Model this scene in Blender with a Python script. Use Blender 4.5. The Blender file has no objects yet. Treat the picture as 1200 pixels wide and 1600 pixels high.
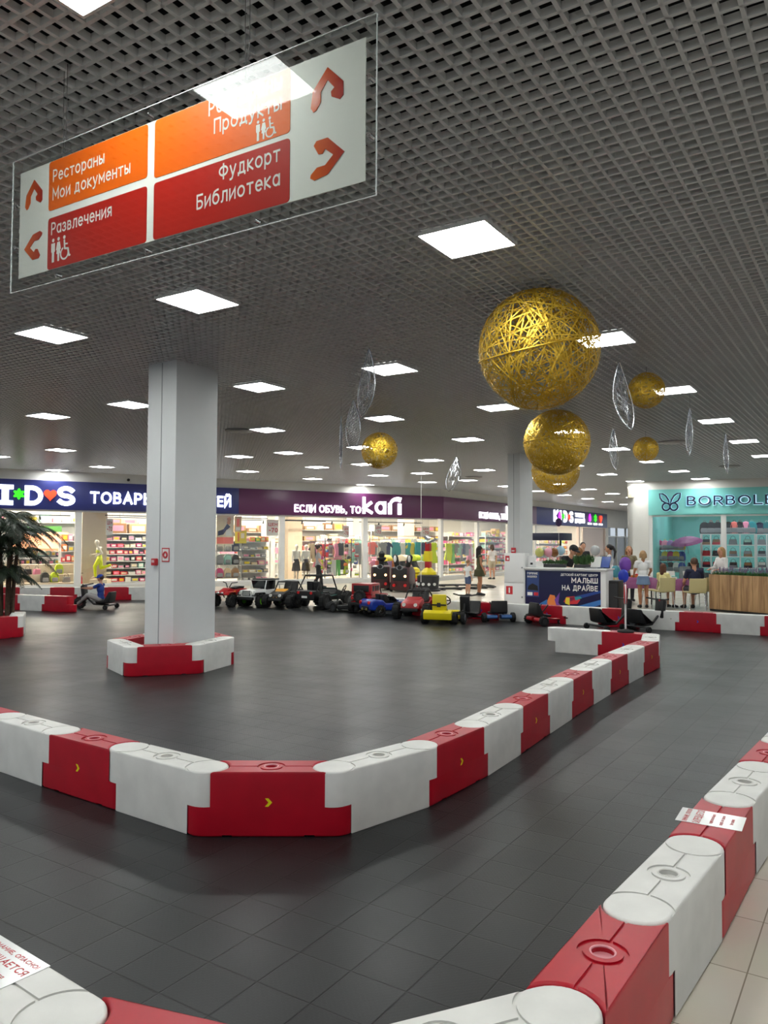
import bpy, bmesh, math, random
from mathutils import Vector, Matrix, noise
PI = math.pi
R = math.radians
random.seed(7)
sc = bpy.context.scene
COL = sc.collection

# ------------------------------------------------------------------ camera, world, exposure
F_PX, PITCH, ROLL, CAM_H = 1219.0, 0.0385366, 0.0043303, 1.72
HC = CAM_H + 2.4128                       # underside of the grid ceiling
_f = Vector((0, math.cos(PITCH), math.sin(PITCH)))
_u0 = Vector((0, -math.sin(PITCH), math.cos(PITCH)))
_r0 = Vector((1, 0, 0))
_rt = math.cos(ROLL) * _r0 + math.sin(ROLL) * _u0
_up = -math.sin(ROLL) * _r0 + math.cos(ROLL) * _u0
cam_d = bpy.data.cameras.new('camera')
cam = bpy.data.objects.new('camera', cam_d)
COL.objects.link(cam)
cam_d.sensor_fit = 'HORIZONTAL'
cam_d.sensor_width = 36.0
cam_d.lens = 36.0 * F_PX / 1200.0
cam_d.clip_start, cam_d.clip_end = 0.05, 300
cam.matrix_world = Matrix(((_rt.x, _up.x, -_f.x, 0), (_rt.y, _up.y, -_f.y, 0), (_rt.z, _up.z, -_f.z, CAM_H), (0, 0, 0, 1)))
sc.camera = cam
w = bpy.data.worlds.new('mall_air')
sc.world = w
w.use_nodes = True
w.node_tree.nodes['Background'].inputs[0].default_value = (0.80, 0.90, 1.0, 1)
w.node_tree.nodes['Background'].inputs[1].default_value = 0.7
PANEL_W = 31.0        # emission of a ceiling panel
SHOP_W = 64.0          # emission of the shops' ceiling lamps
sc.view_settings.view_transform = 'Standard'
sc.view_settings.look = 'None'
sc.view_settings.gamma = 1.0
sc.view_settings.use_curve_mapping = False
sc.view_settings.exposure = 0.0
sc.cycles.max_bounces = 5
sc.cycles.diffuse_bounces = 2
sc.cycles.glossy_bounces = 2
sc.cycles.transmission_bounces = 6
sc.cycles.transparent_max_bounces = 16
sc.cycles.caustics_reflective = False
sc.cycles.caustics_refractive = False
sc.cycles.sample_clamp_indirect = 4.0
sc.cycles.use_denoising = True
sc.cycles.use_adaptive_sampling = True
sc.cycles.adaptive_threshold = 0.03
sc.cycles.adaptive_min_samples = 16

def at(u, v, z=0.0):
    """the point at height z seen at photograph position (u, v)"""
    d = _rt * ((u - 600) / F_PX) + _up * ((800 - v) / F_PX) + _f
    t = (z - CAM_H) / d.z
    return Vector((d.x * t, d.y * t, z))
def atY(u, v, Y):
    d = _rt * ((u - 600) / F_PX) + _up * ((800 - v) / F_PX) + _f
    t = Y / d.y
    return Vector((d.x * t, Y, CAM_H + d.z * t))

# ------------------------------------------------------------------ materials
def lin(c):
    return tuple(((x / 255.0) / 12.92 if x / 255.0 <= 0.04045 else ((x / 255.0 + 0.055) / 1.055) ** 2.4) for x in c)
_mats = {}
def mat(name, rgb, rough=0.5, metal=0.0, noise_amt=0.0, noise_scale=8.0, bump=0.0, spec=0.5, coat=0.0, emit=None, estr=0.0):
    key = name
    if key in _mats: return _mats[key]
    m = bpy.data.materials.new(name); m.use_nodes = True
    nt = m.node_tree; b = nt.nodes['Principled BSDF']
    c = lin(rgb)
    b.inputs['Base Color'].default_value = (*c, 1)
    b.inputs['Roughness'].default_value = rough
    b.inputs['Metallic'].default_value = metal
    b.inputs['Specular IOR Level'].default_value = spec
    if coat: b.inputs['Coat Weight'].default_value = coat
    if noise_amt or bump:
        tc = nt.nodes.new('ShaderNodeTexCoord'); n = nt.nodes.new('ShaderNodeTexNoise')
        n.inputs['Scale'].default_value = noise_scale; n.inputs['Detail'].default_value = 4
        nt.links.new(tc.outputs['Object'], n.inputs['Vector'])
        if noise_amt:
            r = nt.nodes.new('ShaderNodeValToRGB')
            r.color_ramp.elements[0].position = 0.3; r.color_ramp.elements[1].position = 0.7
            r.color_ramp.elements[0].color = (*[x * (1 - noise_amt) for x in c], 1)
            r.color_ramp.elements[1].color = (*[min(1, x * (1 + noise_amt * 0.4)) for x in c], 1)
            nt.links.new(n.outputs['Fac'], r.inputs['Fac']); nt.links.new(r.outputs['Color'], b.inputs['Base Color'])
        if bump:
            bp = nt.nodes.new('ShaderNodeBump'); bp.inputs['Strength'].default_value = bump; bp.inputs['Distance'].default_value = 0.01
            nt.links.new(n.outputs['Fac'], bp.inputs['Height']); nt.links.new(bp.outputs['Normal'], b.inputs['Normal'])
    if emit is not None:
        b.inputs['Emission Color'].default_value = (*lin(emit), 1)
        b.inputs['Emission Strength'].default_value = estr
    _mats[key] = m
    return m
def glassy(name, tint, refl=0.04, rough=0.02):
    m = bpy.data.materials.new(name); m.use_nodes = True; nt = m.node_tree
    nt.nodes.clear()
    o = nt.nodes.new('ShaderNodeOutputMaterial'); t = nt.nodes.new('ShaderNodeBsdfTransparent'); g = nt.nodes.new('ShaderNodeBsdfGlossy')
    x = nt.nodes.new('ShaderNodeMixShader'); lw = nt.nodes.new('ShaderNodeLayerWeight'); lw.inputs[0].default_value = 0.5
    pw = nt.nodes.new('ShaderNodeMath'); pw.operation = 'POWER'; pw.inputs[1].default_value = 4.0
    fr = nt.nodes.new('ShaderNodeMath'); fr.operation = 'MULTIPLY_ADD'; fr.inputs[1].default_value = 0.8; fr.inputs[2].default_value = refl
    nt.links.new(lw.outputs['Facing'], pw.inputs[0]); nt.links.new(pw.outputs[0], fr.inputs[0])
    t.inputs[0].default_value = (*lin(tint), 1); g.inputs['Roughness'].default_value = rough
    nt.links.new(fr.outputs[0], x.inputs[0]); nt.links.new(t.outputs[0], x.inputs[1]); nt.links.new(g.outputs[0], x.inputs[2])
    nt.links.new(x.outputs[0], o.inputs[0])
    return m
def colour(rgb, rough=0.5, **k):
    return mat('paint_%02x%02x%02x_%d' % (*rgb, int(rough * 100)), rgb, rough, **k)

M = dict(
    strip=mat('ceiling_strip', (228, 230, 232), 0.32, 0.0, spec=0.6),
    plenum=mat('plenum', (22, 22, 24), 0.9),
    duct=mat('duct_metal', (52, 53, 56), 0.5, 0.4),
    wallw=mat('wall_white', (226, 224, 218), 0.7, noise_amt=0.04, noise_scale=2),
    colw=mat('column_white', (228, 230, 230), 0.55, noise_amt=0.04, noise_scale=1.5),
    frame=mat('frame_white', (238, 238, 236), 0.4),
    beige=mat('shop_beige', (226, 208, 182), 0.7),
    shopwall=mat('shop_wall', (236, 234, 228), 0.8),
    navy=mat('navy_band', (34, 42, 108), 0.35),
    plum=mat('plum_band', (84, 30, 76), 0.35),
    teal=mat('teal_wall', (128, 205, 200), 0.6),
    white_pl=mat('white_plastic', (232, 231, 226), 0.38, noise_amt=0.10, noise_scale=5, bump=0.03),
    red_pl=mat('red_plastic', (186, 12, 38), 0.36, noise_amt=0.14, noise_scale=5, bump=0.03),
    black_pl=mat('black_plastic', (11, 11, 12), 0.5),
    rubber=mat('tyre_rubber', (16, 16, 17), 0.75),
    dark=mat('dark_grey_plastic', (40, 40, 43), 0.5),
    chrome=mat('chrome', (210, 210, 212), 0.15, 1.0),
    steel=mat('steel', (150, 152, 156), 0.3, 1.0),
    silver=mat('silver_wire', (190, 192, 198), 0.25, 1.0),
    gold=mat('gold_wire', (232, 190, 62), 0.46, 0.6),
    glint=mat('gold_glints', (255, 236, 190), 0.25, 0.0),  # glints of the glitter, put into a pale bead colour
    glass=glassy('shop_glass', (250, 252, 251)),
    acrylic=glassy('clear_acrylic', (247, 249, 248), 0.007),
    lamp=mat('lamp_diffuser', (250, 250, 250), 0.4, emit=(250, 253, 250), estr=PANEL_W),
    slamp=mat('shop_lamp_diffuser', (250, 250, 250), 0.4, emit=(255, 244, 226), estr=SHOP_W),
    letter=mat('lit_letter', (250, 250, 250), 0.4, emit=(246, 250, 255), estr=3.2),
    skin=mat('skin', (206, 152, 122), 0.55),
    tan=mat('tanned_skin', (176, 120, 88), 0.55),
    doll=mat('mannequin_skin', (238, 224, 206), 0.4),
    leaf=mat('palm_leaf', (30, 46, 28), 0.5, noise_amt=0.35, noise_scale=6),
    trunk=mat('palm_trunk', (72, 54, 40), 0.9, noise_amt=0.4, noise_scale=20, bump=0.4),
    paper=mat('laminated_paper', (240, 240, 238), 0.15),
    redink=mat('red_print', (196, 44, 52), 0.35),
    wire=mat('hanging_wire', (120, 120, 122), 0.4, 0.8),
    signwhite=mat('sign_white', (232, 230, 224), 0.45, spec=0.15),
    orange=mat('sign_orange', (228, 98, 16), 0.45, spec=0.15),
    darkred=mat('sign_red', (178, 34, 24), 0.45, spec=0.15),
    arrowred=mat('arrow_red', (196, 66, 32), 0.25),
    arrowlip=mat('arrow_orange', (222, 104, 34), 0.25),
)
# arrows fade from red to orange along their length: a printed gradient on the flat sign
def rubber_floor():
    m = bpy.data.materials.new('rubber_tiles'); m.use_nodes = True; nt = m.node_tree; b = nt.nodes['Principled BSDF']
    tc = nt.nodes.new('ShaderNodeTexCoord'); mp = nt.nodes.new('ShaderNodeMapping')
    mp.inputs['Rotation'].default_value = (0, 0, -R(57.256))
    nt.links.new(tc.outputs['Object'], mp.inputs['Vector'])
    br = nt.nodes.new('ShaderNodeTexBrick'); br.offset = 0.0; br.inputs['Scale'].default_value = 1.0
    br.inputs['Brick Width'].default_value = 0.262; br.inputs['Row Height'].default_value = 0.262
    br.inputs['Mortar Size'].default_value = 0.0045; br.inputs['Mortar Smooth'].default_value = 0.5; br.inputs['Bias'].default_value = 0.0
    br.inputs['Color1'].default_value = (0.0105, 0.0115, 0.0125, 1); br.inputs['Color2'].default_value = (0.019, 0.0205, 0.022, 1)
    br.inputs['Mortar'].default_value = (0.006, 0.006, 0.006, 1)
    nt.links.new(mp.outputs[0], br.inputs['Vector'])
    no = nt.nodes.new('ShaderNodeTexNoise'); no.inputs['Scale'].default_value = 1.3; no.inputs['Detail'].default_value = 5
    nt.links.new(tc.outputs['Object'], no.inputs['Vector'])
    mx = nt.nodes.new('ShaderNodeMix'); mx.data_type = 'RGBA'; mx.blend_type = 'MULTIPLY'; mx.inputs[0].default_value = 0.5
    cr = nt.nodes.new('ShaderNodeValToRGB'); cr.color_ramp.elements[0].position = 0.3; cr.color_ramp.elements[1].position = 0.75
    cr.color_ramp.elements[0].color = (0.6, 0.6, 0.6, 1); cr.color_ramp.elements[1].color = (1.4, 1.4, 1.4, 1)
    nt.links.new(no.outputs['Fac'], cr.inputs[0]); nt.links.new(br.outputs['Color'], mx.inputs[6]); nt.links.new(cr.outputs[0], mx.inputs[7])
    nt.links.new(mx.outputs[2], b.inputs['Base Color'])
    # little raised studs on each tile
    vo = nt.nodes.new('ShaderNodeTexChecker'); vo.inputs['Scale'].default_value = 1 / 0.0131 / 1.0
    nt.links.new(mp.outputs[0], vo.inputs['Vector'])
    ad = nt.nodes.new('ShaderNodeMath'); ad.operation = 'MULTIPLY_ADD'; ad.inputs[1].default_value = 0.28
    sb = nt.nodes.new('ShaderNodeMath'); sb.operation = 'SUBTRACT'; sb.inputs[0].default_value = 1.0
    nt.links.new(br.outputs['Fac'], sb.inputs[1])
    nt.links.new(vo.outputs['Fac'], ad.inputs[0]); nt.links.new(sb.outputs[0], ad.inputs[2])
    bp = nt.nodes.new('ShaderNodeBump'); bp.inputs['Strength'].default_value = 0.7; bp.inputs['Distance'].default_value = 0.005
    nt.links.new(ad.outputs[0], bp.inputs['Height']); nt.links.new(bp.outputs[0], b.inputs['Normal'])
    rr = nt.nodes.new('ShaderNodeMapRange'); rr.inputs[3].default_value = 0.26; rr.inputs[4].default_value = 0.44
    nt.links.new(no.outputs['Fac'], rr.inputs[0]); nt.links.new(rr.outputs[0], b.inputs['Roughness'])
    b.inputs['Specular IOR Level'].default_value = 0.30
    return m
def tile_floor():
    m = bpy.data.materials.new('stone_tiles'); m.use_nodes = True; nt = m.node_tree; b = nt.nodes['Principled BSDF']
    tc = nt.nodes.new('ShaderNodeTexCoord'); mp = nt.nodes.new('ShaderNodeMapping'); mp.inputs['Rotation'].default_value = (0, 0, -R(57.256))
    nt.links.new(tc.outputs['Object'], mp.inputs['Vector'])
    br = nt.nodes.new('ShaderNodeTexBrick'); br.offset = 0.0; br.inputs['Scale'].default_value = 1.0
    br.inputs['Brick Width'].default_value = 0.5; br.inputs['Row Height'].default_value = 0.5; br.inputs['Mortar Size'].default_value = 0.003
    br.inputs['Color1'].default_value = (*lin((222, 214, 200)), 1); br.inputs['Color2'].default_value = (*lin((212, 203, 188)), 1); br.inputs['Mortar'].default_value = (*lin((150, 140, 124)), 1)
    nt.links.new(mp.outputs[0], br.inputs['Vector'])
    no = nt.nodes.new('ShaderNodeTexNoise'); no.inputs['Scale'].default_value = 2.5; no.inputs['Detail'].default_value = 6
    nt.links.new(tc.outputs['Object'], no.inputs['Vector'])
    mx = nt.nodes.new('ShaderNodeMix'); mx.data_type = 'RGBA'; mx.blend_type = 'MULTIPLY'; mx.inputs[0].default_value = 0.35
    mx.inputs[0].default_value = 0.12; nt.links.new(br.outputs['Color'], mx.inputs[6]); nt.links.new(no.outputs['Color'], mx.inputs[7])
    nt.links.new(mx.outputs[2], b.inputs['Base Color']); b.inputs['Roughness'].default_value = 0.22
    return m
def wood():
    m = bpy.data.materials.new('oak_boards'); m.use_nodes = True; nt = m.node_tree; b = nt.nodes['Principled BSDF']
    tc = nt.nodes.new('ShaderNodeTexCoord'); mp = nt.nodes.new('ShaderNodeMapping'); mp.inputs['Scale'].default_value = (5, 5, 0.5)
    no = nt.nodes.new('ShaderNodeTexNoise'); no.inputs['Scale'].default_value = 2.0; no.inputs['Detail'].default_value = 7; no.inputs['Distortion'].default_value = 0.6
    cr = nt.nodes.new('ShaderNodeValToRGB'); cr.color_ramp.elements[0].position = 0.32; cr.color_ramp.elements[1].position = 0.68
    cr.color_ramp.elements[0].color = (*lin((140, 104, 70)), 1); cr.color_ramp.elements[1].color = (*lin((192, 154, 110)), 1)
    nt.links.new(tc.outputs['Object'], mp.inputs[0]); nt.links.new(mp.outputs[0], no.inputs['Vector']); nt.links.new(no.outputs['Fac'], cr.inputs[0])
    nt.links.new(cr.outputs[0], b.inputs['Base Color']); b.inputs['Roughness'].default_value = 0.5
    return m
def arrow_print():
    m = bpy.data.materials.new('arrow_print'); m.use_nodes = True; nt = m.node_tree; b = nt.nodes['Principled BSDF']
    tc = nt.nodes.new('ShaderNodeTexCoord'); sx = nt.nodes.new('ShaderNodeSeparateXYZ'); cr = nt.nodes.new('ShaderNodeValToRGB')
    ad = nt.nodes.new('ShaderNodeMath'); ad.operation = 'ADD'
    cr.color_ramp.elements[0].color = (*lin((226, 100, 30)), 1); cr.color_ramp.elements[1].color = (*lin((168, 36, 28)), 1)
    nt.links.new(tc.outputs['Generated'], sx.inputs[0]); nt.links.new(sx.outputs[0], cr.inputs[0]); nt.links.new(cr.outputs[0], b.inputs['Base Color'])
    b.inputs['Roughness'].default_value = 0.2
    return m
M['rubber_floor'] = rubber_floor(); M['tile'] = tile_floor(); M['wood'] = wood(); M['arrow'] = arrow_print()

# ------------------------------------------------------------------ mesh helpers
class MB:
    def __init__(s): s.v, s.f = [], []
    def add(s, vs, fs):
        o = len(s.v); s.v += [tuple(p) for p in vs]; s.f += [tuple(i + o for i in f) for f in fs]; return s
    def box(s, c, d, rz=0.0, rx=0.0, ry=0.0):
        x, y, z = d[0] / 2, d[1] / 2, d[2] / 2
        P = [Vector(p) for p in ((-x, -y, -z), (x, -y, -z), (x, y, -z), (-x, y, -z), (-x, -y, z), (x, -y, z), (x, y, z), (-x, y, z))]
        if rz or rx or ry:
            m = Matrix.Rotation(rz, 3, 'Z') @ Matrix.Rotation(ry, 3, 'Y') @ Matrix.Rotation(rx, 3, 'X')
            P = [m @ p for p in P]
        c = Vector(c)
        return s.add([p + c for p in P], [(0, 3, 2, 1), (4, 5, 6, 7), (0, 1, 5, 4), (1, 2, 6, 5), (2, 3, 7, 6), (3, 0, 4, 7)])
    def cyl(s, p0, p1, r0, r1=None, n=14):
        r1 = r0 if r1 is None else r1
        p0, p1 = Vector(p0), Vector(p1); d = (p1 - p0).normalized()
        a = d.orthogonal().normalized(); b = d.cross(a)
        vs = []
        for p, r in ((p0, r0), (p1, r1)):
            vs += [p + a * (r * math.cos(2 * PI * i / n)) + b * (r * math.sin(2 * PI * i / n)) for i in range(n)]
        fs = [(i, (i + 1) % n, n + (i + 1) % n, n + i) for i in range(n)] + [tuple(reversed(range(n))), tuple(range(n, 2 * n))]
        return s.add(vs, fs)
    def ell(s, c, r, nu=12, nv=8, m=None):
        if not hasattr(r, '__len__'): r = (r, r, r)
        c = Vector(c); vs = [Vector((0, 0, -r[2]))]
        for j in range(1, nv):
            t = -PI / 2 + PI * j / nv
            for i in range(nu):
                a = 2 * PI * i / nu
                vs.append(Vector((r[0] * math.cos(t) * math.cos(a), r[1] * math.cos(t) * math.sin(a), r[2] * math.sin(t))))
        vs.append(Vector((0, 0, r[2])))
        if m is not None: vs = [m @ p for p in vs]
        fs = [(0, 1 + (i + 1) % nu, 1 + i) for i in range(nu)]
        for j in range(nv - 2):
            o = 1 + j * nu
            fs += [(o + i, o + (i + 1) % nu, o + nu + (i + 1) % nu, o + nu + i) for i in range(nu)]
        o = 1 + (nv - 2) * nu; L = len(vs) - 1
        fs += [(o + i, o + (i + 1) % nu, L) for i in range(nu)]
        return s.add([p + c for p in vs], fs)
    def tube(s, pts, r, n=6, closed=False):
        P = [Vector(p) for p in pts]; N = len(P)
        rr = r if hasattr(r, '__len__') else [r] * N
        up = None; vs = []
        for i in range(N):
            if closed: t = P[(i + 1) % N] - P[i - 1]
            else: t = P[min(i + 1, N - 1)] - P[max(i - 1, 0)]
            t.normalize()
            a = t.orthogonal().normalized() if up is None else (up - t * up.dot(t))
            if a.length < 1e-6: a = t.orthogonal()
            a.normalize(); up = a; b = t.cross(a)
            vs += [P[i] + a * (rr[i] * math.cos(2 * PI * k / n)) + b * (rr[i] * math.sin(2 * PI * k / n)) for k in range(n)]
        fs = []
        for i in range(N if closed else N - 1):
            o, q = i * n, ((i + 1) % N) * n
            fs += [(o + k, o + (k + 1) % n, q + (k + 1) % n, q + k) for k in range(n)]
        if not closed: fs += [tuple(reversed(range(n))), tuple(range((N - 1) * n, N * n))]
        return s.add(vs, fs)
    def cap(s, a, b, ra, rb, n=12):
        s.cyl(a, b, ra, rb, n); s.ell(a, ra, n, 8); s.ell(b, rb, n, 8); return s
    def prism(s, out, z0, z1, f=None):
        n = len(out); f = f or (lambda x, y, z: (x, y, z))
        vs = [f(x, y, z0) for x, y in out] + [f(x, y, z1) for x, y in out]
        return s.add(vs, [(i, (i + 1) % n, n + (i + 1) % n, n + i) for i in range(n)] + [tuple(reversed(range(n))), tuple(range(n, 2 * n))])
    def prof(s, out, y0, y1):          # side profile in x,z, extruded across y
        return s.prism(out, y0, y1, lambda x, z, y: (x, y, z))
    def lathe(s, pr, n=20, c=(0, 0, 0)):
        vs, fs = [], []
        for r, z in pr: vs += [(c[0] + r * math.cos(2 * PI * i / n), c[1] + r * math.sin(2 * PI * i / n), c[2] + z) for i in range(n)]
        for j in range(len(pr) - 1):
            fs += [(j * n + i, j * n + (i + 1) % n, (j + 1) * n + (i + 1) % n, (j + 1) * n + i) for i in range(n)]
        fs += [tuple(reversed(range(n))), tuple(range((len(pr) - 1) * n, len(pr) * n))]
        return s.add(vs, fs)
    def ring(s, c, Rr, r, n=20, k=6, ax='z'):
        ax_ = {'z': (0, 1, 2), 'y': (0, 2, 1), 'x': (1, 2, 0)}[ax]; pts = []
        for i in range(n):
            p = [0, 0, 0]; p[ax_[0]] = Rr * math.cos(2 * PI * i / n); p[ax_[1]] = Rr * math.sin(2 * PI * i / n)
            pts.append(Vector(p) + Vector(c))
        return s.tube(pts, r, k, True)
    def mesh(s, name, bevel=0.0, seg=2, smooth=False, ang=35):
        me = bpy.data.meshes.new(name); me.from_pydata(s.v, [], s.f)
        bm = bmesh.new(); bm.from_mesh(me)
        bmesh.ops.recalc_face_normals(bm, faces=bm.faces)
        if bevel:
            es = [e for e in bm.edges if len(e.link_faces) == 2 and e.calc_face_angle(0) > R(30)]
            bmesh.ops.bevel(bm, geom=es, offset=bevel, segments=seg, affect='EDGES', profile=0.6, clamp_overlap=True)
        bm.to_mesh(me); bm.free()
        if smooth or bevel:
            me.shade_smooth(); me.set_sharp_from_angle(angle=R(ang))
        return me
    def build(s, name, m, parent=None, **k):
        return link(name, s.mesh(name, **k), m, parent)
def link(name, me, m, parent=None):
    o = bpy.data.objects.new(name, me); COL.objects.link(o)
    if m is not None:
        if len(me.materials) == 0: me.materials.append(m)
        elif me.materials[0] != m:
            o.material_slots[0].link = 'OBJECT'; o.material_slots[0].material = m
    if parent is not None: o.parent = parent
    return o
def tag(o, label=None, cat=None, group=None, kind=None):
    if label: o['label'] = label
    if cat: o['category'] = cat
    if group: o['group'] = group
    if kind: o['kind'] = kind
    return o
def thing(name, label, cat, loc=(0, 0, 0), rz=0.0, group=None):
    o = bpy.data.objects.new(name, None); COL.objects.link(o); o.empty_display_size = 0.1
    o.location = loc; o.rotation_euler = (0, 0, rz)
    return tag(o, label, cat, group)
def put(o, loc, rz=0.0, s=None):
    o.location = loc; o.rotation_euler = (0, 0, rz)
    if s is not None: o.scale = (s, s, s) if not hasattr(s, '__len__') else s
    return o
KIDS_OF = {}
def dup(root, loc, rz=0.0, label=None, group=None, s=None):
    kids = [(c, list(c.children)) for c in root.children]
    r = root.copy(); COL.objects.link(r); put(r, loc, rz, s)
    if label: r['label'] = label
    if group: r['group'] = group
    for ch, gs in kids:
        c = ch.copy(); COL.objects.link(c); c.parent = r
        for g in gs:
            d = g.copy(); COL.objects.link(d); d.parent = c
    return r
def struct(o): o['kind'] = 'structure'; return o
ORD = ['first', 'second', 'third', 'fourth', 'fifth', 'sixth', 'seventh', 'eighth', 'ninth', 'tenth', 'eleventh', 'twelfth', 'thirteenth', 'fourteenth', 'fifteenth', 'sixteenth']
_dg = None
def baked(o, name):
    """mesh of o with its modifiers applied; o itself is removed"""
    dg = bpy.context.evaluated_depsgraph_get()
    me = bpy.data.meshes.new_from_object(o.evaluated_get(dg)); me.name = name
    old = o.data; bpy.data.objects.remove(o)
    if isinstance(old, bpy.types.Mesh): bpy.data.meshes.remove(old)
    elif isinstance(old, bpy.types.Curve): bpy.data.curves.remove(old)
    return me
def inset(out, d):
    n = len(out); res = []
    for i in range(n):
        p0, p1, p2 = Vector(out[i - 1]), Vector(out[i]), Vector(out[(i + 1) % n])
        e1, e2 = (p1 - p0), (p2 - p1)
        n1 = Vector((-e1.y, e1.x)); n2 = Vector((-e2.y, e2.x))
        if n1.length > 1e-9: n1.normalize()
        if n2.length > 1e-9: n2.normalize()
        m = n1 + n2
        if m.length < 1e-6: m = n1
        m.normalize(); c = max(0.5, m.dot(n1) if n1.length else 1)
        q = p1 + m * (d / c); res.append((q.x, q.y))
    return res
# a plain stroke alphabet: every glyph is a list of centre lines in a box one capital high
def _arc(cx, cy, rx, ry, a0, a1, n=14): return [(cx + rx * math.cos(R(a0 + (a1 - a0) * i / n)), cy + ry * math.sin(R(a0 + (a1 - a0) * i / n))) for i in range(n + 1)]
def _bowl(y0, y1, xr, x0=0.0):
    r = (y1 - y0) / 2; return [(x0, y1)] + _arc(xr - r, (y0 + y1) / 2, r, r, 90, -90, 10) + [(x0, y0)]
def _mir(st, w_): return [[(w_ - x, y) for x, y in l] for l in st]
GL = {
    'А': ([[(0, 0), (.36, 1), (.72, 0)], [(.13, .32), (.59, .32)]], .72), 'Б': ([[(.54, 1), (0, 1), (0, 0)], _bowl(0, .55, .56)], .56), 'В': ([[(0, 0), (0, 1)], _bowl(.53, 1, .50), _bowl(0, .53, .56)], .56),
    'Г': ([[(0, 0), (0, 1), (.5, 1)]], .5), 'Д': ([[(0, -.18), (0, 0), (.78, 0), (.78, -.18)], [(.12, 0), (.2, .3), (.22, 1), (.64, 1), (.64, 0)]], .78), 'Е': ([[(.52, 1), (0, 1), (0, 0), (.53, 0)], [(0, .52), (.46, .52)]], .53),
    'Ж': ([[(.45, 0), (.45, 1)], [(0, 1), (.45, .5), (0, 0)], [(.9, 1), (.45, .5), (.9, 0)]], .9), 'З': ([_arc(.24, .76, .25, .24, 150, -80, 12) + _arc(.24, .27, .29, .27, 80, -150, 12)], .54), 'И': ([[(0, 1), (0, 0), (.62, 1), (.62, 0)]], .62),
    'К': ([[(0, 0), (0, 1)], [(.56, 1), (0.04, .5), (.58, 0)]], .58), 'Л': ([[(0, 0), (.1, .04), (.15, .25), (.18, 1), (.64, 1), (.64, 0)]], .64), 'М': ([[(0, 0), (0, 1), (.4, .3), (.8, 1), (.8, 0)]], .8), 'Н': ([[(0, 0), (0, 1)], [(.62, 0), (.62, 1)], [(0, .52), (.62, .52)]], .62),
    'О': ([_arc(.4, .5, .4, .5, 0, 360, 28)], .8), 'П': ([[(0, 0), (0, 1), (.62, 1), (.62, 0)]], .62), 'Р': ([[(0, 0), (0, 1)], _bowl(.44, 1, .56)], .56), 'С': ([_arc(.4, .5, .4, .5, 48, 312, 22)], .7), 'Т': ([[(0, 1), (.64, 1)], [(.32, 1), (.32, 0)]], .64),
    'У': ([[(0, 1), (.32, .36)], [(.64, 1), (.28, .1), (.18, 0), (.04, 0)]], .64), 'Ф': ([_arc(.42, .54, .42, .32, 0, 360, 26), [(.42, -.02), (.42, 1.04)]], .84), 'Х': ([[(0, 0), (.62, 1)], [(0, 1), (.62, 0)]], .62), 'Ц': ([[(0, 1), (0, 0), (.74, 0), (.74, -.18)], [(.62, 0), (.62, 1)]], .74),
    'Ч': ([[(0, 1), (0, .62), (.06, .48), (.2, .42), (.58, .42)], [(.58, 1), (.58, 0)]], .58), 'Ш': ([[(0, 1), (0, 0), (.9, 0), (.9, 1)], [(.45, 1), (.45, 0)]], .9), 'Щ': ([[(0, 1), (0, 0), (1.0, 0), (1.0, -.18)], [(.45, 1), (.45, 0)], [(.9, 1), (.9, 0)]], 1.0),
    'Ы': ([[(0, 1), (0, 0)], _bowl(0, .56, .5), [(.74, 1), (.74, 0)]], .74), 'Ь': ([[(0, 1), (0, 0)], _bowl(0, .56, .54)], .54), 'Ю': ([[(0, 0), (0, 1)], [(0, .5), (.22, .5)], _arc(.6, .5, .38, .5, 0, 360, 26)], .98),
    'L': ([[(0, 1), (0, 0), (.5, 0)]], .5), 'I': ([[(0, 0), (0, 1)]], .0), 'D': ([[(0, 0), (0, 1), (.22, 1)] + _arc(.22, .5, .44, .5, 90, -90, 14) + [(.22, 0), (0, 0)]], .66), 'S': ([_arc(.28, .75, .28, .25, 30, 270, 14) + _arc(.28, .25, .30, .25, 90, -150, 14)], .58),
    'R': ([[(0, 0), (0, 1)], _bowl(.44, 1, .56), [(.28, .44), (.58, 0)]], .58), 'k': ([[(0, 0), (0, 1)], [(.44, .68), (.02, .3), (.48, 0)]], .48), 'r': ([[(0, 0), (0, .7)]], .2), 'i': ([[(0, 0), (0, .7)]], .0),
    '7': ([[(0, 1), (.52, 1), (.16, 0)]], .52), '0': ([_arc(.28, .5, .28, .5, 0, 360, 24)], .56), '-': ([[(0, .42), (.3, .42)]], .3), ',': ([[(.06, .04), (0, -.16)]], .06), '!': ([[(0, 1), (0, .3)], [(0, .04), (0, 0)]], .0), ' ': ([], .22),
    'о': ([_arc(.31, .36, .31, .36, 0, 360, 24)], .62), 'с': ([_arc(.31, .36, .31, .36, 45, 315, 18)], .55), 'а': ([_arc(.28, .36, .28, .36, 0, 360, 22), [(.56, .72), (.56, 0)]], .56), 'е': ([[(.02, .38), (.58, .38)] + _arc(.3, .36, .29, .36, 2, 310, 20)], .58),
    'р': ([[(0, .72), (0, -.26)], _arc(.28, .36, .28, .36, 0, 360, 22)], .56), 'у': ([[(0, .72), (.26, .04)], [(.54, .72), (.2, -.18), (.1, -.26), (0, -.26)]], .54), 'б': ([_arc(.3, .34, .3, .34, 0, 360, 22), [(0, .34), (.02, .66), (.14, .88), (.3, .96), (.52, 1)]], .6), 'ф': ([_arc(.4, .36, .4, .36, 0, 360, 24), [(.4, -.26), (.4, 1)]], .8),
}
GL['Я'] = (_mir(GL['Р'][0], .56) + [[(.3, .44), (0, 0)]], .56); GL['Й'] = (GL['И'][0] + [_arc(.31, 1.3, .15, .13, 200, 340, 8)], .62)
for _c, _d in zip('KBOETAa', 'КВОЕТАа'): GL[_c] = GL[_d]
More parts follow.
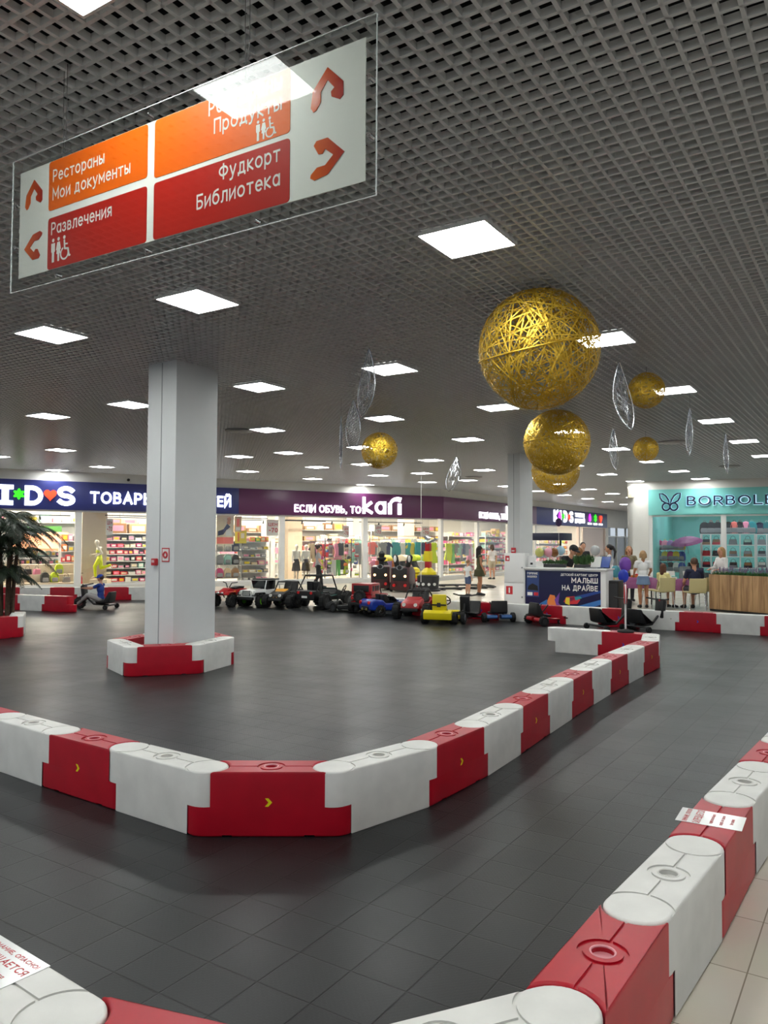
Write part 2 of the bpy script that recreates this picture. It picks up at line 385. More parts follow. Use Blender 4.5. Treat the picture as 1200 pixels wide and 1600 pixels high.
for _c in 'вгджзийклмнптхцчшщыьюя':
    _st, _w = GL[_c.upper()]; GL[_c] = ([[(x * .84, y * .72) for x, y in l] for l in _st], _w * .84)
def ribbon(mb, pts, t, z0, z1, fx):
    closed = len(pts) > 3 and math.hypot(pts[0][0] - pts[-1][0], pts[0][1] - pts[-1][1]) < 1e-6
    P = []
    for p in (pts[:-1] if closed else pts):
        if not P or (Vector(p) - P[-1]).length > 1e-4: P.append(Vector(p))
    n = len(P); h = t / 2
    if not closed:
        P[0] = P[0] - (P[1] - P[0]).normalized() * h; P[-1] = P[-1] + (P[-1] - P[-2]).normalized() * h
    Lq, Rq = [], []
    for i in range(n):
        d0 = (P[i] - P[i - 1]).normalized() if (i > 0 or closed) else (P[1] - P[0]).normalized()
        d1 = (P[(i + 1) % n] - P[i]).normalized() if (i < n - 1 or closed) else d0
        n0, n1 = Vector((-d0.y, d0.x)), Vector((-d1.y, d1.x)); m = n0 + n1
        m = n0 if m.length < 1e-4 else m.normalized(); k = h / max(0.42, m.dot(n0))
        Lq.append(P[i] + m * k); Rq.append(P[i] - m * k)
    k = n if closed else n - 1; vs = []
    for z in (z0, z1):
        vs += [(*fx(q), z) for q in Lq] + [(*fx(q), z) for q in Rq]
    fs = []
    for i in range(k):
        j = (i + 1) % n
        fs += [(2 * n + i, 3 * n + i, 3 * n + j, 2 * n + j), (i, j, n + j, n + i), (i, 2 * n + i, 2 * n + j, j), (n + i, n + j, 3 * n + j, 3 * n + i)]
    if not closed: fs += [(0, n, 3 * n, 2 * n), (n - 1, 3 * n - 1, 4 * n - 1, 2 * n - 1)]
    mb.add(vs, fs)
def lay(s, t):
    out, x = [], 0.0
    for ch in s:
        st, w_ = GL[ch]
        for l in st: out.append([(x + t / 2 + px, t / 2 + py * (1 - t)) for px, py in l])
        x += w_ + t + (0.17 if ch != ' ' else 0.1)
    return out, x - 0.17
def text(s, m, parent, x, z, height=None, width=None, y=0.0, bold=0.0, ext=0.02, right=False, center=False, name='lettering', shear=0.0, cap_ref=0.73, flat=False):
    """lettering on a parent's front face: x along, z = baseline, height = capital height; y towards the wall"""
    t = 0.105 + 2.3 * bold
    st, tw = lay(s, t)
    sx = width / tw if width else height
    sy = height if height else sx
    off = 0.0 if not (right or center) else (-tw if right else -tw / 2)
    mb = MB()
    for l in st: ribbon(mb, l, t, 0.0, max(ext, 0.0002), lambda q: ((q[0] + off) * sx, q[1] * sy))
    me = mb.mesh('lettering'); me.shade_flat()
    o = link(name, me, m, parent)
    o.location = (x, y, z)
    o.rotation_euler = (0, 0, 0) if flat else (PI / 2, 0, 0)
    return o

# building grid direction (ceiling, columns, floor tiles)
TH = R(57.256)
A = Vector((math.cos(TH), math.sin(TH), 0)); B = Vector((-math.sin(TH), math.cos(TH), 0))
OL = Vector((0.6504, 6.1042, 0))
def lat(a, b, z=0.0): return OL + A * (0.6 * a) + B * (0.6 * b) + Vector((0, 0, z))

# shop fronts: origin, direction angle
K0 = Vector((-12.9, 26.1, 0)); C0 = Vector((2.6, 35.35, 0)); KA = math.atan2(C0.y - K0.y, C0.x - K0.x)
KE = Vector((math.cos(KA), math.sin(KA), 0)); KN = Vector((-KE.y, KE.x, 0)); KL = (C0 - K0).length
FN = Vector((-A.y, A.x, 0))
B0 = Vector((9.64, 30.87, 0)); BE = Vector((0.884, -0.467, 0)).normalized(); BA = math.atan2(BE.y, BE.x); BN = Vector((-BE.y, BE.x, 0))
def K(u, v=0, z=0): return K0 + KE * u + KN * v + Vector((0, 0, z))
def Ff(u, v=0, z=0): return C0 + A * u + FN * v + Vector((0, 0, z))
def Bw(u, v=0, z=0): return B0 + BE * u + BN * v + Vector((0, 0, z))

def in_room(p):
    q = p - K0
    if q.dot(KN) > -0.2 and (p - C0).dot(KE) < 0: return False
    if (p - C0).dot(FN) > -0.3 and (p - C0).dot(KE) >= 0: return False
    q = p - B0
    if q.dot(BE) > -0.2 and q.dot(BN) > -0.3: return False
    return True

# ------------------------------------------------------------------ structure: floors, ceiling, walls
o = MB().box((0, 27, -0.11), (110, 90, 0.2)).build('floor', M['tile']); struct(o)
mat_poly = [(-16, 2.6), (-1.5, 2.68), (-0.905, 2.262), (-0.18, 1.99), (0.513, 2.312), (4.08, 7.22), (9.3, 14.45), (8.0, 14.6), (0.9, 18.75), (-2.5, 21.6), (-6.2, 23.3), (-16, 22.1)]
o = MB().prism(mat_poly, -0.0098, 0.0).build('floor_rubber', M['rubber_floor']); struct(o)

def ceiling():
    # open-cell grid: one 6 x 6 m field of crossing strips, laid side by side
    p, w_, h_, T = 0.1, 0.021, 0.040, 6.0
    mb = MB()
    for i in range(60):
        q = -T / 2 + p * (i + 0.5)
        mb.box((0, q, h_ / 2), (T, w_, h_)); mb.box((q, 0, h_ / 2), (w_, T, h_))
    me = mb.mesh('ceiling')
    for ia in range(-2, 11):
        for ib in range(-4, 6):
            c = OL + A * (ia * T + 2.7) + B * (ib * T + 2.7)
            ok = any(in_room(c + A * x + B * y) for x in (-3, 0, 3) for y in (-3, 0, 3)) and c.y > -7 and c.y < 75
            if not ok: continue
            put(struct(link('ceiling', me, M['strip'])), (c.x, c.y, HC), TH)
    c = OL + A * 24 + B * 5
    pl = MB(); pl.box((c.x, c.y, HC + 1.3), (80, 64, 0.1), TH)
    struct(pl.build('ceiling_slab', M['plenum']))
    for k, (b_, a_, r_) in enumerate(((2.2, 10, 0.22), (-1.4, 10, 0.13), (6.0, 10, 0.18))):
        q0 = lat(0, 0) + B * b_ + A * (-12); q1 = lat(0, 0) + B * b_ + A * 26
        d = MB().cyl((q0.x, q0.y, HC + 0.75), (q1.x, q1.y, HC + 0.75), r_, n=16).build('trim_%d' % (k + 1), M['duct'], smooth=True); struct(d)
ceiling()

def front_wall(name, org, ang, segs, m, y0=0.0, th=0.2):
    mb = MB()
    for (u0, u1, z0, z1) in segs: mb.box(((u0 + u1) / 2, y0 + th / 2, (z0 + z1) / 2), (u1 - u0, th, z1 - z0))
    o = mb.build(name, m); o.location = org; o.rotation_euler = (0, 0, ang); return struct(o)
BZ0, BZ1 = 2.79, 3.79
# cream strips between the sign bands and the ceiling, sills under the glass
front_wall('wall_left', K0, KA, [(-8, KL, BZ1, HC + 0.05), (-8, KL, -0.01, 0.14)], M['wallw'])
front_wall('wall_back', C0, TH, [(0, 24.7, BZ1, HC + 0.05), (0, 15.2, -0.01, 0.14), (24.7, 25.3, -0.01, HC + 0.05), (25.3, 44, 2.85, HC + 0.05)], M['wallw'])
# beyond the shops: grey glazed doors in a white frame
for k, u in enumerate((25.9, 28.3, 30.7, 33.1)):
    q = Ff(u, 0.1)
    e = thing('door_%d' % (k + 1), None, None, (q.x, q.y, 0), TH); struct(e)
    f = MB()
    for x in (-0.6, 1.75): f.box((x, 0, 1.42), (0.12, 0.12, 2.86))
    f.box((0.58, 0, 2.2), (2.3, 0.08, 0.08)); f.build('door_frame', M['frame'], e)
    MB().box((0.58, 0.02, 1.1), (2.3, 0.02, 2.15)).build('door_pane', mat('grey_pane', (120, 122, 120), 0.2), e)
o = front_wall('trim_1', Ff(0, 6), TH, [(24, 46, 0, HC)], mat('grey_far_wall', (150, 150, 148), 0.8))
# right shop
front_wall('wall_right', B0, BA, [(0, 0.80, -0.01, HC + 0.05), (0.80, 9, BZ1 + 0.02, HC + 0.05), (0.80, 9, -0.01, 0.12)], M['wallw'])
o = MB().box((0.1, 8, HC / 2), (0.2, 16, HC + 0.06)).build('wall_corner', M['wallw']); put(o, B0, BA); struct(o)
q = MB().box((4.9, 0.08, (2.81 + 3.81) / 2), (8.2, 0.2, 1.0)).build('wall_teal_band', M['teal']); put(q, B0, BA); struct(q)
q = MB().box((4.9, 6.0, 1.9), (8.6, 0.1, 3.8)).box((0.85, 3.1, 1.9), (0.1, 5.8, 3.8)).build('wall_teal_back', M['teal']); put(q, B0, BA); struct(q)
q = MB().box((4.9, 3.05, 3.55), (8.6, 5.9, 0.06)).build('ceiling_teal_shop', M['shopwall']); put(q, B0, BA); struct(q)

# shop interior shell (children's and shoe shop, one hall behind both fronts)
DEP = 8.5
pk = K0 + KN * DEP; pf = C0 + FN * DEP
# meeting point of both back walls
den = KE.x * A.y - KE.y * A.x
tt = ((pf - pk).x * A.y - (pf - pk).y * A.x) / den
meet = pk + KE * tt
def wall_between(name, p, q, z0, z1, m, th=0.12):
    c = (p + q) / 2; d = q - p
    return struct(MB().box((0, 0, (z0 + z1) / 2), (d.length, th, z1 - z0)).build(name, m)) , c, math.atan2(d.y, d.x)
for nm, p, q in (('wall_shop_back', pk - KE * 10, meet), ('wall_shop_side', meet, pf + A * 25.5), ('wall_shop_end', C0 + A * 24.9 + FN * 0.2, pf + A * 25.5)):
    o, c, an = wall_between(nm, p, q, -0.01, 3.7, M['shopwall']); put(o, (c.x, c.y, 0), an)
pts = [K(-8, 0.22), K(KL, 0.22), Ff(0.1, 0.22), Ff(25, 0.22), pf + A * 25.5, meet, pk - KE * 10]
struct(MB().prism([(p.x, p.y) for p in pts], 3.62, 3.70).build('ceiling_shop', M['shopwall']))
struct(MB().prism([(p.x, p.y) for p in pts], -0.005, 0.012).build('floor_shop', mat('shop_floor', (224, 210, 190), 0.25)))

# mullions and panes, one window per bay
def bay(n, org, ang, u0, u1, z0, z1, mw=0.22, m=None):
    e = thing('window_%d' % n, None, None, org, ang); struct(e)
    f = MB()
    f.box((u0, 0.1, (z0 + z1) / 2), (mw, 0.16, z1 - z0)); f.box(((u0 + u1) / 2, 0.1, z0 + 0.03), (u1 - u0 - mw, 0.1, 0.06)); f.box(((u0 + u1) / 2, 0.1, z1 - 0.03), (u1 - u0 - mw, 0.1, 0.06))
    f.build('window_frame', M['frame'], e)
    MB().box(((u0 + u1) / 2, 0.1, (z0 + z1) / 2), (u1 - u0 - mw, 0.012, z1 - z0 - 0.12)).build('pane', M['glass'], e)
bays = [(-4.0, -0.9), (-0.9, 2.54), (2.54, 6.4), (6.4, 10.28), (10.28, 14.12), (14.12, KL - 0.05)]
for i, (a_, b_) in enumerate(bays): bay(i + 1, K0, KA, a_, b_, 0.14, BZ0)
fb = [(0.12, 3.85), (3.85, 7.6), (7.6, 11.4), (11.4, 15.2)]
for i, (a_, b_) in enumerate(fb): bay(i + 7, C0, TH, a_, b_, 0.14, BZ0)
struct(MB().box((19.0, 0.1, 1.4), (0.25, 0.16, 2.8)).box((24.6, 0.1, 1.4), (0.25, 0.16, 2.8)).box((22.2, 0.12, 1.4), (4.6, 0.06, 2.7)).build('wall_printed', mat('pale_print', (214, 196, 186), 0.4)))
put(bpy.data.objects['wall_printed'], C0, TH)
for i, (a_, b_) in enumerate(((0.84, 3.49), (3.49, 6.2), (6.2, 8.9))): bay(i + 11, B0, BA, a_, b_, 0.12, 2.81, 0.18)

# columns (grid aligned, shown corners taken from the photo)
def column(n, near, left, right, groove=True):
    n3 = Vector((*near, 0)); l3 = Vector((*left, 0)); r3 = Vector((*right, 0)); f3 = l3 + r3 - n3
    mb = MB().prism([(p.x, p.y) for p in (n3, r3, f3, l3)], -0.005, HC + 0.01)
    o = mb.build('column_%d' % n, M['colw'], bevel=0.006); struct(o)
    if groove:
        c = (n3 + l3) / 2; d = (n3 - l3); an = math.atan2(d.y, d.x)
        t = MB().box((0, 0, HC / 2), (0.012, 0.012, HC - 0.02)).build('trim_cable', mat('groove_grey', (168, 170, 172), 0.6)); struct(t)
        put(t, (c.x, c.y, 0), an)
    return n3, l3, r3
cn, cl, cr_ = column(1, (-2.76, 10.283), (-3.237, 10.614), (-2.364, 10.986))
column(2, (3.655, 20.95), (3.35, 21.13), (4.12, 21.62))

# ------------------------------------------------------------------ ceiling light panels
def light_proto():
    e = thing('ceiling_light', 'x', 'ceiling light')
    f = MB()
    for sx, sy, dx, dy in ((0, 1, .6, .016), (0, -1, .6, .016), (1, 0, .016, .568), (-1, 0, .016, .568)):
        f.box((sx * 0.292, sy * 0.292, 0.006), (dx, dy, 0.03))
    f.box((0, 0, 0.03), (0.59, 0.59, 0.01)); f.build('light_frame', M['frame'], e)
    d = MB().box((0, 0, 0.004), (0.566, 0.566, 0.012)); d.build('diffuser', M['lamp'], e)
    return e
LB = [-10, -5, 0, 5, 9, 14, 18, 21, 26, 31, 35, 40]
ROWS = {-12: LB[:8], -6: LB[:9], 0: LB[:9], 6: [-5, 0, 5, 9, 14, 18, 22], 12: [-5, 0, 5, 9, 14, 18, 26, 31], 18: [-5, 0, 5, 9, 14, 18, 21, 31, 35],
        24: [-5, 0, 5, 14, 18, 21, 26], 30: [0, 5, 9, 14, 18, 21, 26], 36: [0, 5, 9, 14, 18, 21, 26], 42: [5, 9, 14, 18], 48: [5, 9, 14, 18], 54: [5, 9, 14, 18], 60: [5, 9, 14, 18], 66: [5, 9, 14, 18], 72: [5, 9, 14, 18], 78: [9, 14, 18], 84: [9, 14, 18], 90: [9, 14, 18]}
ROWNAME = {-12: 'row behind the viewer', -6: 'row crossing above the hanging direction sign', 0: 'row just past the hanging direction sign', 6: 'row before the white column', 12: 'row over the white column',
           18: 'fourth row past the sign', 24: 'fifth row past the sign', 30: 'sixth row past the sign', 36: 'seventh row past the sign', 42: 'eighth row past the sign', 48: 'ninth row past the sign', 54: 'tenth row past the sign', 60: 'eleventh row past the sign', 66: 'twelfth row past the sign', 72: 'thirteenth row past the sign', 78: 'fourteenth row past the sign', 84: 'fifteenth row past the sign', 90: 'last row far down the corridor'}
def vis(p):
    d = p - Vector((0, 0, CAM_H)); z = d.dot(_f)
    return z > 0.5 and abs(d.dot(_rt) / z * F_PX) < 620 and abs(d.dot(_up) / z * F_PX) < 830
first = None
for a_, bs in ROWS.items():
    k = 0
    for b_ in bs:
        p = lat(a_, b_, HC - 0.012)
        if not in_room(p): continue
        v_ = vis(p)
        if v_: k += 1
        lab = 'square ceiling light, %s from right in the %s' % (ORD[max(k - 1, 0)], ROWNAME[a_]) if v_ else 'square ceiling light outside the picture in the %s' % ROWNAME[a_]
        if first is None:
            first = light_proto(); first['label'] = lab; first['group'] = 'ceiling light panels'; put(first, p, TH); 
        else: dup(first, p, TH, lab, 'ceiling light panels')

# ------------------------------------------------------------------ track barriers
BP, BT, BH, BS = 0.757, 0.245, 0.375, 0.172      # pivot spacing, thickness, height, height of the step
def stadium(r, n=14, half=BP / 2):
    pts = []
    for i in range(n + 1):
        a = -PI / 2 + PI * i / n; pts.append((half + r * math.cos(a), r * math.sin(a)))
    for i in range(n + 1):
        a = PI / 2 + PI * i / n; pts.append((-half + r * math.cos(a), r * math.sin(a)))
    return pts
def waisted(y, rc, n=12, half=BP / 2):
    a0 = math.asin(min(1, y / rc)); pts = []
    for i in range(n + 1):
        a = PI + a0 - 2 * a0 * i / n; pts.append((half + rc * math.cos(a), rc * math.sin(a)))
    for i in range(n + 1):
        a = a0 - 2 * a0 * i / n; pts.append((-half + rc * math.cos(a), rc * math.sin(a)))
    return pts
def rounded_prism(mb, out, z0, z1, r0, r1, k=3):
    rings = []
    for i in range(k + 1 if r0 else 1):
        a = PI / 2 * i / k if r0 else PI / 2
        rings.append((r0 * (1 - math.sin(a)), z0 + r0 * (1 - math.cos(a)) if r0 else z0))
    for i in range(k + 1 if r1 else 1):
        a = PI / 2 * i / k if r1 else 0
        rings.append((r1 * (1 - math.cos(a)), z1 - r1 * (1 - math.sin(a)) if r1 else z1))
    n = len(out); vs = []; fs = []
    for d, z in rings:
        vs += [(x, y, z) for x, y in (inset(out, d) if d > 1e-6 else out)]
    for j in range(len(rings) - 1):
        fs += [(j * n + i, j * n + (i + 1) % n, (j + 1) * n + (i + 1) % n, (j + 1) * n + i) for i in range(n)]
    fs += [tuple(reversed(range(n))), tuple(range((len(rings) - 1) * n, len(rings) * n))]
    mb.add(vs, fs)
def boolean_cut(me, tools, name):
    bm = bmesh.new(); bm.from_mesh(me); bmesh.ops.triangulate(bm, faces=bm.faces, ngon_method='EAR_CLIP'); bm.to_mesh(me); bm.free()
    for tool in tools:
        o = bpy.data.objects.new('a', me); t = bpy.data.objects.new('b', tool.mesh('b')); COL.objects.link(o); COL.objects.link(t)
        md = o.modifiers.new('c', 'BOOLEAN'); md.operation = 'DIFFERENCE'; md.object = t; md.solver = 'MANIFOLD'
        me = baked(o, name); tm = t.data; bpy.data.objects.remove(t); bpy.data.meshes.remove(tm)
    me.shade_smooth(); me.set_sharp_from_angle(angle=R(35))
    for p in me.polygons:
        if abs(p.normal.z) > 0.995: p.use_smooth = False
    return me
def annulus(mb, cx, cy, r0, r1, z0, z1, n=28, a0=0.0, a1=2 * PI):
    full = abs(a1 - a0 - 2 * PI) < 1e-6; k = n if full else n + 1
    vs = []
    for z in (z0, z1):
        for r in (r0, r1):
            vs += [(cx + r * math.cos(a0 + (a1 - a0) * i / n), cy + r * math.sin(a0 + (a1 - a0) * i / n), z) for i in range(k)]
    fs = []
    for i in range(n):
        j = (i + 1) % k
        fs += [(i, j, k + j, k + i), (2 * k + i, 3 * k + i, 3 * k + j, 2 * k + j), (i, 2 * k + i, 2 * k + j, j), (k + i, k + j, 3 * k + j, 3 * k + i)]
    if not full:
        fs += [(0, k, 3 * k, 2 * k), (k - 1, 3 * k - 1, 4 * k - 1, 2 * k - 1)]
    mb.add(vs, fs)
CAPS = {}
def barrier_proto(white):
    RC = 0.1285; hy = BT / 2
    long_, short = stadium(hy), waisted(hy, RC)
    if white: lo, up = MB(), MB(); rounded_prism(lo, short, 0, BS, 0.006, 0); rounded_prism(up, long_, BS, BH, 0, 0.012)
    else: lo, up = MB(), MB(); rounded_prism(lo, long_, 0, BS, 0.012, 0); rounded_prism(up, short, BS, BH, 0, 0.012)
    # grooves in the top
    d = 0.007; zt = BH + 0.02
    t1, t2, t3 = MB(), MB(), MB()
    annulus(t1, 0, 0, 0.066, 0.084, BH - d, zt)
    t2.cyl((0, 0, BH - 0.03), (0, 0, zt), 0.040, n=24)
    for s in (-1, 1):
        if white: t3.box((s * 0.163, 0, (BH - d + zt) / 2), (0.166, 0.012, zt - BH + d))
        else: t3.box((s * 0.173, 0, (BH - d + zt) / 2), (0.19, 0.013, zt - BH + d))
    tools = [t1, t2, t3]
    if white:
        t4 = MB()
        for s in (-1, 1): annulus(t4, s * BP / 2, 0, 0.122, 0.134, BH - d, zt, 24, PI * 0.5 if s > 0 else -PI * 0.5, PI * 1.5 if s > 0 else PI * 0.5)
        tools.append(t4)
    upm = boolean_cut(up.mesh('u'), tools, 'u')
    if not white:      # two drain notches in the foot
        t5 = MB()
        for s in (-1, 1): t5.box((s * 0.24, 0, 0.0), (0.06, 0.4, 0.024))
        lom = boolean_cut(lo.mesh('l'), [t5], 'l')
    else: lom = lo.mesh('l')
    bm = bmesh.new(); bm.from_mesh(upm); bm.from_mesh(lom)
    me = bpy.data.meshes.new('track_barrier'); bm.to_mesh(me); bm.free()
    me.shade_smooth(); me.set_sharp_from_angle(angle=R(35))
    for p in me.polygons:
        if abs(p.normal.z) > 0.995: p.use_smooth = False
    o = link('track_barrier', me, M['white_pl' if white else 'red_pl'])
    c = MB().ring((0, 0, BH - 0.002), 0.041, 0.0045, 24, 6)
    c.cyl((0, 0, BH - 0.026), (0, 0, BH - 0.02), 0.040, n=24)
    CAPS[white] = c.build('fill_cap', mat('cap_white', (226, 224, 218), 0.35) if white else mat('cap_pink', (226, 150, 158), 0.35), o, smooth=True)
    return o
def chevron(parent, y, m, flip):
    s = 1 if not flip else -1
    out = [(-0.02, -0.024), (0.0, -0.024), (0.022, 0), (0.0, 0.024), (-0.02, 0.024), (0.0, 0)]
    mb = MB().prof([(x * s, z + 0.2) for x, z in out], y - 0.0008, y + 0.0008)
    o = mb.build('arrow_sticker', m, parent); o['label'] = 'small %s chevron sticker' % ('yellow' if 'yellow' in m.name else 'blue')
    return o
WB, RB = barrier_proto(True), barrier_proto(False)
YEL, BLU = mat('sticker_yellow', (240, 226, 20), 0.4), mat('sticker_blue', (52, 64, 190), 0.4)
_used = set()
def module(p, q, white, label, group, sticker=None):
    c = (p + q) / 2; d = q - p; an = math.atan2(d.y, d.x)
    base = WB if white else RB
    if base not in _used: o = put(base, (c.x, c.y, 0), an); _used.add(base)
    else:
        o = base.copy(); COL.objects.link(o); put(o, (c.x, c.y, 0), an)
        cc = CAPS[white].copy(); COL.objects.link(cc); cc.parent = o
    o['label'] = label; o['category'] = 'barrier'; o['group'] = group
    if sticker:
        side, m, fl = sticker
        chevron(o, side * (BT / 2 + 0.0006), m, fl)
    return o
def run(p, heads, step=BP):
    pts = [Vector((p[0], p[1], 0))]
    for h in heads: pts.append(pts[-1] + Vector((math.cos(R(h)), math.sin(R(h)), 0)) * step)
    return pts
def chain(pts, white, lab, group, sticker=None, start=1):
    for i in range(len(pts) - 1):
        wh = white if i % 2 == 0 else not white
        n = ORD[min(i // 2 + start - 1, 15)]
        module(pts[i], pts[i + 1], wh, lab % ('white' if wh else 'red', n), group, sticker if (sticker and not wh) else None)
CEN = 'central zigzag of track barriers'
m0 = (-1.047, 4.727)
m1 = run(m0, [0.9])
module(m1[0], m1[1], False, 'red track barrier facing the viewer at the near bend of the central barrier line', CEN, (-1, YEL, False))
rt_pts = run((m1[1].x, m1[1].y), [44, 55.5, 59.5, 61, 60, 60, 59, 58, 57, 56], 0.735)
for i in range(10):
    wh = i % 2 == 0
    module(rt_pts[i], rt_pts[i + 1], wh, ('%s %s track barrier right of the near bend along the central line' % (ORD[i // 2], 'white' if wh else 'red')), CEN, None if wh else (-1, YEL, False))
lf_pts = run(m0, [144.5, 144.8, 143.2, 143, 142, 142])
for i in range(6):
    wh = i % 2 == 0
    module(lf_pts[i], lf_pts[i + 1], wh, ('%s %s track barrier left of the near bend of the central line' % (ORD[i // 2], 'white' if wh else 'red')), CEN, None if wh else (1, YEL, True))
N_ = rt_pts[-1]
bk = run((N_.x, N_.y), [70, 140, 147])
for i, l in enumerate(('white track barrier at the far corner of the central line', 'red track barrier carrying the paddle sign on a pole', 'white track barrier with a free end behind the central line')):
    module(bk[i], bk[i + 1], i % 2 == 0, l, CEN, None if i % 2 == 0 else (1, BLU, True))
RGT = 'right foreground row of track barriers'
P0 = Vector((0.513, 2.312, 0))
fg = run(P0, [55.5, 53.3, 55.5, 53.5, 54, 54, 54, 54])
flab = ['red track barrier with open cap nearest the viewer at right', 'white track barrier between the nearest red one and the papered red one', 'red track barrier with a laminated notice on top at right edge',
        'white track barrier just beyond the papered red barrier', 'second red track barrier beyond the papered one at right edge', 'second white track barrier beyond the papered one at right edge', 'red track barrier cut by the right picture edge', 'white track barrier outside the right picture edge']
for i in range(8): module(fg[i], fg[i + 1], i % 2 == 1, flab[i], RGT)
Q_ = Vector((-0.905, 2.262, 0)); mid = (P0 + Q_) / 2; d_ = (Q_ - P0); hh = math.sqrt(max(0, BP ** 2 - (d_.length / 2) ** 2)); nn = Vector((-d_.y, d_.x, 0)).normalized()
Pm = mid + nn * hh
if Pm.y > mid.y: Pm = mid - nn * hh
module(P0, Pm, True, 'white track barrier cut by the bottom picture edge at centre', RGT)
module(Pm, Q_, False, 'red track barrier showing only a corner at the bottom edge', RGT)
lq = run((Q_.x, Q_.y), [143, 150, 155])
module(lq[0], lq[1], True, 'white track barrier with red printed notice at bottom left corner', RGT)
module(lq[1], lq[2], False, 'red track barrier outside the left picture edge', RGT)

HEXG = 'ring of track barriers round the white column'
hx = run((-3.20, 10.07), [18, 70, 125, 198, 250])
hx.append(hx[0])
for i, l in enumerate(('front red track barrier at the foot of the white column', 'right white track barrier at the foot of the white column', 'right rear red track barrier behind the white column foot',
                       'rear white track barrier behind the white column foot', 'left rear red track barrier at the white column foot', 'left white track barrier at the foot of the white column')):
    module(hx[i], hx[i + 1], i % 2 == 1, l, HEXG)
PALM = 'palm tree island barriers'
pa = run((-7.02, 13.42), [54, 112, 165, 234, 292])
pa.append(pa[0])
for i, l in enumerate(('red track barrier in front of the palm trunk', 'white track barrier with rounded end right of the palm trunk', 'red track barrier behind the palm trunk', 'white track barrier behind the palm at left edge',
                       'red track barrier left of the palm outside the picture', 'white track barrier at the front left of the palm')):
    module(pa[i], pa[i + 1], i % 2 == 1, l, PALM)
LF = 'left barrier spur behind the palm'
chain(run((-7.55, 18.95), [160, 160, 158, 158, 158]), False, '%s track barrier, %s from the open end of the spur behind the palm', LF)
BL = 'far left barrier row under the children shop window'
chain(run((-5.9, 23.12), [188, 188, 187, 187, 186, 186, 186, 186]), False, '%s track barrier, %s from the column under the kids shop window', BL)
BR = 'far right barrier row'
ctr = Vector((6.82, 14.96, 0)); bd = Vector((math.cos(R(-30.5)), math.sin(R(-30.5)), 0))
bp0 = ctr + bd * (BP * 2.5)
chain(run((bp0.x, bp0.y), [149.5] * 13), True, '%s track barrier, %s of its colour from right in the far right row', BR, (1, BLU, True))

# notices lying on two barriers
def notice(loc, rz, label, w_, h_):
    e = thing('notice_sheet', label, 'notice', loc, rz)
    MB().box((0, 0, 0.0006), (w_, h_, 0.0012)).build('sheet', M['paper'], e)
    for s_, z, ht, wd in (('ВНИМАНИЕ, ОПАСНО!', 0.33, 0.075, 0.9), ('ЗАПРЕЩАЕТСЯ', 0.13, 0.12, 0.92), ('садиться на борта', -0.05, 0.06, 0.7), ('ходить по трассе', -0.20, 0.06, 0.7), ('без шлема', -0.35, 0.06, 0.4)):
        text(s_, M['redink'], e, 0, 0, height=ht * h_, width=wd * w_, bold=0.025, ext=0.0004, center=True, flat=True).location = (0, z * h_, 0.0013)
    return e
c = (fg[2] + fg[3]) / 2; d = fg[3] - fg[2]
notice((c.x - 0.005, c.y + 0.01, BH + 0.001), math.atan2(d.y, d.x) + R(4), 'laminated white notice with red writing on a red barrier', .21, .297)
c = lq[0] + (lq[1] - lq[0]) * 0.58
notice((c.x, c.y, BH + 0.001), R(143) + PI, 'white notice with red writing on the bottom left white barrier', 0.34, 0.24)

# paddle sign on a pole, standing on the red barrier at the far corner
def px_u(p):
    d = p - Vector((0, 0, CAM_H)); return 600 + F_PX * d.dot(_rt) / d.dot(_f)
pp = min((bk[1].lerp(bk[2], i / 60) for i in range(61)), key=lambda q: abs(px_u(Vector((q.x, q.y, BH))) - 978))
e = thing('paddle_sign', 'round paddle sign on a white pole with black base standing on barrier', 'sign', (pp.x, pp.y, BH), R(75))
MB().lathe([(0.12, 0), (0.125, 0.012), (0.11, 0.03), (0.05, 0.04), (0.02, 0.05)], 24).build('base', M['rubber'], e, smooth=True)
MB().cyl((0, 0, 0.04), (0, 0, 0.46), 0.014).build('pole', M['frame'], e, smooth=True)
MB().cyl((0, -0.008, 0.57), (0, 0.008, 0.57), 0.15, n=32).build('disc', M['frame'], e, smooth=True)
MB().ring((0, -0.009, 0.57), 0.135, 0.012, 32, 6, 'y').ring((0, 0.009, 0.57), 0.135, 0.012, 32, 6, 'y').build('red_rim', M['redink'], e, smooth=True)

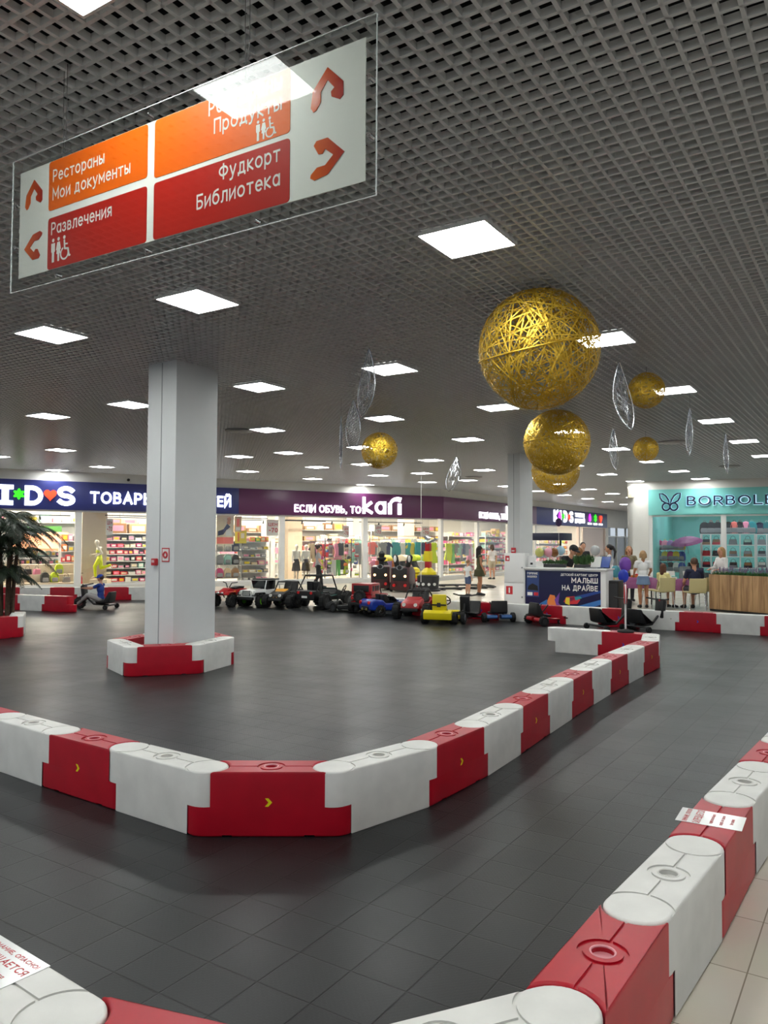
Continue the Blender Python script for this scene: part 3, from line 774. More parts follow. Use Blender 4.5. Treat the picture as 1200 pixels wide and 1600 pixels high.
# ------------------------------------------------------------------ hanging direction sign
def hanging_sign():
    hL, hR = Vector((-1.768, 3.72, 0)), Vector((-0.070, 2.682, 0))
    # top and bottom of the print from the photo
    d = hR - hL; Wd = d.length; an = math.atan2(d.y, d.x)
    zb = CAM_H + (847 - 436) * 3.72 / F_PX; zt = atY(21, 272, 3.72).z; zb = atY(19, 436, 3.72).z
    Hh = zt - zb
    KS = 1.1; zb = CAM_H + KS * (zb - CAM_H)
    e = thing('hanging_sign', 'large acrylic direction sign hanging from the ceiling with orange and red fields', 'sign', (hL.x * KS, hL.y * KS, zb), an); e.scale = (KS, KS, KS)
    W_ = Wd
    MB().box((W_ / 2, -0.008, Hh / 2), (W_ + 0.10, 0.004, Hh + 0.13)).build('acrylic_sheet', M['acrylic'], e)
    g = MB()
    for x in (-0.05, W_ + 0.05): g.box((x, -0.008, Hh / 2), (0.0025, 0.006, Hh + 0.13))
    for z in (-0.065, Hh + 0.065): g.box((W_ / 2, -0.008, z), (W_ + 0.10, 0.006, 0.0025))
    g.build('lit_edge', mat('acrylic_edge_glow', (206, 212, 212), .3), e)  # light gathered in the sheet edges, painted as pale bars
    MB().box((W_ / 2, 0, Hh / 2), (W_, 0.004, Hh)).build('print', M['signwhite'], e)
    def field(u0, u1, v0, v1, m, nm, rl=True):
        r = 0.015; pts = []
        for cx, cy, a0 in ((u1 - r, v0 + r, -PI / 2), (u1 - r, v1 - r, 0), (u0 + r, v1 - r, PI / 2), (u0 + r, v0 + r, PI)):
            for k in range(5):
                a = a0 + PI / 2 * k / 4; pts.append((cx + r * math.cos(a), cy + r * math.sin(a)))
        return MB().prof(pts, -0.0034, -0.0018).build(nm, m, e)
    u = [0.112 * W_, 0.447 * W_, 0.468 * W_, 0.832 * W_]
    field(u[0], u[1], 0.545 * Hh, 1.0 * Hh - 0.002, M['orange'], 'orange_field'); field(u[2], u[3], 0.515 * Hh, Hh - 0.002, M['orange'], 'orange_field')
    field(u[0], u[1], 0.002, 0.475 * Hh, M['darkred'], 'red_field'); field(u[2], u[3], 0.002, 0.475 * Hh, M['darkred'], 'red_field')
    T = M['signwhite']; y = -0.0036; ex = 0.0006; h = 0.062
    x0 = u[0] + 0.03
    text('Рестораны', T, e, x0, 0.80 * Hh, height=h * 0.95, width=0.36, y=y, ext=ex, bold=0.012)
    text('Мои документы', T, e, x0, 0.632 * Hh, height=h * 0.95, width=0.53, y=y, ext=ex, bold=0.012)
    text('Развлечения', T, e, x0 - 0.005, 0.315 * Hh, height=h * 0.95, width=0.42, y=y, ext=ex, bold=0.012)
    x1 = u[3] - 0.04
    text('Рестораны', T, e, x1, 0.86 * Hh, height=h, width=0.375, y=y, ext=ex, bold=0.012, right=True)
    text('Продукты', T, e, x1, 0.705 * Hh, height=h, width=0.345, y=y, ext=ex, bold=0.012, right=True)
    text('Фудкорт', T, e, x1 - 0.005, 0.325 * Hh, height=h, width=0.31, y=y, ext=ex, bold=0.012, right=True)
    text('Библиотека', T, e, x1 - 0.005, 0.145 * Hh, height=h, width=0.43, y=y, ext=ex, bold=0.012, right=True)
    def pict(x, z, s):
        mb = MB(); yy0, yy1 = y - 0.0006, y
        def disc(cx, cz, r): mb.prof([(cx + r * math.cos(2 * PI * i / 14), cz + r * math.sin(2 * PI * i / 14)) for i in range(14)], yy0, yy1)
        for k, cx in enumerate((0.0, 0.34)):
            cx *= s
            disc(x + cx, z + 0.9 * s, 0.075 * s)
            if k == 0: mb.prof([(x + cx - .12 * s, z + .78 * s), (x + cx - .12 * s, z + .42 * s), (x + cx - .07 * s, z + .42 * s), (x + cx - .07 * s, z), (x + cx + .07 * s, z), (x + cx + .07 * s, z + .42 * s), (x + cx + .12 * s, z + .42 * s), (x + cx + .12 * s, z + .78 * s)], yy0, yy1)
            else: mb.prof([(x + cx - .08 * s, z + .78 * s), (x + cx - .16 * s, z + .46 * s), (x + cx - .1 * s, z + .46 * s), (x + cx - .13 * s, z + .3 * s), (x + cx - .06 * s, z + .3 * s), (x + cx - .05 * s, z), (x + cx + .05 * s, z), (x + cx + .06 * s, z + .3 * s), (x + cx + .13 * s, z + .3 * s), (x + cx + .1 * s, z + .46 * s), (x + cx + .16 * s, z + .46 * s), (x + cx + .08 * s, z + .78 * s)], yy0, yy1)
        cx = x + 0.72 * s
        disc(cx - .02 * s, z + .9 * s, .075 * s)
        def bar(p, q, w2):
            p, q = Vector((p[0], p[1])), Vector((q[0], q[1])); d = (q - p).normalized(); n = Vector((-d.y, d.x)) * w2
            mb.prof([tuple(p - n), tuple(q - n), tuple(q + n), tuple(p + n)], yy0, yy1)
        bar((cx - .02 * s, z + .8 * s), (cx + .02 * s, z + .42 * s), .045 * s); bar((cx + .0 * s, z + .44 * s), (cx + .24 * s, z + .40 * s), .04 * s); bar((cx + .22 * s, z + .42 * s), (cx + .3 * s, z + .08 * s), .04 * s); bar((cx, z + .62 * s), (cx + .2 * s, z + .6 * s), .03 * s); bar((cx + .28 * s, z + .1 * s), (cx + .38 * s, z + .12 * s), .03 * s)
        a0, a1, n = R(110), R(390), 18; rr0, rr1 = .2 * s, .27 * s
        for i in range(n):
            b0, b1 = a0 + (a1 - a0) * i / n, a0 + (a1 - a0) * (i + 1) / n; zc = z + .25 * s
            mb.prof([(cx + rr0 * math.cos(b0), zc + rr0 * math.sin(b0)), (cx + rr1 * math.cos(b0), zc + rr1 * math.sin(b0)), (cx + rr1 * math.cos(b1), zc + rr1 * math.sin(b1)), (cx + rr0 * math.cos(b1), zc + rr0 * math.sin(b1))], yy0, yy1)
        mb.build('pictogram', T, e)
    pict(x0 + 0.012, 0.06 * Hh, 0.115); pict(x1 - 0.115, 0.53 * Hh, 0.082)
    def arrow(cx, cz, s, rot, flip=1):
        out = [(-0.42, -0.5), (-0.5, -0.38), (-0.44, 0.02), (0.0, 0.5), (0.46, 0.02), (0.46, -0.32), (0.36, -0.4), (0.12, -0.26), (0.1, -0.14), (0.2, -0.06), (0.0, 0.18), (-0.2, -0.06), (-0.2, -0.3), (-0.34, -0.48)]
        c, sn = math.cos(rot), math.sin(rot); pts = [((x * flip) * c - z * sn, (x * flip) * sn + z * c) for x, z in out]
        MB().prof([(cx + px * s, cz + pz * s) for px, pz in pts], y - 0.0006, -0.0018).build('arrow', M['arrow'], e)
    ax = 0.056 * W_
    arrow(ax, 0.76 * Hh, 0.135, 0, 1); arrow(ax, 0.26 * Hh, 0.135, PI / 2, -1)
    bx = 0.918 * W_
    arrow(bx, 0.745 * Hh, 0.15, 0, 1); arrow(bx, 0.25 * Hh, 0.15, -PI / 2, -1)
    st = MB()
    for (x, z) in ((0.45 * W_, -0.035), (0.45 * W_, Hh + 0.035), (0.15 * W_, -0.035), (W_ + 0.02, 0.3 * Hh), (W_ + 0.02, 0.7 * Hh), (-0.02, 0.3 * Hh), (-0.02, 0.7 * Hh), (0.75 * W_, -0.035)):
        s_ = MB().cyl((x, -0.012, z), (x, 0.016, z), 0.009, n=14); s_.cyl((x, -0.014, z), (x, 0.018, z), 0.004, n=10)
        s_.build('bolt', M['chrome'], e, smooth=True)
    top = (HC - zb + 0.03) / KS
    for x in (0.16 * W_, 0.72 * W_):
        mb = MB()
        for s_ in (-0.012, 0.012):
            mb.tube([(x + s_ * 0.5, 0.006, Hh + 0.04), (x + s_, 0.006, Hh + 0.2), (x + s_, 0.006, top)], 0.0016, 5)
        mb.ring((x, 0.006, Hh + 0.035), 0.010, 0.0025, 14, 5, 'x')
        mb.build('hanging_wire', M['wire'], e, smooth=True)
hanging_sign()

# ------------------------------------------------------------------ woven gold spheres
def sphere_mesh(n, seed, rib=0.0075):
    rnd = random.Random(seed); mb = MB(); Rr = 0.5
    for k in range(n):
        ax = Vector((rnd.gauss(0, 1), rnd.gauss(0, 1), rnd.gauss(0, 1))).normalized(); d = rnd.uniform(-0.3, 0.3) * Rr * 1.4
        a = ax.orthogonal().normalized(); b = ax.cross(a); r = math.sqrt(max(0.01, Rr * Rr - d * d)); N = 30
        wb = rib * rnd.uniform(0.5, 1.2) / 2; vs = []; RR = Rr * rnd.uniform(0.985, 1.0) / Rr
        for i in range(N):
            t = 2 * PI * i / N; p = (a * math.cos(t) + b * math.sin(t)) * r + ax * d
            vs += [(p + ax * wb) * RR, (p - ax * wb) * RR]
        mb.add(vs, [(2 * i, 2 * i + 1, (2 * i + 3) % (2 * N), (2 * i + 2) % (2 * N)) for i in range(N)])
    return mb.mesh('woven_shell')
def sphere_glints(n, seed, r):  # small beads standing for glints on the glitter; none of them emits
    rnd = random.Random(seed); mb = MB()
    for k in range(n):
        z = -1 + 2 * rnd.random() ** 1.3; a = rnd.random() * 2 * PI; q = math.sqrt(max(0, 1 - z * z)); c = Vector((q * math.cos(a), q * math.sin(a), z)) * 0.506
        mb.ell(c, r, 5, 4)
    return mb.mesh('glint_beads')
def gold_sphere(center, dia, label, shell, beads, rot, tilt, ztop=HC):
    e = thing('gold_sphere', label, 'hanging decoration', (center[0], center[1], center[2]), rot, 'woven gold spheres')
    s = link('woven_shell', shell, M['gold'], e); s.scale = (dia,) * 3
    g = link('glint_beads', beads, M['glint'], e); g.scale = (dia,) * 3
    r = MB().ring((0, 0, 0), 0.505, 0.007, 64, 6).build('equator_hoop', M['gold'], e, smooth=True); r.scale = (dia,) * 3; r.rotation_euler = tilt
    zt = ztop - center[2] + 0.03
    MB().tube([(0, 0, dia * 0.49), (0, 0, zt)], 0.003, 5).build('hanging_wire', M['wire'], e)
    return e
SH1, SH2, SH3 = sphere_mesh(105, 3, .010), sphere_mesh(165, 5, 0.010), sphere_mesh(95, 9, 0.017)
BD1, BD2 = sphere_glints(420, 2, 0.0040), sphere_glints(520, 4, 0.0060)
gold_sphere(atY(842, 546, 7.3), 1.135, 'largest and nearest woven gold sphere hanging from the ceiling', SH1, BD1, 0.3, (R(4), R(-14), 0))
gold_sphere(atY(870, 691, 13.5), 1.135, 'middle woven gold sphere hanging right below the largest one', SH2, BD2, 1.3, (0, 0, 0))
gold_sphere(atY(868, 735, 18.7), 1.135, 'far woven gold sphere half hidden behind the middle one', SH2, BD2, 2.1, (0, 0, 0))
gold_sphere(atY(1010, 610, 10.6), 0.49, 'small woven gold sphere beside the large silver feather', SH3, BD2, 0.6, (0, R(5), 0))
gold_sphere(atY(1009, 702, 16.7), 0.53, 'smallest far gold sphere hanging above the teal shop corner', SH3, BD2, 2.6, (0, 0, 0))
gold_sphere(atY(593, 704, 16.3), 0.76, 'gold sphere hanging beside three silver feathers above the shoe shop', SH3, BD2, 1.9, (0, R(4), 0))
# silver wire feathers
def feather(top, length, width, rz, lean, label, seed):
    rnd = random.Random(seed)
    e = thing('silver_feather', label, 'hanging decoration', top, rz, 'silver wire feathers')
    o = []; N = 16
    def edge(t, s): return Vector((lean * t * t + s * width * 0.5 * math.sin(PI * min(1, t * 1.02)) ** 0.7 * (0.55 + 0.75 * t), 0.03 * math.sin(3 * t), -length * t))
    L = [edge(i / N, -1) for i in range(N + 1)]; Rg = [edge(i / N, 1) for i in range(N + 1)]
    MB().tube(L + Rg[::-1][1:], 0.008, 5).build('outline', M['silver'], e, smooth=True)
    mb = MB()
    for k in range(56):
        t = rnd.uniform(0.02, 0.72); t2 = min(0.99, t + rnd.uniform(0.15, 0.3))
        p = L[int(t * N)].lerp(Rg[int(t * N)], rnd.random()); q = L[int(t2 * N)].lerp(Rg[int(t2 * N)], rnd.random())
        m = (p + q) / 2 + Vector((rnd.uniform(-.02, .02), rnd.uniform(-.04, .04), 0))
        mb.tube([p, m, q], 0.003, 4)
    mb.build('wire_infill', M['silver'], e)
    MB().tube([(0, 0, 0), (0, 0, HC - top[2] + 0.03)], 0.002, 4).build('hanging_wire', M['wire'], e)
    return e
def feather_px(u, v0, v1, Y, wpx, lean_px, label, seed, rz=0.0):
    p = atY(u, v0, Y); q = atY(u, v1, Y)
    feather((p.x, p.y, min(p.z, HC - 0.02)), p.z - q.z, wpx * Y / F_PX, rz, lean_px * Y / F_PX, label, seed)
feather_px(968, 566, 672, 10.2, 30, 18, 'large silver wire feather left of the small gold sphere', 1)
feather_px(577, 545, 652, 9.5, 26, -12, 'longest silver wire feather over the middle of the hall', 2)
feather_px(552, 625, 705, 12.5, 24, 0, 'second silver wire feather below the longest one', 3)
feather_px(533, 650, 732, 13.0, 4, 0, 'thin edge-on silver feather left of the second one', 4)
feather_px(713, 714, 768, 19, 22, -12, 'silver wire feather hanging left of the far white column', 5)
feather_px(958, 669, 734, 14.5, 13, 4, 'dark narrow silver feather right of the middle gold sphere', 6)
feather_px(1078, 638, 712, 12.5, 11, -2, 'bright narrow silver feather above the teal sign, nearer one', 7)
feather_px(1134, 678, 740, 15.5, 8, 2, 'small narrow silver feather above the teal sign, farther right', 8)

# ------------------------------------------------------------------ shop sign bands with lit letters
GREEN_L, RED_L, MAG_L = mat('lit_green', (60, 220, 40), 0.4, emit=(50, 235, 30), estr=1.4), mat('lit_red', (250, 70, 40), 0.4, emit=(255, 60, 30), estr=1.5), mat('lit_magenta', (210, 60, 220), 0.4, emit=(215, 50, 230), estr=1.3)
def flower(mb, cx, cz, r, y0, y1):
    mb.prof([(cx + r * (0.80 + 0.20 * math.cos(6 * t)) * math.sin(t), cz + r * (0.80 + 0.20 * math.cos(6 * t)) * math.cos(t)) for t in [2 * PI * i / 60 for i in range(60)]], y0, y1)
def heart(mb, cx, cz, r, y0, y1):
    mb.prof([(cx + r * (16 * math.sin(t) ** 3) / 16, cz + r * (13 * math.cos(t) - 5 * math.cos(2 * t) - 2 * math.cos(3 * t) - math.cos(4 * t)) / 15) for t in [2 * PI * i / 48 for i in range(48)]], y0, y1)
def drop(mb, cx, cz, r, y0, y1):
    mb.prof([(cx + r * 0.75 * math.sin(t) * (1 - 0.25 * math.cos(t)), cz + r * math.cos(t)) for t in [2 * PI * i / 24 for i in range(24)]], y0, y1)
def band(name, label, org, ang, u0, u1, m):
    e = thing(name, label, 'shop sign', org, ang)
    MB().box(((u0 + u1) / 2, -0.02, (BZ0 + BZ1) / 2), (u1 - u0, 0.2, BZ1 - BZ0)).build('band', m, e, bevel=0.01)
    return e
YL = -0.12
s1 = band('shop_sign', 'long navy shop sign with white KIDS letters at left above the window', K0, KA, -8, 8.38, M['navy'])
L_ = M['letter']
text('K', L_, s1, -1.05, 2.91, height=0.68, width=0.62, y=YL, bold=0.05, ext=0.05); text('D', L_, s1, 0.77, 2.91, height=0.68, width=0.57, y=YL, bold=0.05, ext=0.05)
text('S', L_, s1, 1.80, 2.93, height=0.68, width=0.58, y=YL, bold=0.05, ext=0.05)
MB().prof([(-.07, 2.91), (.42, 2.91), (.42, 3.06), (.28, 3.06), (.28, 3.44), (.42, 3.44), (.42, 3.59), (-.07, 3.59), (-.07, 3.44), (.07, 3.44), (.07, 3.06), (-.07, 3.06)], YL - 0.05, YL).build('lettering', L_, s1)
g = MB(); flower(g, 0.59, 3.29, 0.19, YL - 0.06, YL); g.build('flower', GREEN_L, s1)
g = MB(); heart(g, 1.57, 3.30, 0.20, YL - 0.06, YL); g.build('heart', RED_L, s1)
text('ТОВАРЫ', L_, s1, 2.88, 3.04, height=0.42, width=2.2, y=YL, bold=0.03, ext=0.05); text('ДЛЯ', L_, s1, 5.35, 3.04, height=0.42, width=1.0, y=YL, bold=0.035, ext=0.05); text('ДЕТЕЙ', L_, s1, 6.55, 3.04, height=0.42, width=1.5, y=YL, bold=0.035, ext=0.05)
s2 = band('shop_sign', 'plum shoe shop sign with white kari lettering above the middle window', K0, KA, 8.38, KL + 0.05, M['plum'])
text('ЕСЛИ ОБУВЬ, ТО', L_, s2, 10.73, 2.92, height=0.31, width=3.06, y=YL, bold=0.024, ext=0.05)
def kari(e, x, z, w_, hk):
    xh = hk * 0.66
    text('ka', L_, e, x, z, height=hk * 0.97, width=w_ * 0.60, y=YL, bold=0.026, ext=0.05)
    t = 0.085 * w_
    rx = x + w_ * 0.66
    MB().box((x + w_ - t / 2, YL - 0.025, z + xh * .49), (t, 0.05, xh * .98)).build('lettering', L_, e)
    g = MB().box((rx + t / 2, YL - 0.025, z + xh / 2), (t, 0.05, xh))
    # the arc that links the r to the i
    q0, q1, q2, q3 = Vector((rx + t * .35, z + xh * .62)), Vector((rx + t * .6, z + xh * 1.25)), Vector((x + w_ * .84, z + xh * 1.52)), Vector((x + w_ - t * .1, z + xh * 1.30)); out = []; inn = []
    for i in range(15):
        f_ = i / 14; p_ = q0 * (1 - f_) ** 3 + q1 * 3 * f_ * (1 - f_) ** 2 + q2 * 3 * f_ * f_ * (1 - f_) + q3 * f_ ** 3
        d_ = (q1 - q0) * (1 - f_) ** 2 + (q2 - q1) * 2 * f_ * (1 - f_) + (q3 - q2) * f_ * f_; d_.normalize(); wv = t * (.22 + .42 * f_)
        out.append((p_.x - d_.y * wv, p_.y + d_.x * wv)); inn.append((p_.x + d_.y * wv, p_.y - d_.x * wv))
    g.prof(out + inn[::-1], YL - 0.05, YL); g.build('lettering', L_, e)
kari(s2, 13.88, 2.92, 1.93, 0.74)
s3 = band('shop_sign', 'plum sign continuing round the corner toward the far white column', C0, TH, -0.05, 11.2, M['plum'])
text('ЕСЛИ ОБУВЬ, ТО', L_, s3, 3.65, 2.92, height=0.31, width=3.1, y=YL, bold=0.01, ext=0.05); kari(s3, 6.87, 2.92, 1.95, 0.74)
s4 = band('shop_sign', 'far navy KIDS sign with three round coloured marks', C0, TH, 11.2, 24.65, M['navy'])
for ch, x, w2 in (('K', 13.9, .72), ('I', 14.95, .2), ('D', 15.6, .62), ('S', 16.7, .62)): text(ch, L_, s4, x, 3.0, height=0.72, width=w2, y=YL, bold=0.032, ext=0.05)
g = MB(); drop(g, 14.82, 3.35, 0.30, YL - 0.07, YL - 0.05); g.build('drop', MAG_L, s4)
g = MB(); flower(g, 15.47, 3.36, 0.22, YL - 0.07, YL - 0.05); g.build('flower', GREEN_L, s4)
g = MB(); heart(g, 16.5, 3.34, 0.22, YL - 0.07, YL - 0.05); g.build('heart', RED_L, s4)
text('ТОВАРЫ', L_, s4, 17.75, 3.40, height=0.26, width=1.75, y=YL, bold=0.005, ext=0.04); text('ДЛЯ ДЕТЕЙ', L_, s4, 17.75, 3.03, height=0.26, width=1.85, y=YL, bold=0.005, ext=0.04)
for x, m, fn, cap in ((20.7, MAG_L, drop, 'Маме'), (21.9, GREEN_L, flower, 'Мне'), (23.1, RED_L, heart, 'Папе')):
    g = MB(); fn(g, x, 3.42, 0.27, YL - 0.05, YL); g.build('mark', m, s4)
    g = MB().box((x, YL - 0.01, 3.02), (0.8, 0.02, 0.12)); g.build('caption_bar', L_, s4)
# teal shop: butterfly and dark letters on a pale halo
NAVY2 = mat('dark_blue_letter', (20, 36, 70), 0.35); HALO = mat('halo_letter', (200, 236, 255), 0.4, emit=(190, 230, 255), estr=0.9)
s5 = thing('shop_sign', 'dark blue butterfly and raised letters on the teal wall', 'shop sign', B0, BA)
MB().box((4.95, -0.028, 3.31), (8.0, 0.012, 0.94)).build('band', M['teal'], s5)
text('BORBOLETA', HALO, s5, 2.20, 3.15, height=0.385, width=4.0, y=-0.036, bold=0.05, ext=0.02); text('BORBOLETA', NAVY2, s5, 2.22, 3.165, height=0.36, width=3.95, y=-0.07, bold=0.012, ext=0.04)
def butterfly(m, r, y):
    mb = MB(); cx, cz = 1.61, 3.26
    for s in (-1, 1):
        w1 = [(cx + s * x, y, cz + z) for x, z in ((0.02, -0.02), (0.16, 0.02), (0.29, 0.10), (0.36, 0.22), (0.38, 0.38), (0.26, 0.37), (0.15, 0.29), (0.06, 0.14))]
        mb.tube(w1, r, 6, True)
        mb.ring((cx + s * 0.14, y, cz - 0.13), 0.14, r, 20, 6, 'y')
    return mb.build('butterfly', m, s5, smooth=True)
butterfly(HALO, 0.040, -0.045); butterfly(NAVY2, 0.034, -0.075)

# ------------------------------------------------------------------ shops: lamps, tracks, racks and goods
def shop_lamp(p, rz, lab):
    e = thing('shop_lamp', lab, 'ceiling light', p, rz, 'shop ceiling lamps')
    MB().box((0, 0, 0.03), (1.3, 0.62, 0.06)).build('lamp_housing', M['frame'], e)
    MB().box((0, 0, -0.004), (1.26, 0.58, 0.01)).build('diffuser', M['slamp'], e)
    return e
sl = None
for i in range(8):
    for j, v in enumerate((1.6, 4.2, 6.8)):
        p = K(-3.5 + i * 2.9, v, 3.55)
        lab = 'shop ceiling lamp, %s from left, %s row, inside the shoe shop hall' % (ORD[i], ORD[j])
        if sl is None: sl = shop_lamp(p, KA, lab)
        else: dup(sl, p, KA, lab)
for i in range(7):
    for j, v in enumerate((1.8, 5.0)):
        dup(sl, Ff(1.8 + i * 3.3, v, 3.55), TH, 'shop ceiling lamp, %s from the corner, %s row, behind the far front' % (ORD[i], ORD[j]))
for i in range(3):
    for j, v in enumerate((1.5, 3.8)):
        tl = dup(sl, Bw(2.0 + i * 2.3, v, 3.45), BA, 'shop ceiling lamp, %s from left in the %s row inside the teal shop' % (ORD[i], ORD[j]))
        for c_ in tl.children:
            if c_.name.startswith('diffuser'): c_.material_slots[0].link = 'OBJECT'; c_.material_slots[0].material = mat('teal_shop_lamp', (250, 250, 250), .4, emit=(244, 250, 255), estr=9.0)
def KU(px, v):
    d = _rt * ((px - 600) / F_PX) + _up * (-50 / F_PX) + _f
    P = K0 + KN * v; t = P.dot(KN) / Vector((d.x, d.y, 0)).dot(KN); q = Vector((d.x, d.y, 0)) * t
    return (q - K0).dot(KE)
def FU(px, v):
    d = _rt * ((px - 600) / F_PX) + _up * (-50 / F_PX) + _f
    P = C0 + FN * v; t = P.dot(FN) / Vector((d.x, d.y, 0)).dot(FN); q = Vector((d.x, d.y, 0)) * t
    return (q - C0).dot(A)
BLKT = mat('track_black', (20, 20, 22), 0.5)
for k, (org, ang, u0, u1, v, z) in enumerate(((K0, KA, -1, 2.4, 0.9, 2.62), (K0, KA, 3.6, 10.0, 0.9, 2.66), (K0, KA, 10.5, 14.0, 0.9, 2.62), (K0, KA, 14.3, 17.6, 0.9, 2.60), (K0, KA, 3.6, 13.8, 3.2, 2.66))):
    e = thing('track_light', 'black lighting track with two small spots, %s of five inside the shop windows' % ORD[k], 'track light', org, ang, 'lighting tracks')
    MB().box(((u0 + u1) / 2, v, z), (u1 - u0, 0.035, 0.035)).build('track', BLKT, e)
    for t in (0.3, 0.7):
        x = u0 + (u1 - u0) * t
        MB().cyl((x, v, z - 0.02), (x, v, z - 0.08), 0.012).cyl((x, v - 0.02, z - 0.06), (x + 0.03, v + 0.08, z - 0.14), 0.035).build('spot', BLKT, e, smooth=True)
    for t in (0.1, 0.9):
        x = u0 + (u1 - u0) * t
        MB().cyl((x, v, z), (x, v, 3.62), 0.006).build('hanger_rod', BLKT, e)
PAL = {'red': (206, 40, 52), 'pink': (240, 150, 180), 'white': (240, 238, 232), 'magenta': (190, 40, 110), 'grey': (140, 142, 146), 'black': (28, 28, 32), 'teal': (40, 140, 150), 'green': (90, 170, 80), 'yellow': (232, 206, 50), 'lime': (206, 226, 40),
       'orange': (232, 130, 60), 'brown': (150, 110, 72), 'kraft': (182, 146, 104), 'blue': (60, 90, 170), 'lilac': (176, 140, 196), 'cream': (236, 220, 190), 'navy': (34, 40, 80), 'coral': (244, 120, 110), 'mint': (160, 210, 196), 'beige': (214, 188, 150)}
def pal(n): return mat('goods_' + n, PAL[n], 0.55)
box_me = MB().box((0, 0, 0.5), (1, 1, 1)).mesh('toy_box', bevel=0.03, seg=1)
lid_me = MB().box((0, -0.506, 0.52), (0.7, 0.012, 0.55)).mesh('printed_front')
def goods_box(p, rz, size, col, label, group, name='toy_box', front='white'):
    o = tag(link(name, box_me, pal(col)), label, 'box', group); put(o, p, rz, size)
    l = link('printed_front', lid_me, pal(front), o)
    return o
# backpack, handbag and garment prototypes (one of each kind, copied with their parts)
def make_backpack():
    b = MB(); o = [(-.15, 0), (.15, 0), (.165, .12), (.15, .30), (.10, .39), (0, .42), (-.10, .39), (-.15, .30), (-.165, .12)]
    b.prof(o, -.08, .08); r = b.build('backpack', pal('black'), bevel=0.035, seg=3)
    MB().prof([(-.11, .03), (.11, .03), (.12, .12), (.10, .20), (-.10, .20), (-.12, .12)], -.125, -.07).build('pocket', pal('grey'), r, bevel=0.02)
    MB().tube([(-.04, 0, .41), (-.03, 0, .46), (.03, 0, .46), (.04, 0, .41)], .009, 6).build('handle', pal('black'), r, smooth=True)
    for s in (-.08, .08): MB().tube([(s, .07, .38), (s, .13, .28), (s, .13, .12), (s * 1.3, .08, .02)], .014, 6).build('strap', pal('black'), r, smooth=True)
    return tag(r, 'x', 'backpack')
def make_handbag():
    r = MB().prof([(-.16, 0), (.16, 0), (.13, .22), (-.13, .22)], -.06, .06).build('handbag', pal('black'), bevel=0.025, seg=2)
    MB().prof([(-.12, .10), (.12, .10), (.13, .215), (-.13, .215)], -.072, -.05).build('flap', pal('grey'), r, bevel=0.008)
    MB().tube([(-.09, 0, .21), (-.07, 0, .31), (0, 0, .345), (.07, 0, .31), (.09, 0, .21)], .008, 6).build('handle', pal('black'), r, smooth=True)
    return tag(r, 'x', 'handbag')
def make_garment(kind):
    if kind == 'shirt': o = [(-.16, -.62), (.16, -.62), (.17, -.20), (.27, -.30), (.32, -.22), (.19, -.05), (.07, 0), (0, -.035), (-.07, 0), (-.19, -.05), (-.32, -.22), (-.27, -.30), (-.17, -.20)]
    elif kind == 'dress': o = [(-.28, -.95), (.28, -.95), (.13, -.42), (.16, -.2), (.2, -.12), (.17, -.04), (.07, 0), (0, -.06), (-.07, 0), (-.17, -.04), (-.2, -.12), (-.16, -.2), (-.13, -.42)]
    else: o = [(-.17, -.9), (-.03, -.9), (0, -.36), (.03, -.9), (.17, -.9), (.16, 0), (-.16, 0)]
    r = MB().prof(o, -.03, .03).build('garment', pal('white'), bevel=0.012, seg=2)
    MB().tube([(0, 0, .13), (.025, 0, .11), (.02, 0, .07), (0, 0, .05), (0, 0, .02), (.12, 0, -.02), (-.12, 0, -.02), (0, 0, .02)], .006, 5).build('hanger', M['steel'], r, smooth=True)
    return tag(r, 'x', 'garment')
PROT = {'backpack': make_backpack(), 'handbag': make_handbag(), 'shirt': make_garment('shirt'), 'dress': make_garment('dress'), 'trousers': make_garment('trousers')}
_firstuse = set()
def good(kind, p, rz, col, label, group, s=1.0, col2=None):
    src = PROT[kind]
    if kind not in _firstuse: o = src; _firstuse.add(kind); put(o, p, rz, s); o['label'] = label; o['group'] = group
    else: o = dup(src, p, rz, label, group, s)
    o.material_slots[0].link = 'OBJECT'; o.material_slots[0].material = pal(col)
    if col2 and o.children:
        c = o.children[0]; c.material_slots[0].link = 'OBJECT'; c.material_slots[0].material = pal(col2)
    return o
rnd = random.Random(11)
def rack(label, p, rz, w_, h, d, n, m=None, z0=0.12, back=True):
    e = thing('shelf_rack', label, 'shelf', p, rz, 'shop shelf racks'); m = m or M['frame']
    for sx in (-1, 1):
        for sy in (-1, 1): MB().box((sx * w_ / 2, sy * d / 2, h / 2), (0.03, 0.03, h)).build('upright', m, e)
    zs = [z0 + (h - z0 - 0.05) * i / (n - 1) for i in range(n)] if n > 1 else [z0]
    for z in zs: MB().box((0, 0, z), (w_, d, 0.025)).build('shelf', m, e)
    if back: MB().box((0, d / 2 - 0.01, h / 2), (w_, 0.015, h - 0.05)).build('back_panel', m, e)
    return e, zs
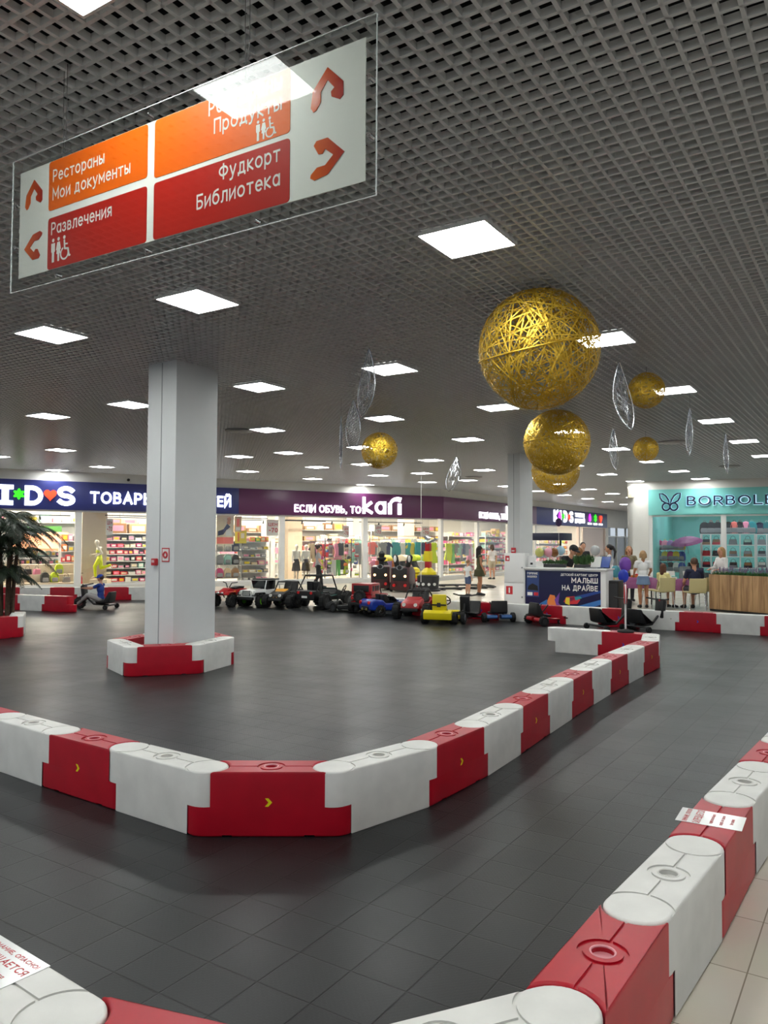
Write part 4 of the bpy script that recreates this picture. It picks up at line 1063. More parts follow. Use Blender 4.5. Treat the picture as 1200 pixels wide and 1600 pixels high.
def fill_boxes(p, rz, w_, d, zs, cols, short, gap, hmax, kinds='toy box', j0=0):
    c, s = math.cos(rz), math.sin(rz)
    for j, z in enumerate(zs):
        x = -w_ / 2 + 0.05; i = 0
        while x < w_ / 2 - 0.12 and i < 15:
            bw = min(rnd.uniform(*gap), w_ / 2 - 0.03 - x); bh = rnd.uniform(0.5, 1) * hmax; bd = rnd.uniform(0.5, 0.8) * d
            col = rnd.choice(cols); y = -d / 2 + bd / 2 + 0.02; cx = x + bw / 2
            q = Vector((p[0] + c * cx - s * y, p[1] + s * cx + c * y, p[2] + z + 0.0125))
            goods_box(q, rz + rnd.uniform(-.05, .05), (bw * 0.92, bd, bh), col, '%s %s, %s from left, %s shelf, %s' % (col, kinds, ORD[i], ORD[j + j0], short), 'goods on the ' + short, name=kinds.replace(' ', '_'), front=rnd.choice(['white', 'cream', 'pink', 'yellow']))
            x += bw + 0.015; i += 1
def rail(label, p, rz, w_, h):
    e = thing('clothes_rail', label, 'clothes rail', p, rz, 'clothes rails in the shop')
    MB().tube([(-w_ / 2, 0, h), (w_ / 2, 0, h)], .015, 8).build('bar', M['chrome'], e, smooth=True)
    for s in (-1, 1):
        MB().cyl((s * w_ / 2, 0, 0.04), (s * w_ / 2, 0, h + .02), .016).build('post', M['chrome'], e, smooth=True)
        MB().box((s * w_ / 2, 0, .03), (.05, .5, .04)).build('foot', M['chrome'], e)
    return e
def hang(p, rz, w_, h, cols, short, step, kinds=('shirt', 'dress', 'trousers'), s=1.0, turn=0.25):
    n = int(w_ / step); c, s_ = math.cos(rz), math.sin(rz)
    for i in range(min(n, 16)):
        x = -w_ / 2 + (i + 0.5) * step; k = rnd.choice(kinds); col = cols[i % len(cols)] if len(cols) > 3 else rnd.choice(cols)
        sc_ = s * rnd.uniform(0.85, 1.05)
        good(k, (p[0] + c * x, p[1] + s_ * x, h - 0.13 * sc_), rz + rnd.uniform(-turn, turn), col, '%s %s hanging %s from left on the %s' % (col, k, ORD[i], short), 'clothes on the ' + short, sc_)

# --- left bay: awning stall, steps with yellow bags, shelf
u = KU(60, 2.6)
e = thing('market_stall', 'toy market stall with peach scalloped awning behind the left window', 'stall', K(KU(64, 3.9), 3.9), KA)
aw = MB()
for i in range(12):
    x = -1.2 + 0.2 * i
    aw.prism([(x, 0), (x + .198, 0), (x + .198, -.07), (x + .1, -.11), (x, -.07)], -.02, 0, lambda a_, b_, c_: (a_, -0.75 + c_, 1.42 + b_ * 1.0))
aw.add([(-1.2, -.75, 1.42), (1.2, -.75, 1.42), (1.0, .15, 2.05), (-1.0, .15, 2.05), (-1.2, -.73, 1.40), (1.2, -.73, 1.40), (1.0, .17, 2.03), (-1.0, .17, 2.03)], [(0, 1, 2, 3), (4, 7, 6, 5), (0, 4, 5, 1), (2, 6, 7, 3), (1, 5, 6, 2), (0, 3, 7, 4)])
aw.build('awning', mat('peach_cloth', (238, 160, 120), 0.7), e)
for x in (-1.0, 1.0): MB().box((x, 0.1, 1.0), (.06, .06, 2.0)).build('post', pal('brown'), e)
MB().box((0, -.1, .75), (2.1, .6, .06)).build('counter', pal('brown'), e); MB().box((0, -.1, 1.1), (2.1, .45, .03)).build('shelf', pal('black'), e)
MB().box((0, .05, 2.18), (1.5, .04, .22)).build('name_board', pal('green'), e)
pS = K(KU(64, 3.9), 3.8); fill_boxes(pS, KA, 2.0, .4, [.78, 1.11], ['grey', 'black', 'white', 'brown', 'mint'], 'awning stall', (.14, .26), .27, 'boxed toy')
e = thing('display_steps', 'beige stepped display plinth with shoes and yellow bags behind the left window', 'display', K(KU(66, 1.2), 1.2), KA)
for i, (h, y) in enumerate(((.22, 0), (.5, .4), (.86, .8))): MB().box((0, y, h / 2), (2.4, .4, h)).build('step', M['beige'], e, bevel=0.01)
for i, (x, y, z, c_, nm) in enumerate(((.55, .4, .5, 'lime', 'backpack'), (.35, 0, .22, 'lime', 'backpack'), (.02, 0, .22, 'black', 'backpack'), (.75, 0, .22, 'grey', 'handbag'), (-.5, .4, .5, 'black', 'handbag'), (-.9, 0, .22, 'black', 'handbag'), (-.2, .4, .5, 'pink', 'handbag'))):
    q = K(KU(70, 1.2) + x, 1.2 + y, z); good(nm, q, KA + .1 * i, c_, '%s %s, %s from the right pile on the beige display steps' % (c_, nm, ORD[i]), 'bags on the display steps', 0.9, c_)
pR = K(KU(109, 2.5), 2.5); e, zs = rack('narrow shelf rack left of the beige shop column', pR, KA, .7, 1.75, .4, 5); fill_boxes(pR, KA, .7, .4, zs, ['white', 'lime', 'red', 'grey', 'pink', 'orange'], 'rack left of the beige column', (.12, .22), .28)
# white cartons on a high shelf
pR = K(KU(75, 5.5), 5.5); e, zs = rack('tall back shelf behind the awning stall', pR, KA, 4.2, 2.5, .5, 4); fill_boxes(pR, KA, 4.2, .5, zs[2:], ['white', 'cream', 'mint', 'grey', 'pink'], 'tall back shelf', (.25, .5), .32, 'carton')
# beige column in the shop and the running mannequin
c = K((KU(128, 1.4) + KU(167, 1.4)) / 2, 1.8)
struct(put(MB().box((0, 0, 1.82), (KU(167, 1.4) - KU(128, 1.4), .8, 3.63)).build('column_shop_1', M['beige']), c, KA))
pR = K(KU(208, 2.6), 2.6); e, zs = rack('long toy rack right of the running mannequin', pR, KA, 2.3, 2.05, .45, 8); fill_boxes(pR, KA, 2.3, .45, zs[:-1], ['red', 'white', 'pink', 'red', 'mint', 'cream', 'grey', 'magenta', 'black'], 'toy rack right of the mannequin', (.15, .3), .19)
fill_boxes((pR.x, pR.y, 0), KA, 2.3, .45, zs[-1:], ['kraft', 'kraft', 'brown'], 'toy rack top', (.5, .9), .42, 'cardboard carton')
e = thing('fire_extinguisher', 'red fire extinguisher standing at the beige shop column', 'fire extinguisher', K(KU(126.5, .5), .5, 0.012), KA)
MB().lathe([(.06, 0), (.075, .02), (.075, .38), (.05, .45), (.02, .48)], 16).build('cylinder', pal('red'), e, smooth=True); MB().cyl((0, 0, .48), (0, 0, .54), .018).box((.03, 0, .55), (.12, .02, .02)).build('valve', pal('black'), e)
# --- middle-left bay: backpack rack, white rack, posters
pR = K(KU(356, 1.3), 1.3); e, zs = rack('backpack rack right of the white column', pR, KA, 1.05, 1.9, .4, 4, M['steel'], .25, False)
bc = [['purple'], ]
cols = ['magenta', 'beige', 'brown', 'grey', 'mint', 'black', 'white', 'white', 'navy', 'black', 'white', 'cream']
k = 0
for j, z in enumerate(zs[:3]):
    for i in range(3 if j else 3):
        q = pR + KE * (-.34 + .33 * i); good('backpack', (q.x, q.y, z + .013), KA, cols[k], '%s backpack, %s from left on %s shelf of the backpack rack' % (cols[k], ORD[i], ORD[j]), 'backpacks on the rack right of the column', 0.95, cols[(k + 3) % 12]); k += 1
pR = K(KU(397, 1.6), 1.6); e, zs = rack('white display rack between backpacks and mullion', pR, KA, 1.25, 1.75, .45, 6); fill_boxes(pR, KA, 1.2, .4, zs[:-1], ['grey', 'white', 'beige', 'grey', 'pink'], 'white display rack', (.2, .36), .17, 'shoe box')
fill_boxes(pR, KA, 1.2, .4, zs[-1:], ['orange', 'green', 'coral', 'cream', 'brown'], 'white display rack top', (.2, .34), .3, 'boxed toy')
MB_p = lambda w_, h: MB().box((0, 0, 0), (w_, .012, h))
def poster(px0, px1, y0, y1, v, label, m, far=False, parts=()):
    f = FU if far else KU
    a0, a1 = f(px0, v), f(px1, v); base = (Ff if far else K)((a0 + a1) / 2, v); Y = base.y
    z1, z0 = atY(600, y0, Y).z, atY(600, y1, Y).z
    e = thing('poster', label, 'poster', (base.x, base.y, (z0 + z1) / 2), TH if far else KA)
    w_, h = a1 - a0, z1 - z0
    MB().box((0, 0, 0), (w_, .012, h)).build('sheet', m, e)
    for (x, z, dx, dz, mm) in parts: MB().box((x * w_, -.009, z * h), (dx * w_, .006, dz * h)).build('print', mm, e)
    for s_ in (-.4, .4): MB().cyl((s_ * w_, 0, h / 2), (s_ * w_, 0, 3.62 - (z0 + z1) / 2), .003).build('cord', M['wire'], e)
    return e, w_, h
e, w_, h = poster(338, 365, 806, 852, .8, 'large poster of a reclining person in black and white clothes', pal('cream'))
g = MB().prof([(-.42 * w_, -.05 * h), (-.1 * w_, .02 * h), (.12 * w_, .22 * h), (.3 * w_, .1 * h), (.05 * w_, -.02 * h), (-.1 * w_, -.16 * h), (-.42 * w_, -.2 * h)], -.012, -.006); g.build('print', pal('navy'), e)
g = MB().prof([(.06 * w_, .0), (.34 * w_, .02 * h), (.4 * w_, -.2 * h), (0, -.2 * h)], -.013, -.006); g.build('print', pal('white'), e)
g = MB().cyl((.22 * w_, -.014, .36 * h), (.22 * w_, -.006, .36 * h), .12 * w_).cyl((.2 * w_, -.013, .25 * h), (.2 * w_, -.006, .25 * h), .11 * w_); g.build('print', M['tan'], e)
MB().box((0, -.008, -.36 * h), (.96 * w_, .006, .22 * h)).build('print', pal('coral'), e)
poster(366, 377, 808, 832, .85, 'narrow pink poster hanging beside the reclining person poster', pal('beige'), parts=((0, .1, .4, .5, pal('coral')), (0, -.3, .6, .2, pal('white'))))
poster(367, 385, 830, 850, 1.0, 'yellow poster under the narrow pink one', pal('yellow'), parts=((-.2, 0, .15, .7, pal('orange')), (.15, .1, .3, .4, pal('cream'))))
def sale(px0, px1, y0, y1, v, lab, far=False):
    e, w_, h = poster(px0, px1, y0, y1, v, lab, pal('white'), far)
    text('-70', M['redink'], e, 0.03 * w_, -.28 * h, height=.3 * h, width=.7 * w_, y=-.007, bold=.04, ext=.004, center=True); text('ЦЕН', M['redink'], e, 0, .14 * h, height=.2 * h, width=.7 * w_, y=-.007, bold=.03, ext=.004, center=True)
sale(416, 436, 814, 838, .8, 'white sale poster with red minus 70 left of the second mullion'); sale(585, 596, 820, 838, .8, 'small white sale poster right of the third mullion'); sale(659, 671, 822, 838, .9, 'white sale poster under the kari sign near the corner'); sale(536, 545, 822, 840, .9, 'grey edged sale poster above the middle clothes rails')
sale(165, 176, 812, 838, 1.0, 'sale poster right of the beige column in the kids shop')
# pale inner columns
for k, (a_, b_) in enumerate(((446, 468), (546, 560), (626, 642), (412, 426))):
    ua, ub = KU(a_, 4.2), KU(b_, 4.2); c = K((ua + ub) / 2, 4.2)
    struct(put(MB().box((0, 0, 1.82), (ub - ua, .6, 3.62)).build('column_shop_%d' % (k + 2), M['beige'] if k % 2 == 0 else M['shopwall']), c, KA))
# --- middle bay: rails of children's clothes, carton shelf along the back
MIX = ['white', 'pink', 'black', 'cream', 'coral', 'grey', 'red', 'beige', 'yellow', 'mint', 'navy', 'lilac', 'white', 'orange']
def rail_px(a_, b_, v, h, cols, short, step, **k):
    ua, ub = KU(a_, v), KU(b_, v); p = K((ua + ub) / 2, v)
    rail('%s in the shoe shop window' % short, p, KA, ub - ua, h); hang(p, KA, ub - ua, h, cols, short, step, **k)
rail_px(484, 530, 1.5, 1.75, ['beige', 'black', 'pink', 'coral', 'red', 'grey', 'cream', 'pink'], 'near rail behind the walking woman', .17)
rail_px(525, 566, 1.2, 1.8, ['pink', 'black', 'cream', 'red', 'white', 'mint', 'grey'], 'near rail left of the third mullion', .17)
rail_px(500, 562, 2.6, 2.0, MIX, 'second rail of the middle bay', .2)
rail_px(498, 548, .8, 1.05, ['lime', 'pink', 'grey', 'white', 'green', 'black'], 'low rail of the middle bay', .2, s=.75)
rail_px(578, 612, 1.3, 1.85, ['coral', 'grey', 'white', 'grey', 'navy', 'pink', 'cream'], 'near rail with the coral shirt', .2)
rail_px(614, 648, 1.4, 1.85, ['teal', 'teal', 'white', 'teal', 'yellow', 'cream', 'lime'], 'near rail with teal shirts', .22)
rail_px(650, 684, 1.3, 1.85, ['teal', 'navy', 'lime', 'white', 'lime', 'cream'], 'near rail with lime shirts by the corner', .22)
rail_px(580, 640, 1.0, 1.0, ['pink', 'coral', 'lilac', 'yellow', 'lilac', 'orange', 'cream'], 'low rail under the coral shirt', .22, s=.8)
rail_px(600, 680, 2.8, 2.0, ['cream', 'mint', 'white', 'pink', 'yellow', 'grey'], 'second rail of the right bay', .3)
for k, (a_, b_, v, hs) in enumerate(((448, 566, 6.5, 2.35), (576, 684, 6.5, 2.35), (340, 436, 6.5, 2.2), (168, 300, 6.5, 2.5))):
    ua, ub = KU(a_, v), KU(b_, v); p = K((ua + ub) / 2, v)
    e, zs = rack('tall back wall shelf, %s from left inside the long shop' % ORD[[2, 3, 1, 0][k]], p, KA, ub - ua, hs, .5, 5)
    fill_boxes(p, KA, ub - ua, .5, zs[-2:], ['kraft', 'brown', 'white', 'cream', 'kraft'], 'back wall shelf ' + ['behind the middle bay', 'behind the right bay', 'behind the backpacks', 'behind the toy rack'][k], (.45, .8), .36, 'carton', 3)
    fill_boxes(p, KA, ub - ua, .5, zs[1:-2], ['white', 'pink', 'cream', 'grey', 'coral', 'mint'], 'back wall shelf ' + ['of the middle bay', 'of the right bay', 'beyond the backpacks', 'beyond the toy rack'][k], (.6, .95), .38, 'stacked shoe box', 1)
# two black accessory trees and two strollers in the middle and right bays
for k, (px, v) in enumerate(((508, .55), (549, .5))):
    q = K(KU(px, v), v, .012); e = thing('accessory_stand', 'black accessory tree hung with small bags, %s in the middle bay' % ('behind the walking woman' if k == 0 else 'left of the third mullion'), 'display stand', q, KA)
    MB().cyl((0, 0, 0), (0, 0, .03), .22, n=20).build('base', M['black_pl'], e); MB().cyl((0, 0, .03), (0, 0, 1.85), .018).build('pole', M['black_pl'], e, smooth=True)
    for j in range(14):
        a = j * 2.4; z = .35 + .1 * j; x, y = .24 * math.cos(a), .24 * math.sin(a)
        MB().tube([(0, 0, z + .1), (x, y, z + .14)], .006, 5).build('peg', M['black_pl'], e)
        c_ = ['pink', 'red', 'cream', 'black', 'coral', 'lime', 'white', 'magenta', 'grey', 'orange', 'blue', 'yellow', 'black', 'red'][(j + 5 * k) % 14]
        good('handbag', (q.x + x, q.y + y, z - .06), a, c_, '%s small bag on the %s peg of the accessory tree %s' % (c_, ORD[j], 'near the woman' if k == 0 else 'by the third mullion'), 'small bags on the accessory trees', .58, 'white')
for k, (px, c_, v) in enumerate(((652, 'lime', .7), (634, 'cream', .6), (606, 'yellow', .6))):
    q = K(KU(px, v), v, .012); e = thing('stroller', '%s stroller %s in the right bay window' % (c_, ('behind the digger ride', 'behind the train ride ears', 'behind the train ride chimney')[k]), 'stroller', q, KA + PI + .4)
    for sx in (-1, 1):
        MB().tube([(sx * .22, .30, .10), (sx * .22, -.10, .62), (sx * .20, -.34, 1.0)], .014, 6).build('frame_tube', M['dark'], e, smooth=True); MB().tube([(sx * .22, -.30, .10), (sx * .22, .05, .45)], .014, 6).build('frame_tube', M['dark'], e, smooth=True)
        for y in (.30, -.30): MB().cyl((sx * .24 - .02, y, .10), (sx * .24 + .02, y, .10), .10, n=16).build('wheel', M['rubber'], e, smooth=True)
    MB().tube([(-.20, -.34, 1.0), (.20, -.34, 1.0)], .016, 6).build('handle', M['black_pl'], e)
    MB().prism([(.24, .36), (.26, .46), (-.02, .52), (-.16, .86), (-.22, .84), (-.08, .44)], -.19, .19, lambda a, b, c: (c, a, b)).build('seat', pal('black'), e, bevel=.02)
    MB().prism([(-.20, .84)] + [(-.20 + .34 * math.cos(R(t)) * .9 + .05, .84 + .30 * math.sin(R(t))) for t in range(10, 150, 14)], -.21, .21, lambda a, b, c: (c, a, b)).build('canopy', pal(c_), e, bevel=.01)
# far front bays
pR = Ff((FU(697, 1.4) + FU(744, 1.4)) / 2, 1.4); wR = FU(744, 1.4) - FU(697, 1.4)
rail('clothes rail with lime and grey green clothes right of the corner', pR, TH, wR, 1.8); hang(pR, TH, wR, 1.8, ['lime', 'lime', 'green', 'grey', 'mint', 'grey', 'navy', 'grey', 'pink', 'white'], 'rail right of the corner', .3)
for k, (a_, b_, v, n) in enumerate(((694, 744, 3.2, 6), (752, 792, 2.2, 7), (836, 868, 2.5, 6), (866, 882, 2.6, 6))):
    ua, ub = FU(a_, v), FU(b_, v); p = Ff((ua + ub) / 2, v)
    sh = ['second far rack behind the lime clothes', 'far rack left of the far white column', 'far rack right of the far white column', 'farthest rack under the far KIDS sign'][k]
    e, zs = rack(sh[0].upper() + sh[1:] if False else sh, p, TH, ub - ua, 2.1, .5, n); fill_boxes(p, TH, ub - ua, .5, zs, ['pink', 'magenta', 'white', 'yellow', 'red', 'grey', 'cream', 'mint'], sh, (.3, .55), .25)
    if k == 1: fill_boxes((p.x, p.y, .0), TH, ub - ua, .5, [2.15], ['kraft', 'kraft', 'brown'], 'atop rack left of far column', (.5, .8), .35, 'carton')

# --- teal shop: racks of backpacks and bags
def BU(px, v):
    d = _rt * ((px - 600) / F_PX) + _up * (-50 / F_PX) + _f
    P = B0 + BN * v; t = P.dot(BN) / Vector((d.x, d.y, 0)).dot(BN); q = Vector((d.x, d.y, 0)) * t
    return (q - B0).dot(BE)
def bagrack(px0, px1, v, h, zl, topcols, cols, short):
    ua, ub = BU(px0, v), BU(px1, v); p = Bw((ua + ub) / 2, v); w_ = ub - ua
    e = thing('shelf_rack', 'white ' + short + ' in the teal shop', 'shelf', p, BA, 'bag racks in the teal shop')
    for s in (-1, 1):
        for y in (-.2, .2): MB().box((s * w_ / 2, y, h / 2), (.05, .05, h)).build('upright', M['frame'], e)
    MB().box((0, -.2, h / 2), (.05, .05, h)).build('upright', M['frame'], e)
    for z in zl: MB().box((0, 0, z), (w_, .45, .03)).build('shelf', M['frame'], e)
    n = len(topcols)
    for i, c_ in enumerate(topcols):
        q = p + BE * (-w_ / 2 + (i + .5) * w_ / n); good('backpack', (q.x, q.y, zl[-1] + .015), BA, c_, '%s backpack, %s from left atop the %s' % (c_, ORD[i], short), 'backpacks on the bag racks', 1.15, cols[i % len(cols)])
    for j, z in enumerate(zl[:-1]):
        n = max(2, int(w_ / .36))
        for i in range(n):
            q = p + BE * (-w_ / 2 + (i + .5) * w_ / n); c_ = cols[(i * 2 + j * 3) % len(cols)]
            good('handbag', (q.x, q.y, z + .015), BA, c_, '%s handbag, %s from left, %s shelf, %s' % (c_, ORD[i], ORD[j], short), 'handbags on the bag racks', 1.0, cols[(i + j) % len(cols)])
bagrack(1096, 1127, 2.4, 2.1, [.3, .75, 1.2, 1.66, 2.1], ['black', 'black', 'black'], ['grey', 'red', 'red', 'black', 'brown'], 'bag rack left of the mullion')
bagrack(1134, 1180, 2.0, 2.1, [.3, .75, 1.2, 1.66, 2.1], ['black', 'coral', 'black', 'pink', 'teal'], ['grey', 'black', 'brown', 'grey', 'mint', 'black'], 'bag rack right of the mullion')
bagrack(1182, 1215, 3.2, 2.1, [.3, .75, 1.2, 1.66, 2.1], ['navy', 'teal', 'navy'], ['grey', 'white', 'black'], 'bag rack at the right edge')
# heap of backpacks hung on a low grid rack
for row in range(3):
    ua, ub = BU(1016, 1.8), BU(1068, 1.8)
    p = Bw((ua + ub) / 2, 1.8 - .25 * row + .3)
    if row == 0:
        e = thing('clothes_rail', 'grey rack loaded with colourful school backpacks in the teal shop', 'rack', p, BA)
        for z in (.55, 1.0, 1.45): MB().box((0, 0, z), (ub - ua, .3, .03)).build('bar', M['steel'], e)
        for s in (-1, 0, 1): MB().cyl((s * (ub - ua) / 2, 0, .1), (s * (ub - ua) / 2, 0, 1.55), .02).build('post', M['steel'], e, smooth=True)
    z = [1.465, 1.015, .565][row]; cs = [['magenta', 'magenta', 'pink', 'lilac', 'lime', 'yellow', 'coral'], ['black', 'teal', 'yellow', 'magenta', 'yellow', 'blue', 'grey'], ['grey', 'navy', 'teal', 'black', 'white', 'blue', 'lilac']][row]
    n = 6
    pp_ = Bw((ua + ub) / 2, 2.1)
    for i in range(n):
        q = pp_ + BE * (-(ub - ua) / 2 + (i + .5) * (ub - ua) / n); good('backpack', (q.x, q.y, z), BA + rnd.uniform(-.2, .2), cs[i], '%s backpack, %s from left on %s tier of the school backpack rack' % (cs[i], ORD[i], ['top', 'middle', 'bottom'][row]), 'school backpacks in the teal shop', .92, cs[(i + 2) % 7])
e = thing('umbrella', 'open purple umbrella lying above the suitcases in the teal shop', 'umbrella', tuple(Bw(BU(1073, 1.7), 1.7, 1.75)), BA)
e.rotation_euler = (0.25, -0.12, BA)
MB().lathe([(.62, 0), (.5, .1), (.3, .19), (.1, .235), (.01, .24), (.1, .225), (.3, .18), (.5, .09)], 16).build('canopy', mat('umbrella_purple', (130, 52, 110), 0.5), e); MB().cyl((0, 0, -.45), (0, 0, .3), .012).build('shaft', M['steel'], e, smooth=True)
for i, (px, c_, hgt) in enumerate(((1070, 'grey', .75), (1082, 'black', .9), (1090, 'navy', .7), (1076, 'white', .55))):
    q = Bw(BU(px, 1.2), 1.2 + .25 * (i % 2), 0.01)
    o = thing('suitcase', '%s suitcase, %s from left below the purple umbrella' % (c_, ['first', 'third', 'fourth', 'second'][i]), 'suitcase', q, BA, 'suitcases in the teal shop')
    MB().box((0, 0, hgt / 2 + .05), (.42, .26, hgt)).build('shell', pal(c_), o, bevel=.04, seg=3)
    MB().tube([(-.1, .1, hgt), (-.1, .1, hgt + .3), (.1, .1, hgt + .3), (.1, .1, hgt)], .01, 6).build('handle', M['steel'], o)
    for s in (-.15, .15): MB().cyl((s, -.02, .03), (s, .02, .03), .03).build('wheel', M['rubber'], o, smooth=True)

# ------------------------------------------------------------------ people
def remesh(mb, vox, name, sm=3):
    me = mb.mesh('r'); o = bpy.data.objects.new('r', me); COL.objects.link(o)
    md = o.modifiers.new('v', 'REMESH'); md.mode = 'VOXEL'; md.voxel_size = vox; md.use_smooth_shade = True
    sm_ = o.modifiers.new('s', 'SMOOTH'); sm_.factor = 0.5; sm_.iterations = sm
    r = baked(o, name); r.materials.clear(); r.shade_smooth(); return r
STAND = dict(pel=(0, 0, .525), wst=(0, 0, .61), chs=(0, .005, .715), nck=(0, 0, .82), hed=(0, .015, .93), sL=(-.105, 0, .795), eL=(-.135, -.01, .635), wL=(-.14, .03, .49), hL=(-.05, 0, .51), kL=(-.055, .015, .28), aL=(-.055, -.01, .045), tL=(-.065, .09, .018))
def pose(**kw):
    J = dict(STAND)
    for k, v in list(J.items()):
        if k[1] == 'L': J[k[0] + 'R'] = (-v[0], v[1], v[2])
    J.update(kw); return J
def person(label, loc, rz, H, J, top, bottom, hair, skin='skin', shoes=(30, 30, 34), sleeve=.55, kind='trousers', long_hair=0.0, cap=None, bun=False, slim=1.0, female=False, tail=False):
    e = thing('person', label, 'person', loc, rz)
    V = {k: Vector(v) * H for k, v in J.items()}; h = H; sk = M[skin]
    spine = (V['chs'] - V['pel']).normalized(); tilt = Vector((0, 0, 1)).rotation_difference(spine).to_matrix()
    hd = (V['hed'] - V['nck']).normalized(); ht = Vector((0, 0, 1)).rotation_difference(hd).to_matrix() if J.get('look') is None else Matrix.Rotation(J['look'], 3, 'Z')
    sw = slim
    def torso(mb, g, low=True):
        mb.ell(V['chs'], (.088 * h * g * sw, .060 * h * g * sw, .105 * h), 14, 10, tilt)
        mb.ell(V['wst'], (.072 * h * g * sw, .053 * h * g * sw, .095 * h), 14, 10, tilt)
        mb.cap(V['sL'], V['sR'], .031 * h * g, .031 * h * g)
        if low: mb.ell(V['pel'], (.088 * h * g * sw, .066 * h * g * sw, .075 * h * g), 14, 10, tilt)
    b = MB(); torso(b, 1.0)
    b.cap(V['nck'] - hd * .03 * h, V['hed'] - hd * .02 * h, .033 * h, .030 * h)
    b.ell(V['hed'], (.050 * h, .060 * h, .066 * h), 16, 12, ht)
    b.ell(V['hed'] + ht @ Vector((0, .022, -.034)) * h, (.034 * h, .036 * h, .032 * h), 12, 8, ht)
    b.ell(V['hed'] + ht @ Vector((0, .064, -.008)) * h, (.008 * h, .012 * h, .013 * h), 8, 6, ht)
    for s in (-1, 1): b.ell(V['hed'] + ht @ Vector((s * .051, 0, -.006)) * h, (.006 * h, .011 * h, .016 * h), 8, 6, ht)
    for S in 'LR':
        s = -1 if S == 'L' else 1
        sh, el, wr = V['s' + S], V['e' + S], V['w' + S]
        b.cap(sh, el, .029 * h * sw, .023 * h * sw); b.cap(el, wr, .023 * h * sw, .0155 * h)
        d = (wr - el).normalized(); sd = Vector((0, 1, 0)) if abs(d.y) < .8 else Vector((1, 0, 0)); sd = (sd - d * sd.dot(d)).normalized(); nr = d.cross(sd)
        pc = wr + d * .026 * h; b.cap(wr, pc + d * .012 * h, .015 * h, .014 * h); b.ell(pc, (.02 * h, .02 * h, .026 * h), 8, 6, Matrix((sd, nr * .6, d)).transposed())
        for k, ln in enumerate((.034, .040, .037, .028)):
            q = pc + d * .02 * h + sd * (k - 1.5) * .0098 * h; m_ = q + d * ln * .55 * h - nr * s * .004 * h; b.cap(q, m_, .0056 * h, .0052 * h, 6); b.cap(m_, m_ + (d * .85 - nr * s * .5) * ln * .5 * h, .0052 * h, .0044 * h, 6)
        q = pc - d * .008 * h + sd * .017 * h; b.cap(q, q + (d * .6 + sd * .7) * .032 * h, .0066 * h, .005 * h, 6)
        hp, kn, an, to = V['h' + S], V['k' + S], V['a' + S], V['t' + S]
        b.cap(hp, kn, .050 * h * sw, .034 * h * sw); b.cap(kn, an, .034 * h * sw, .021 * h)
        cb = kn.lerp(an, .3); back = Vector((0, -1, 0)); b.ell(cb + back * .008 * h, (.034 * h * sw, .036 * h * sw, .075 * h), 10, 8, Vector((0, 0, 1)).rotation_difference((kn - an).normalized()).to_matrix())
        b.cap(an, to, .021 * h, .014 * h)
    link('body', remesh(b, max(.0055, .0042 * h), 'body', 2), sk, e)
    for s in (-1, 1): MB().ell(V['hed'] + ht @ Vector((s * .02, .0545, .006)) * h, (.0065 * h, .004 * h, .0045 * h), 8, 6, ht).build('eye', M['black_pl'], e)
    MB().ell(V['hed'] + ht @ Vector((0, .056, -.034)) * h, (.014 * h, .005 * h, .0045 * h), 8, 6, ht).build('mouth', mat('lips', (168, 84, 76), .5), e)
    t = MB(); torso(t, 1.12, low=True if kind in ('trousers', 'shorts', 'skirt') else True)
    for S in 'LR':
        q = V['s' + S].lerp(V['e' + S], sleeve) if sleeve > 0 else V['s' + S]
        if sleeve > 0: t.cap(V['s' + S], q, .034 * h * sw, .033 * h * sw)
        if sleeve > 1: t.cap(V['e' + S], V['e' + S].lerp(V['w' + S], sleeve - 1), .031 * h, .026 * h)
    if kind == 'dress':
        t.cyl(V['pel'], V['pel'] - Vector((0, 0, .14 * h)), .10 * h, .118 * h, 18)
    link('top' if kind != 'dress' else 'dress', remesh(t, .010, 'top', 3), colour(top, 0.75), e)
    if kind != 'dress':
        k_ = MB(); k_.ell(V['pel'] - spine * .012 * h, (.097 * h * sw, .074 * h * sw, .070 * h), 14, 10, tilt)
        f_ = {'trousers': 1.96, 'shorts': .62, 'skirt': .3}[kind]
        for S in 'LR':
            hp, kn, an = V['h' + S], V['k' + S], V['a' + S]
            if f_ >= 1: k_.cap(hp, kn, .058 * h * sw, .043 * h * sw); k_.cap(kn, kn.lerp(an, f_ - 1), .043 * h * sw, .032 * h)
            else: k_.cap(hp, hp.lerp(kn, f_), .06 * h * sw, .056 * h * sw)
        if kind == 'skirt': k_.cyl(V['pel'] + Vector((0, 0, .03 * h)), V['pel'] - Vector((0, 0, .12 * h)), .094 * h, .122 * h, 20)
        link({'trousers': 'trousers', 'shorts': 'shorts', 'skirt': 'skirt'}[kind], remesh(k_, .010, 'bottom', 3), colour(bottom, 0.8), e)
    for S in 'LR':
        an, to = V['a' + S], V['t' + S]; d = (to - an); sm = MB(); hl = an - Vector((0, .02 * h, .018 * h)) if J.get('flat', True) else an
        sm.cap(Vector((an.x, an.y - .012 * h, to.z + .008 * h)) if J.get('flat', True) else an, to, .027 * h, .022 * h); sm.cap(an, to, .025 * h, .018 * h)
        link('shoe', remesh(sm, .008, 'shoe', 2), colour(shoes, 0.6), e)
    hm = mat('hair_%02x%02x%02x' % hair, hair, 0.6, noise_amt=0.3, noise_scale=60)
    g = MB(); C_ = V['hed']
    g.ell(C_ + ht @ Vector((0, -.014, .014)) * h, (.056 * h, .062 * h, .062 * h), 16, 12, ht)
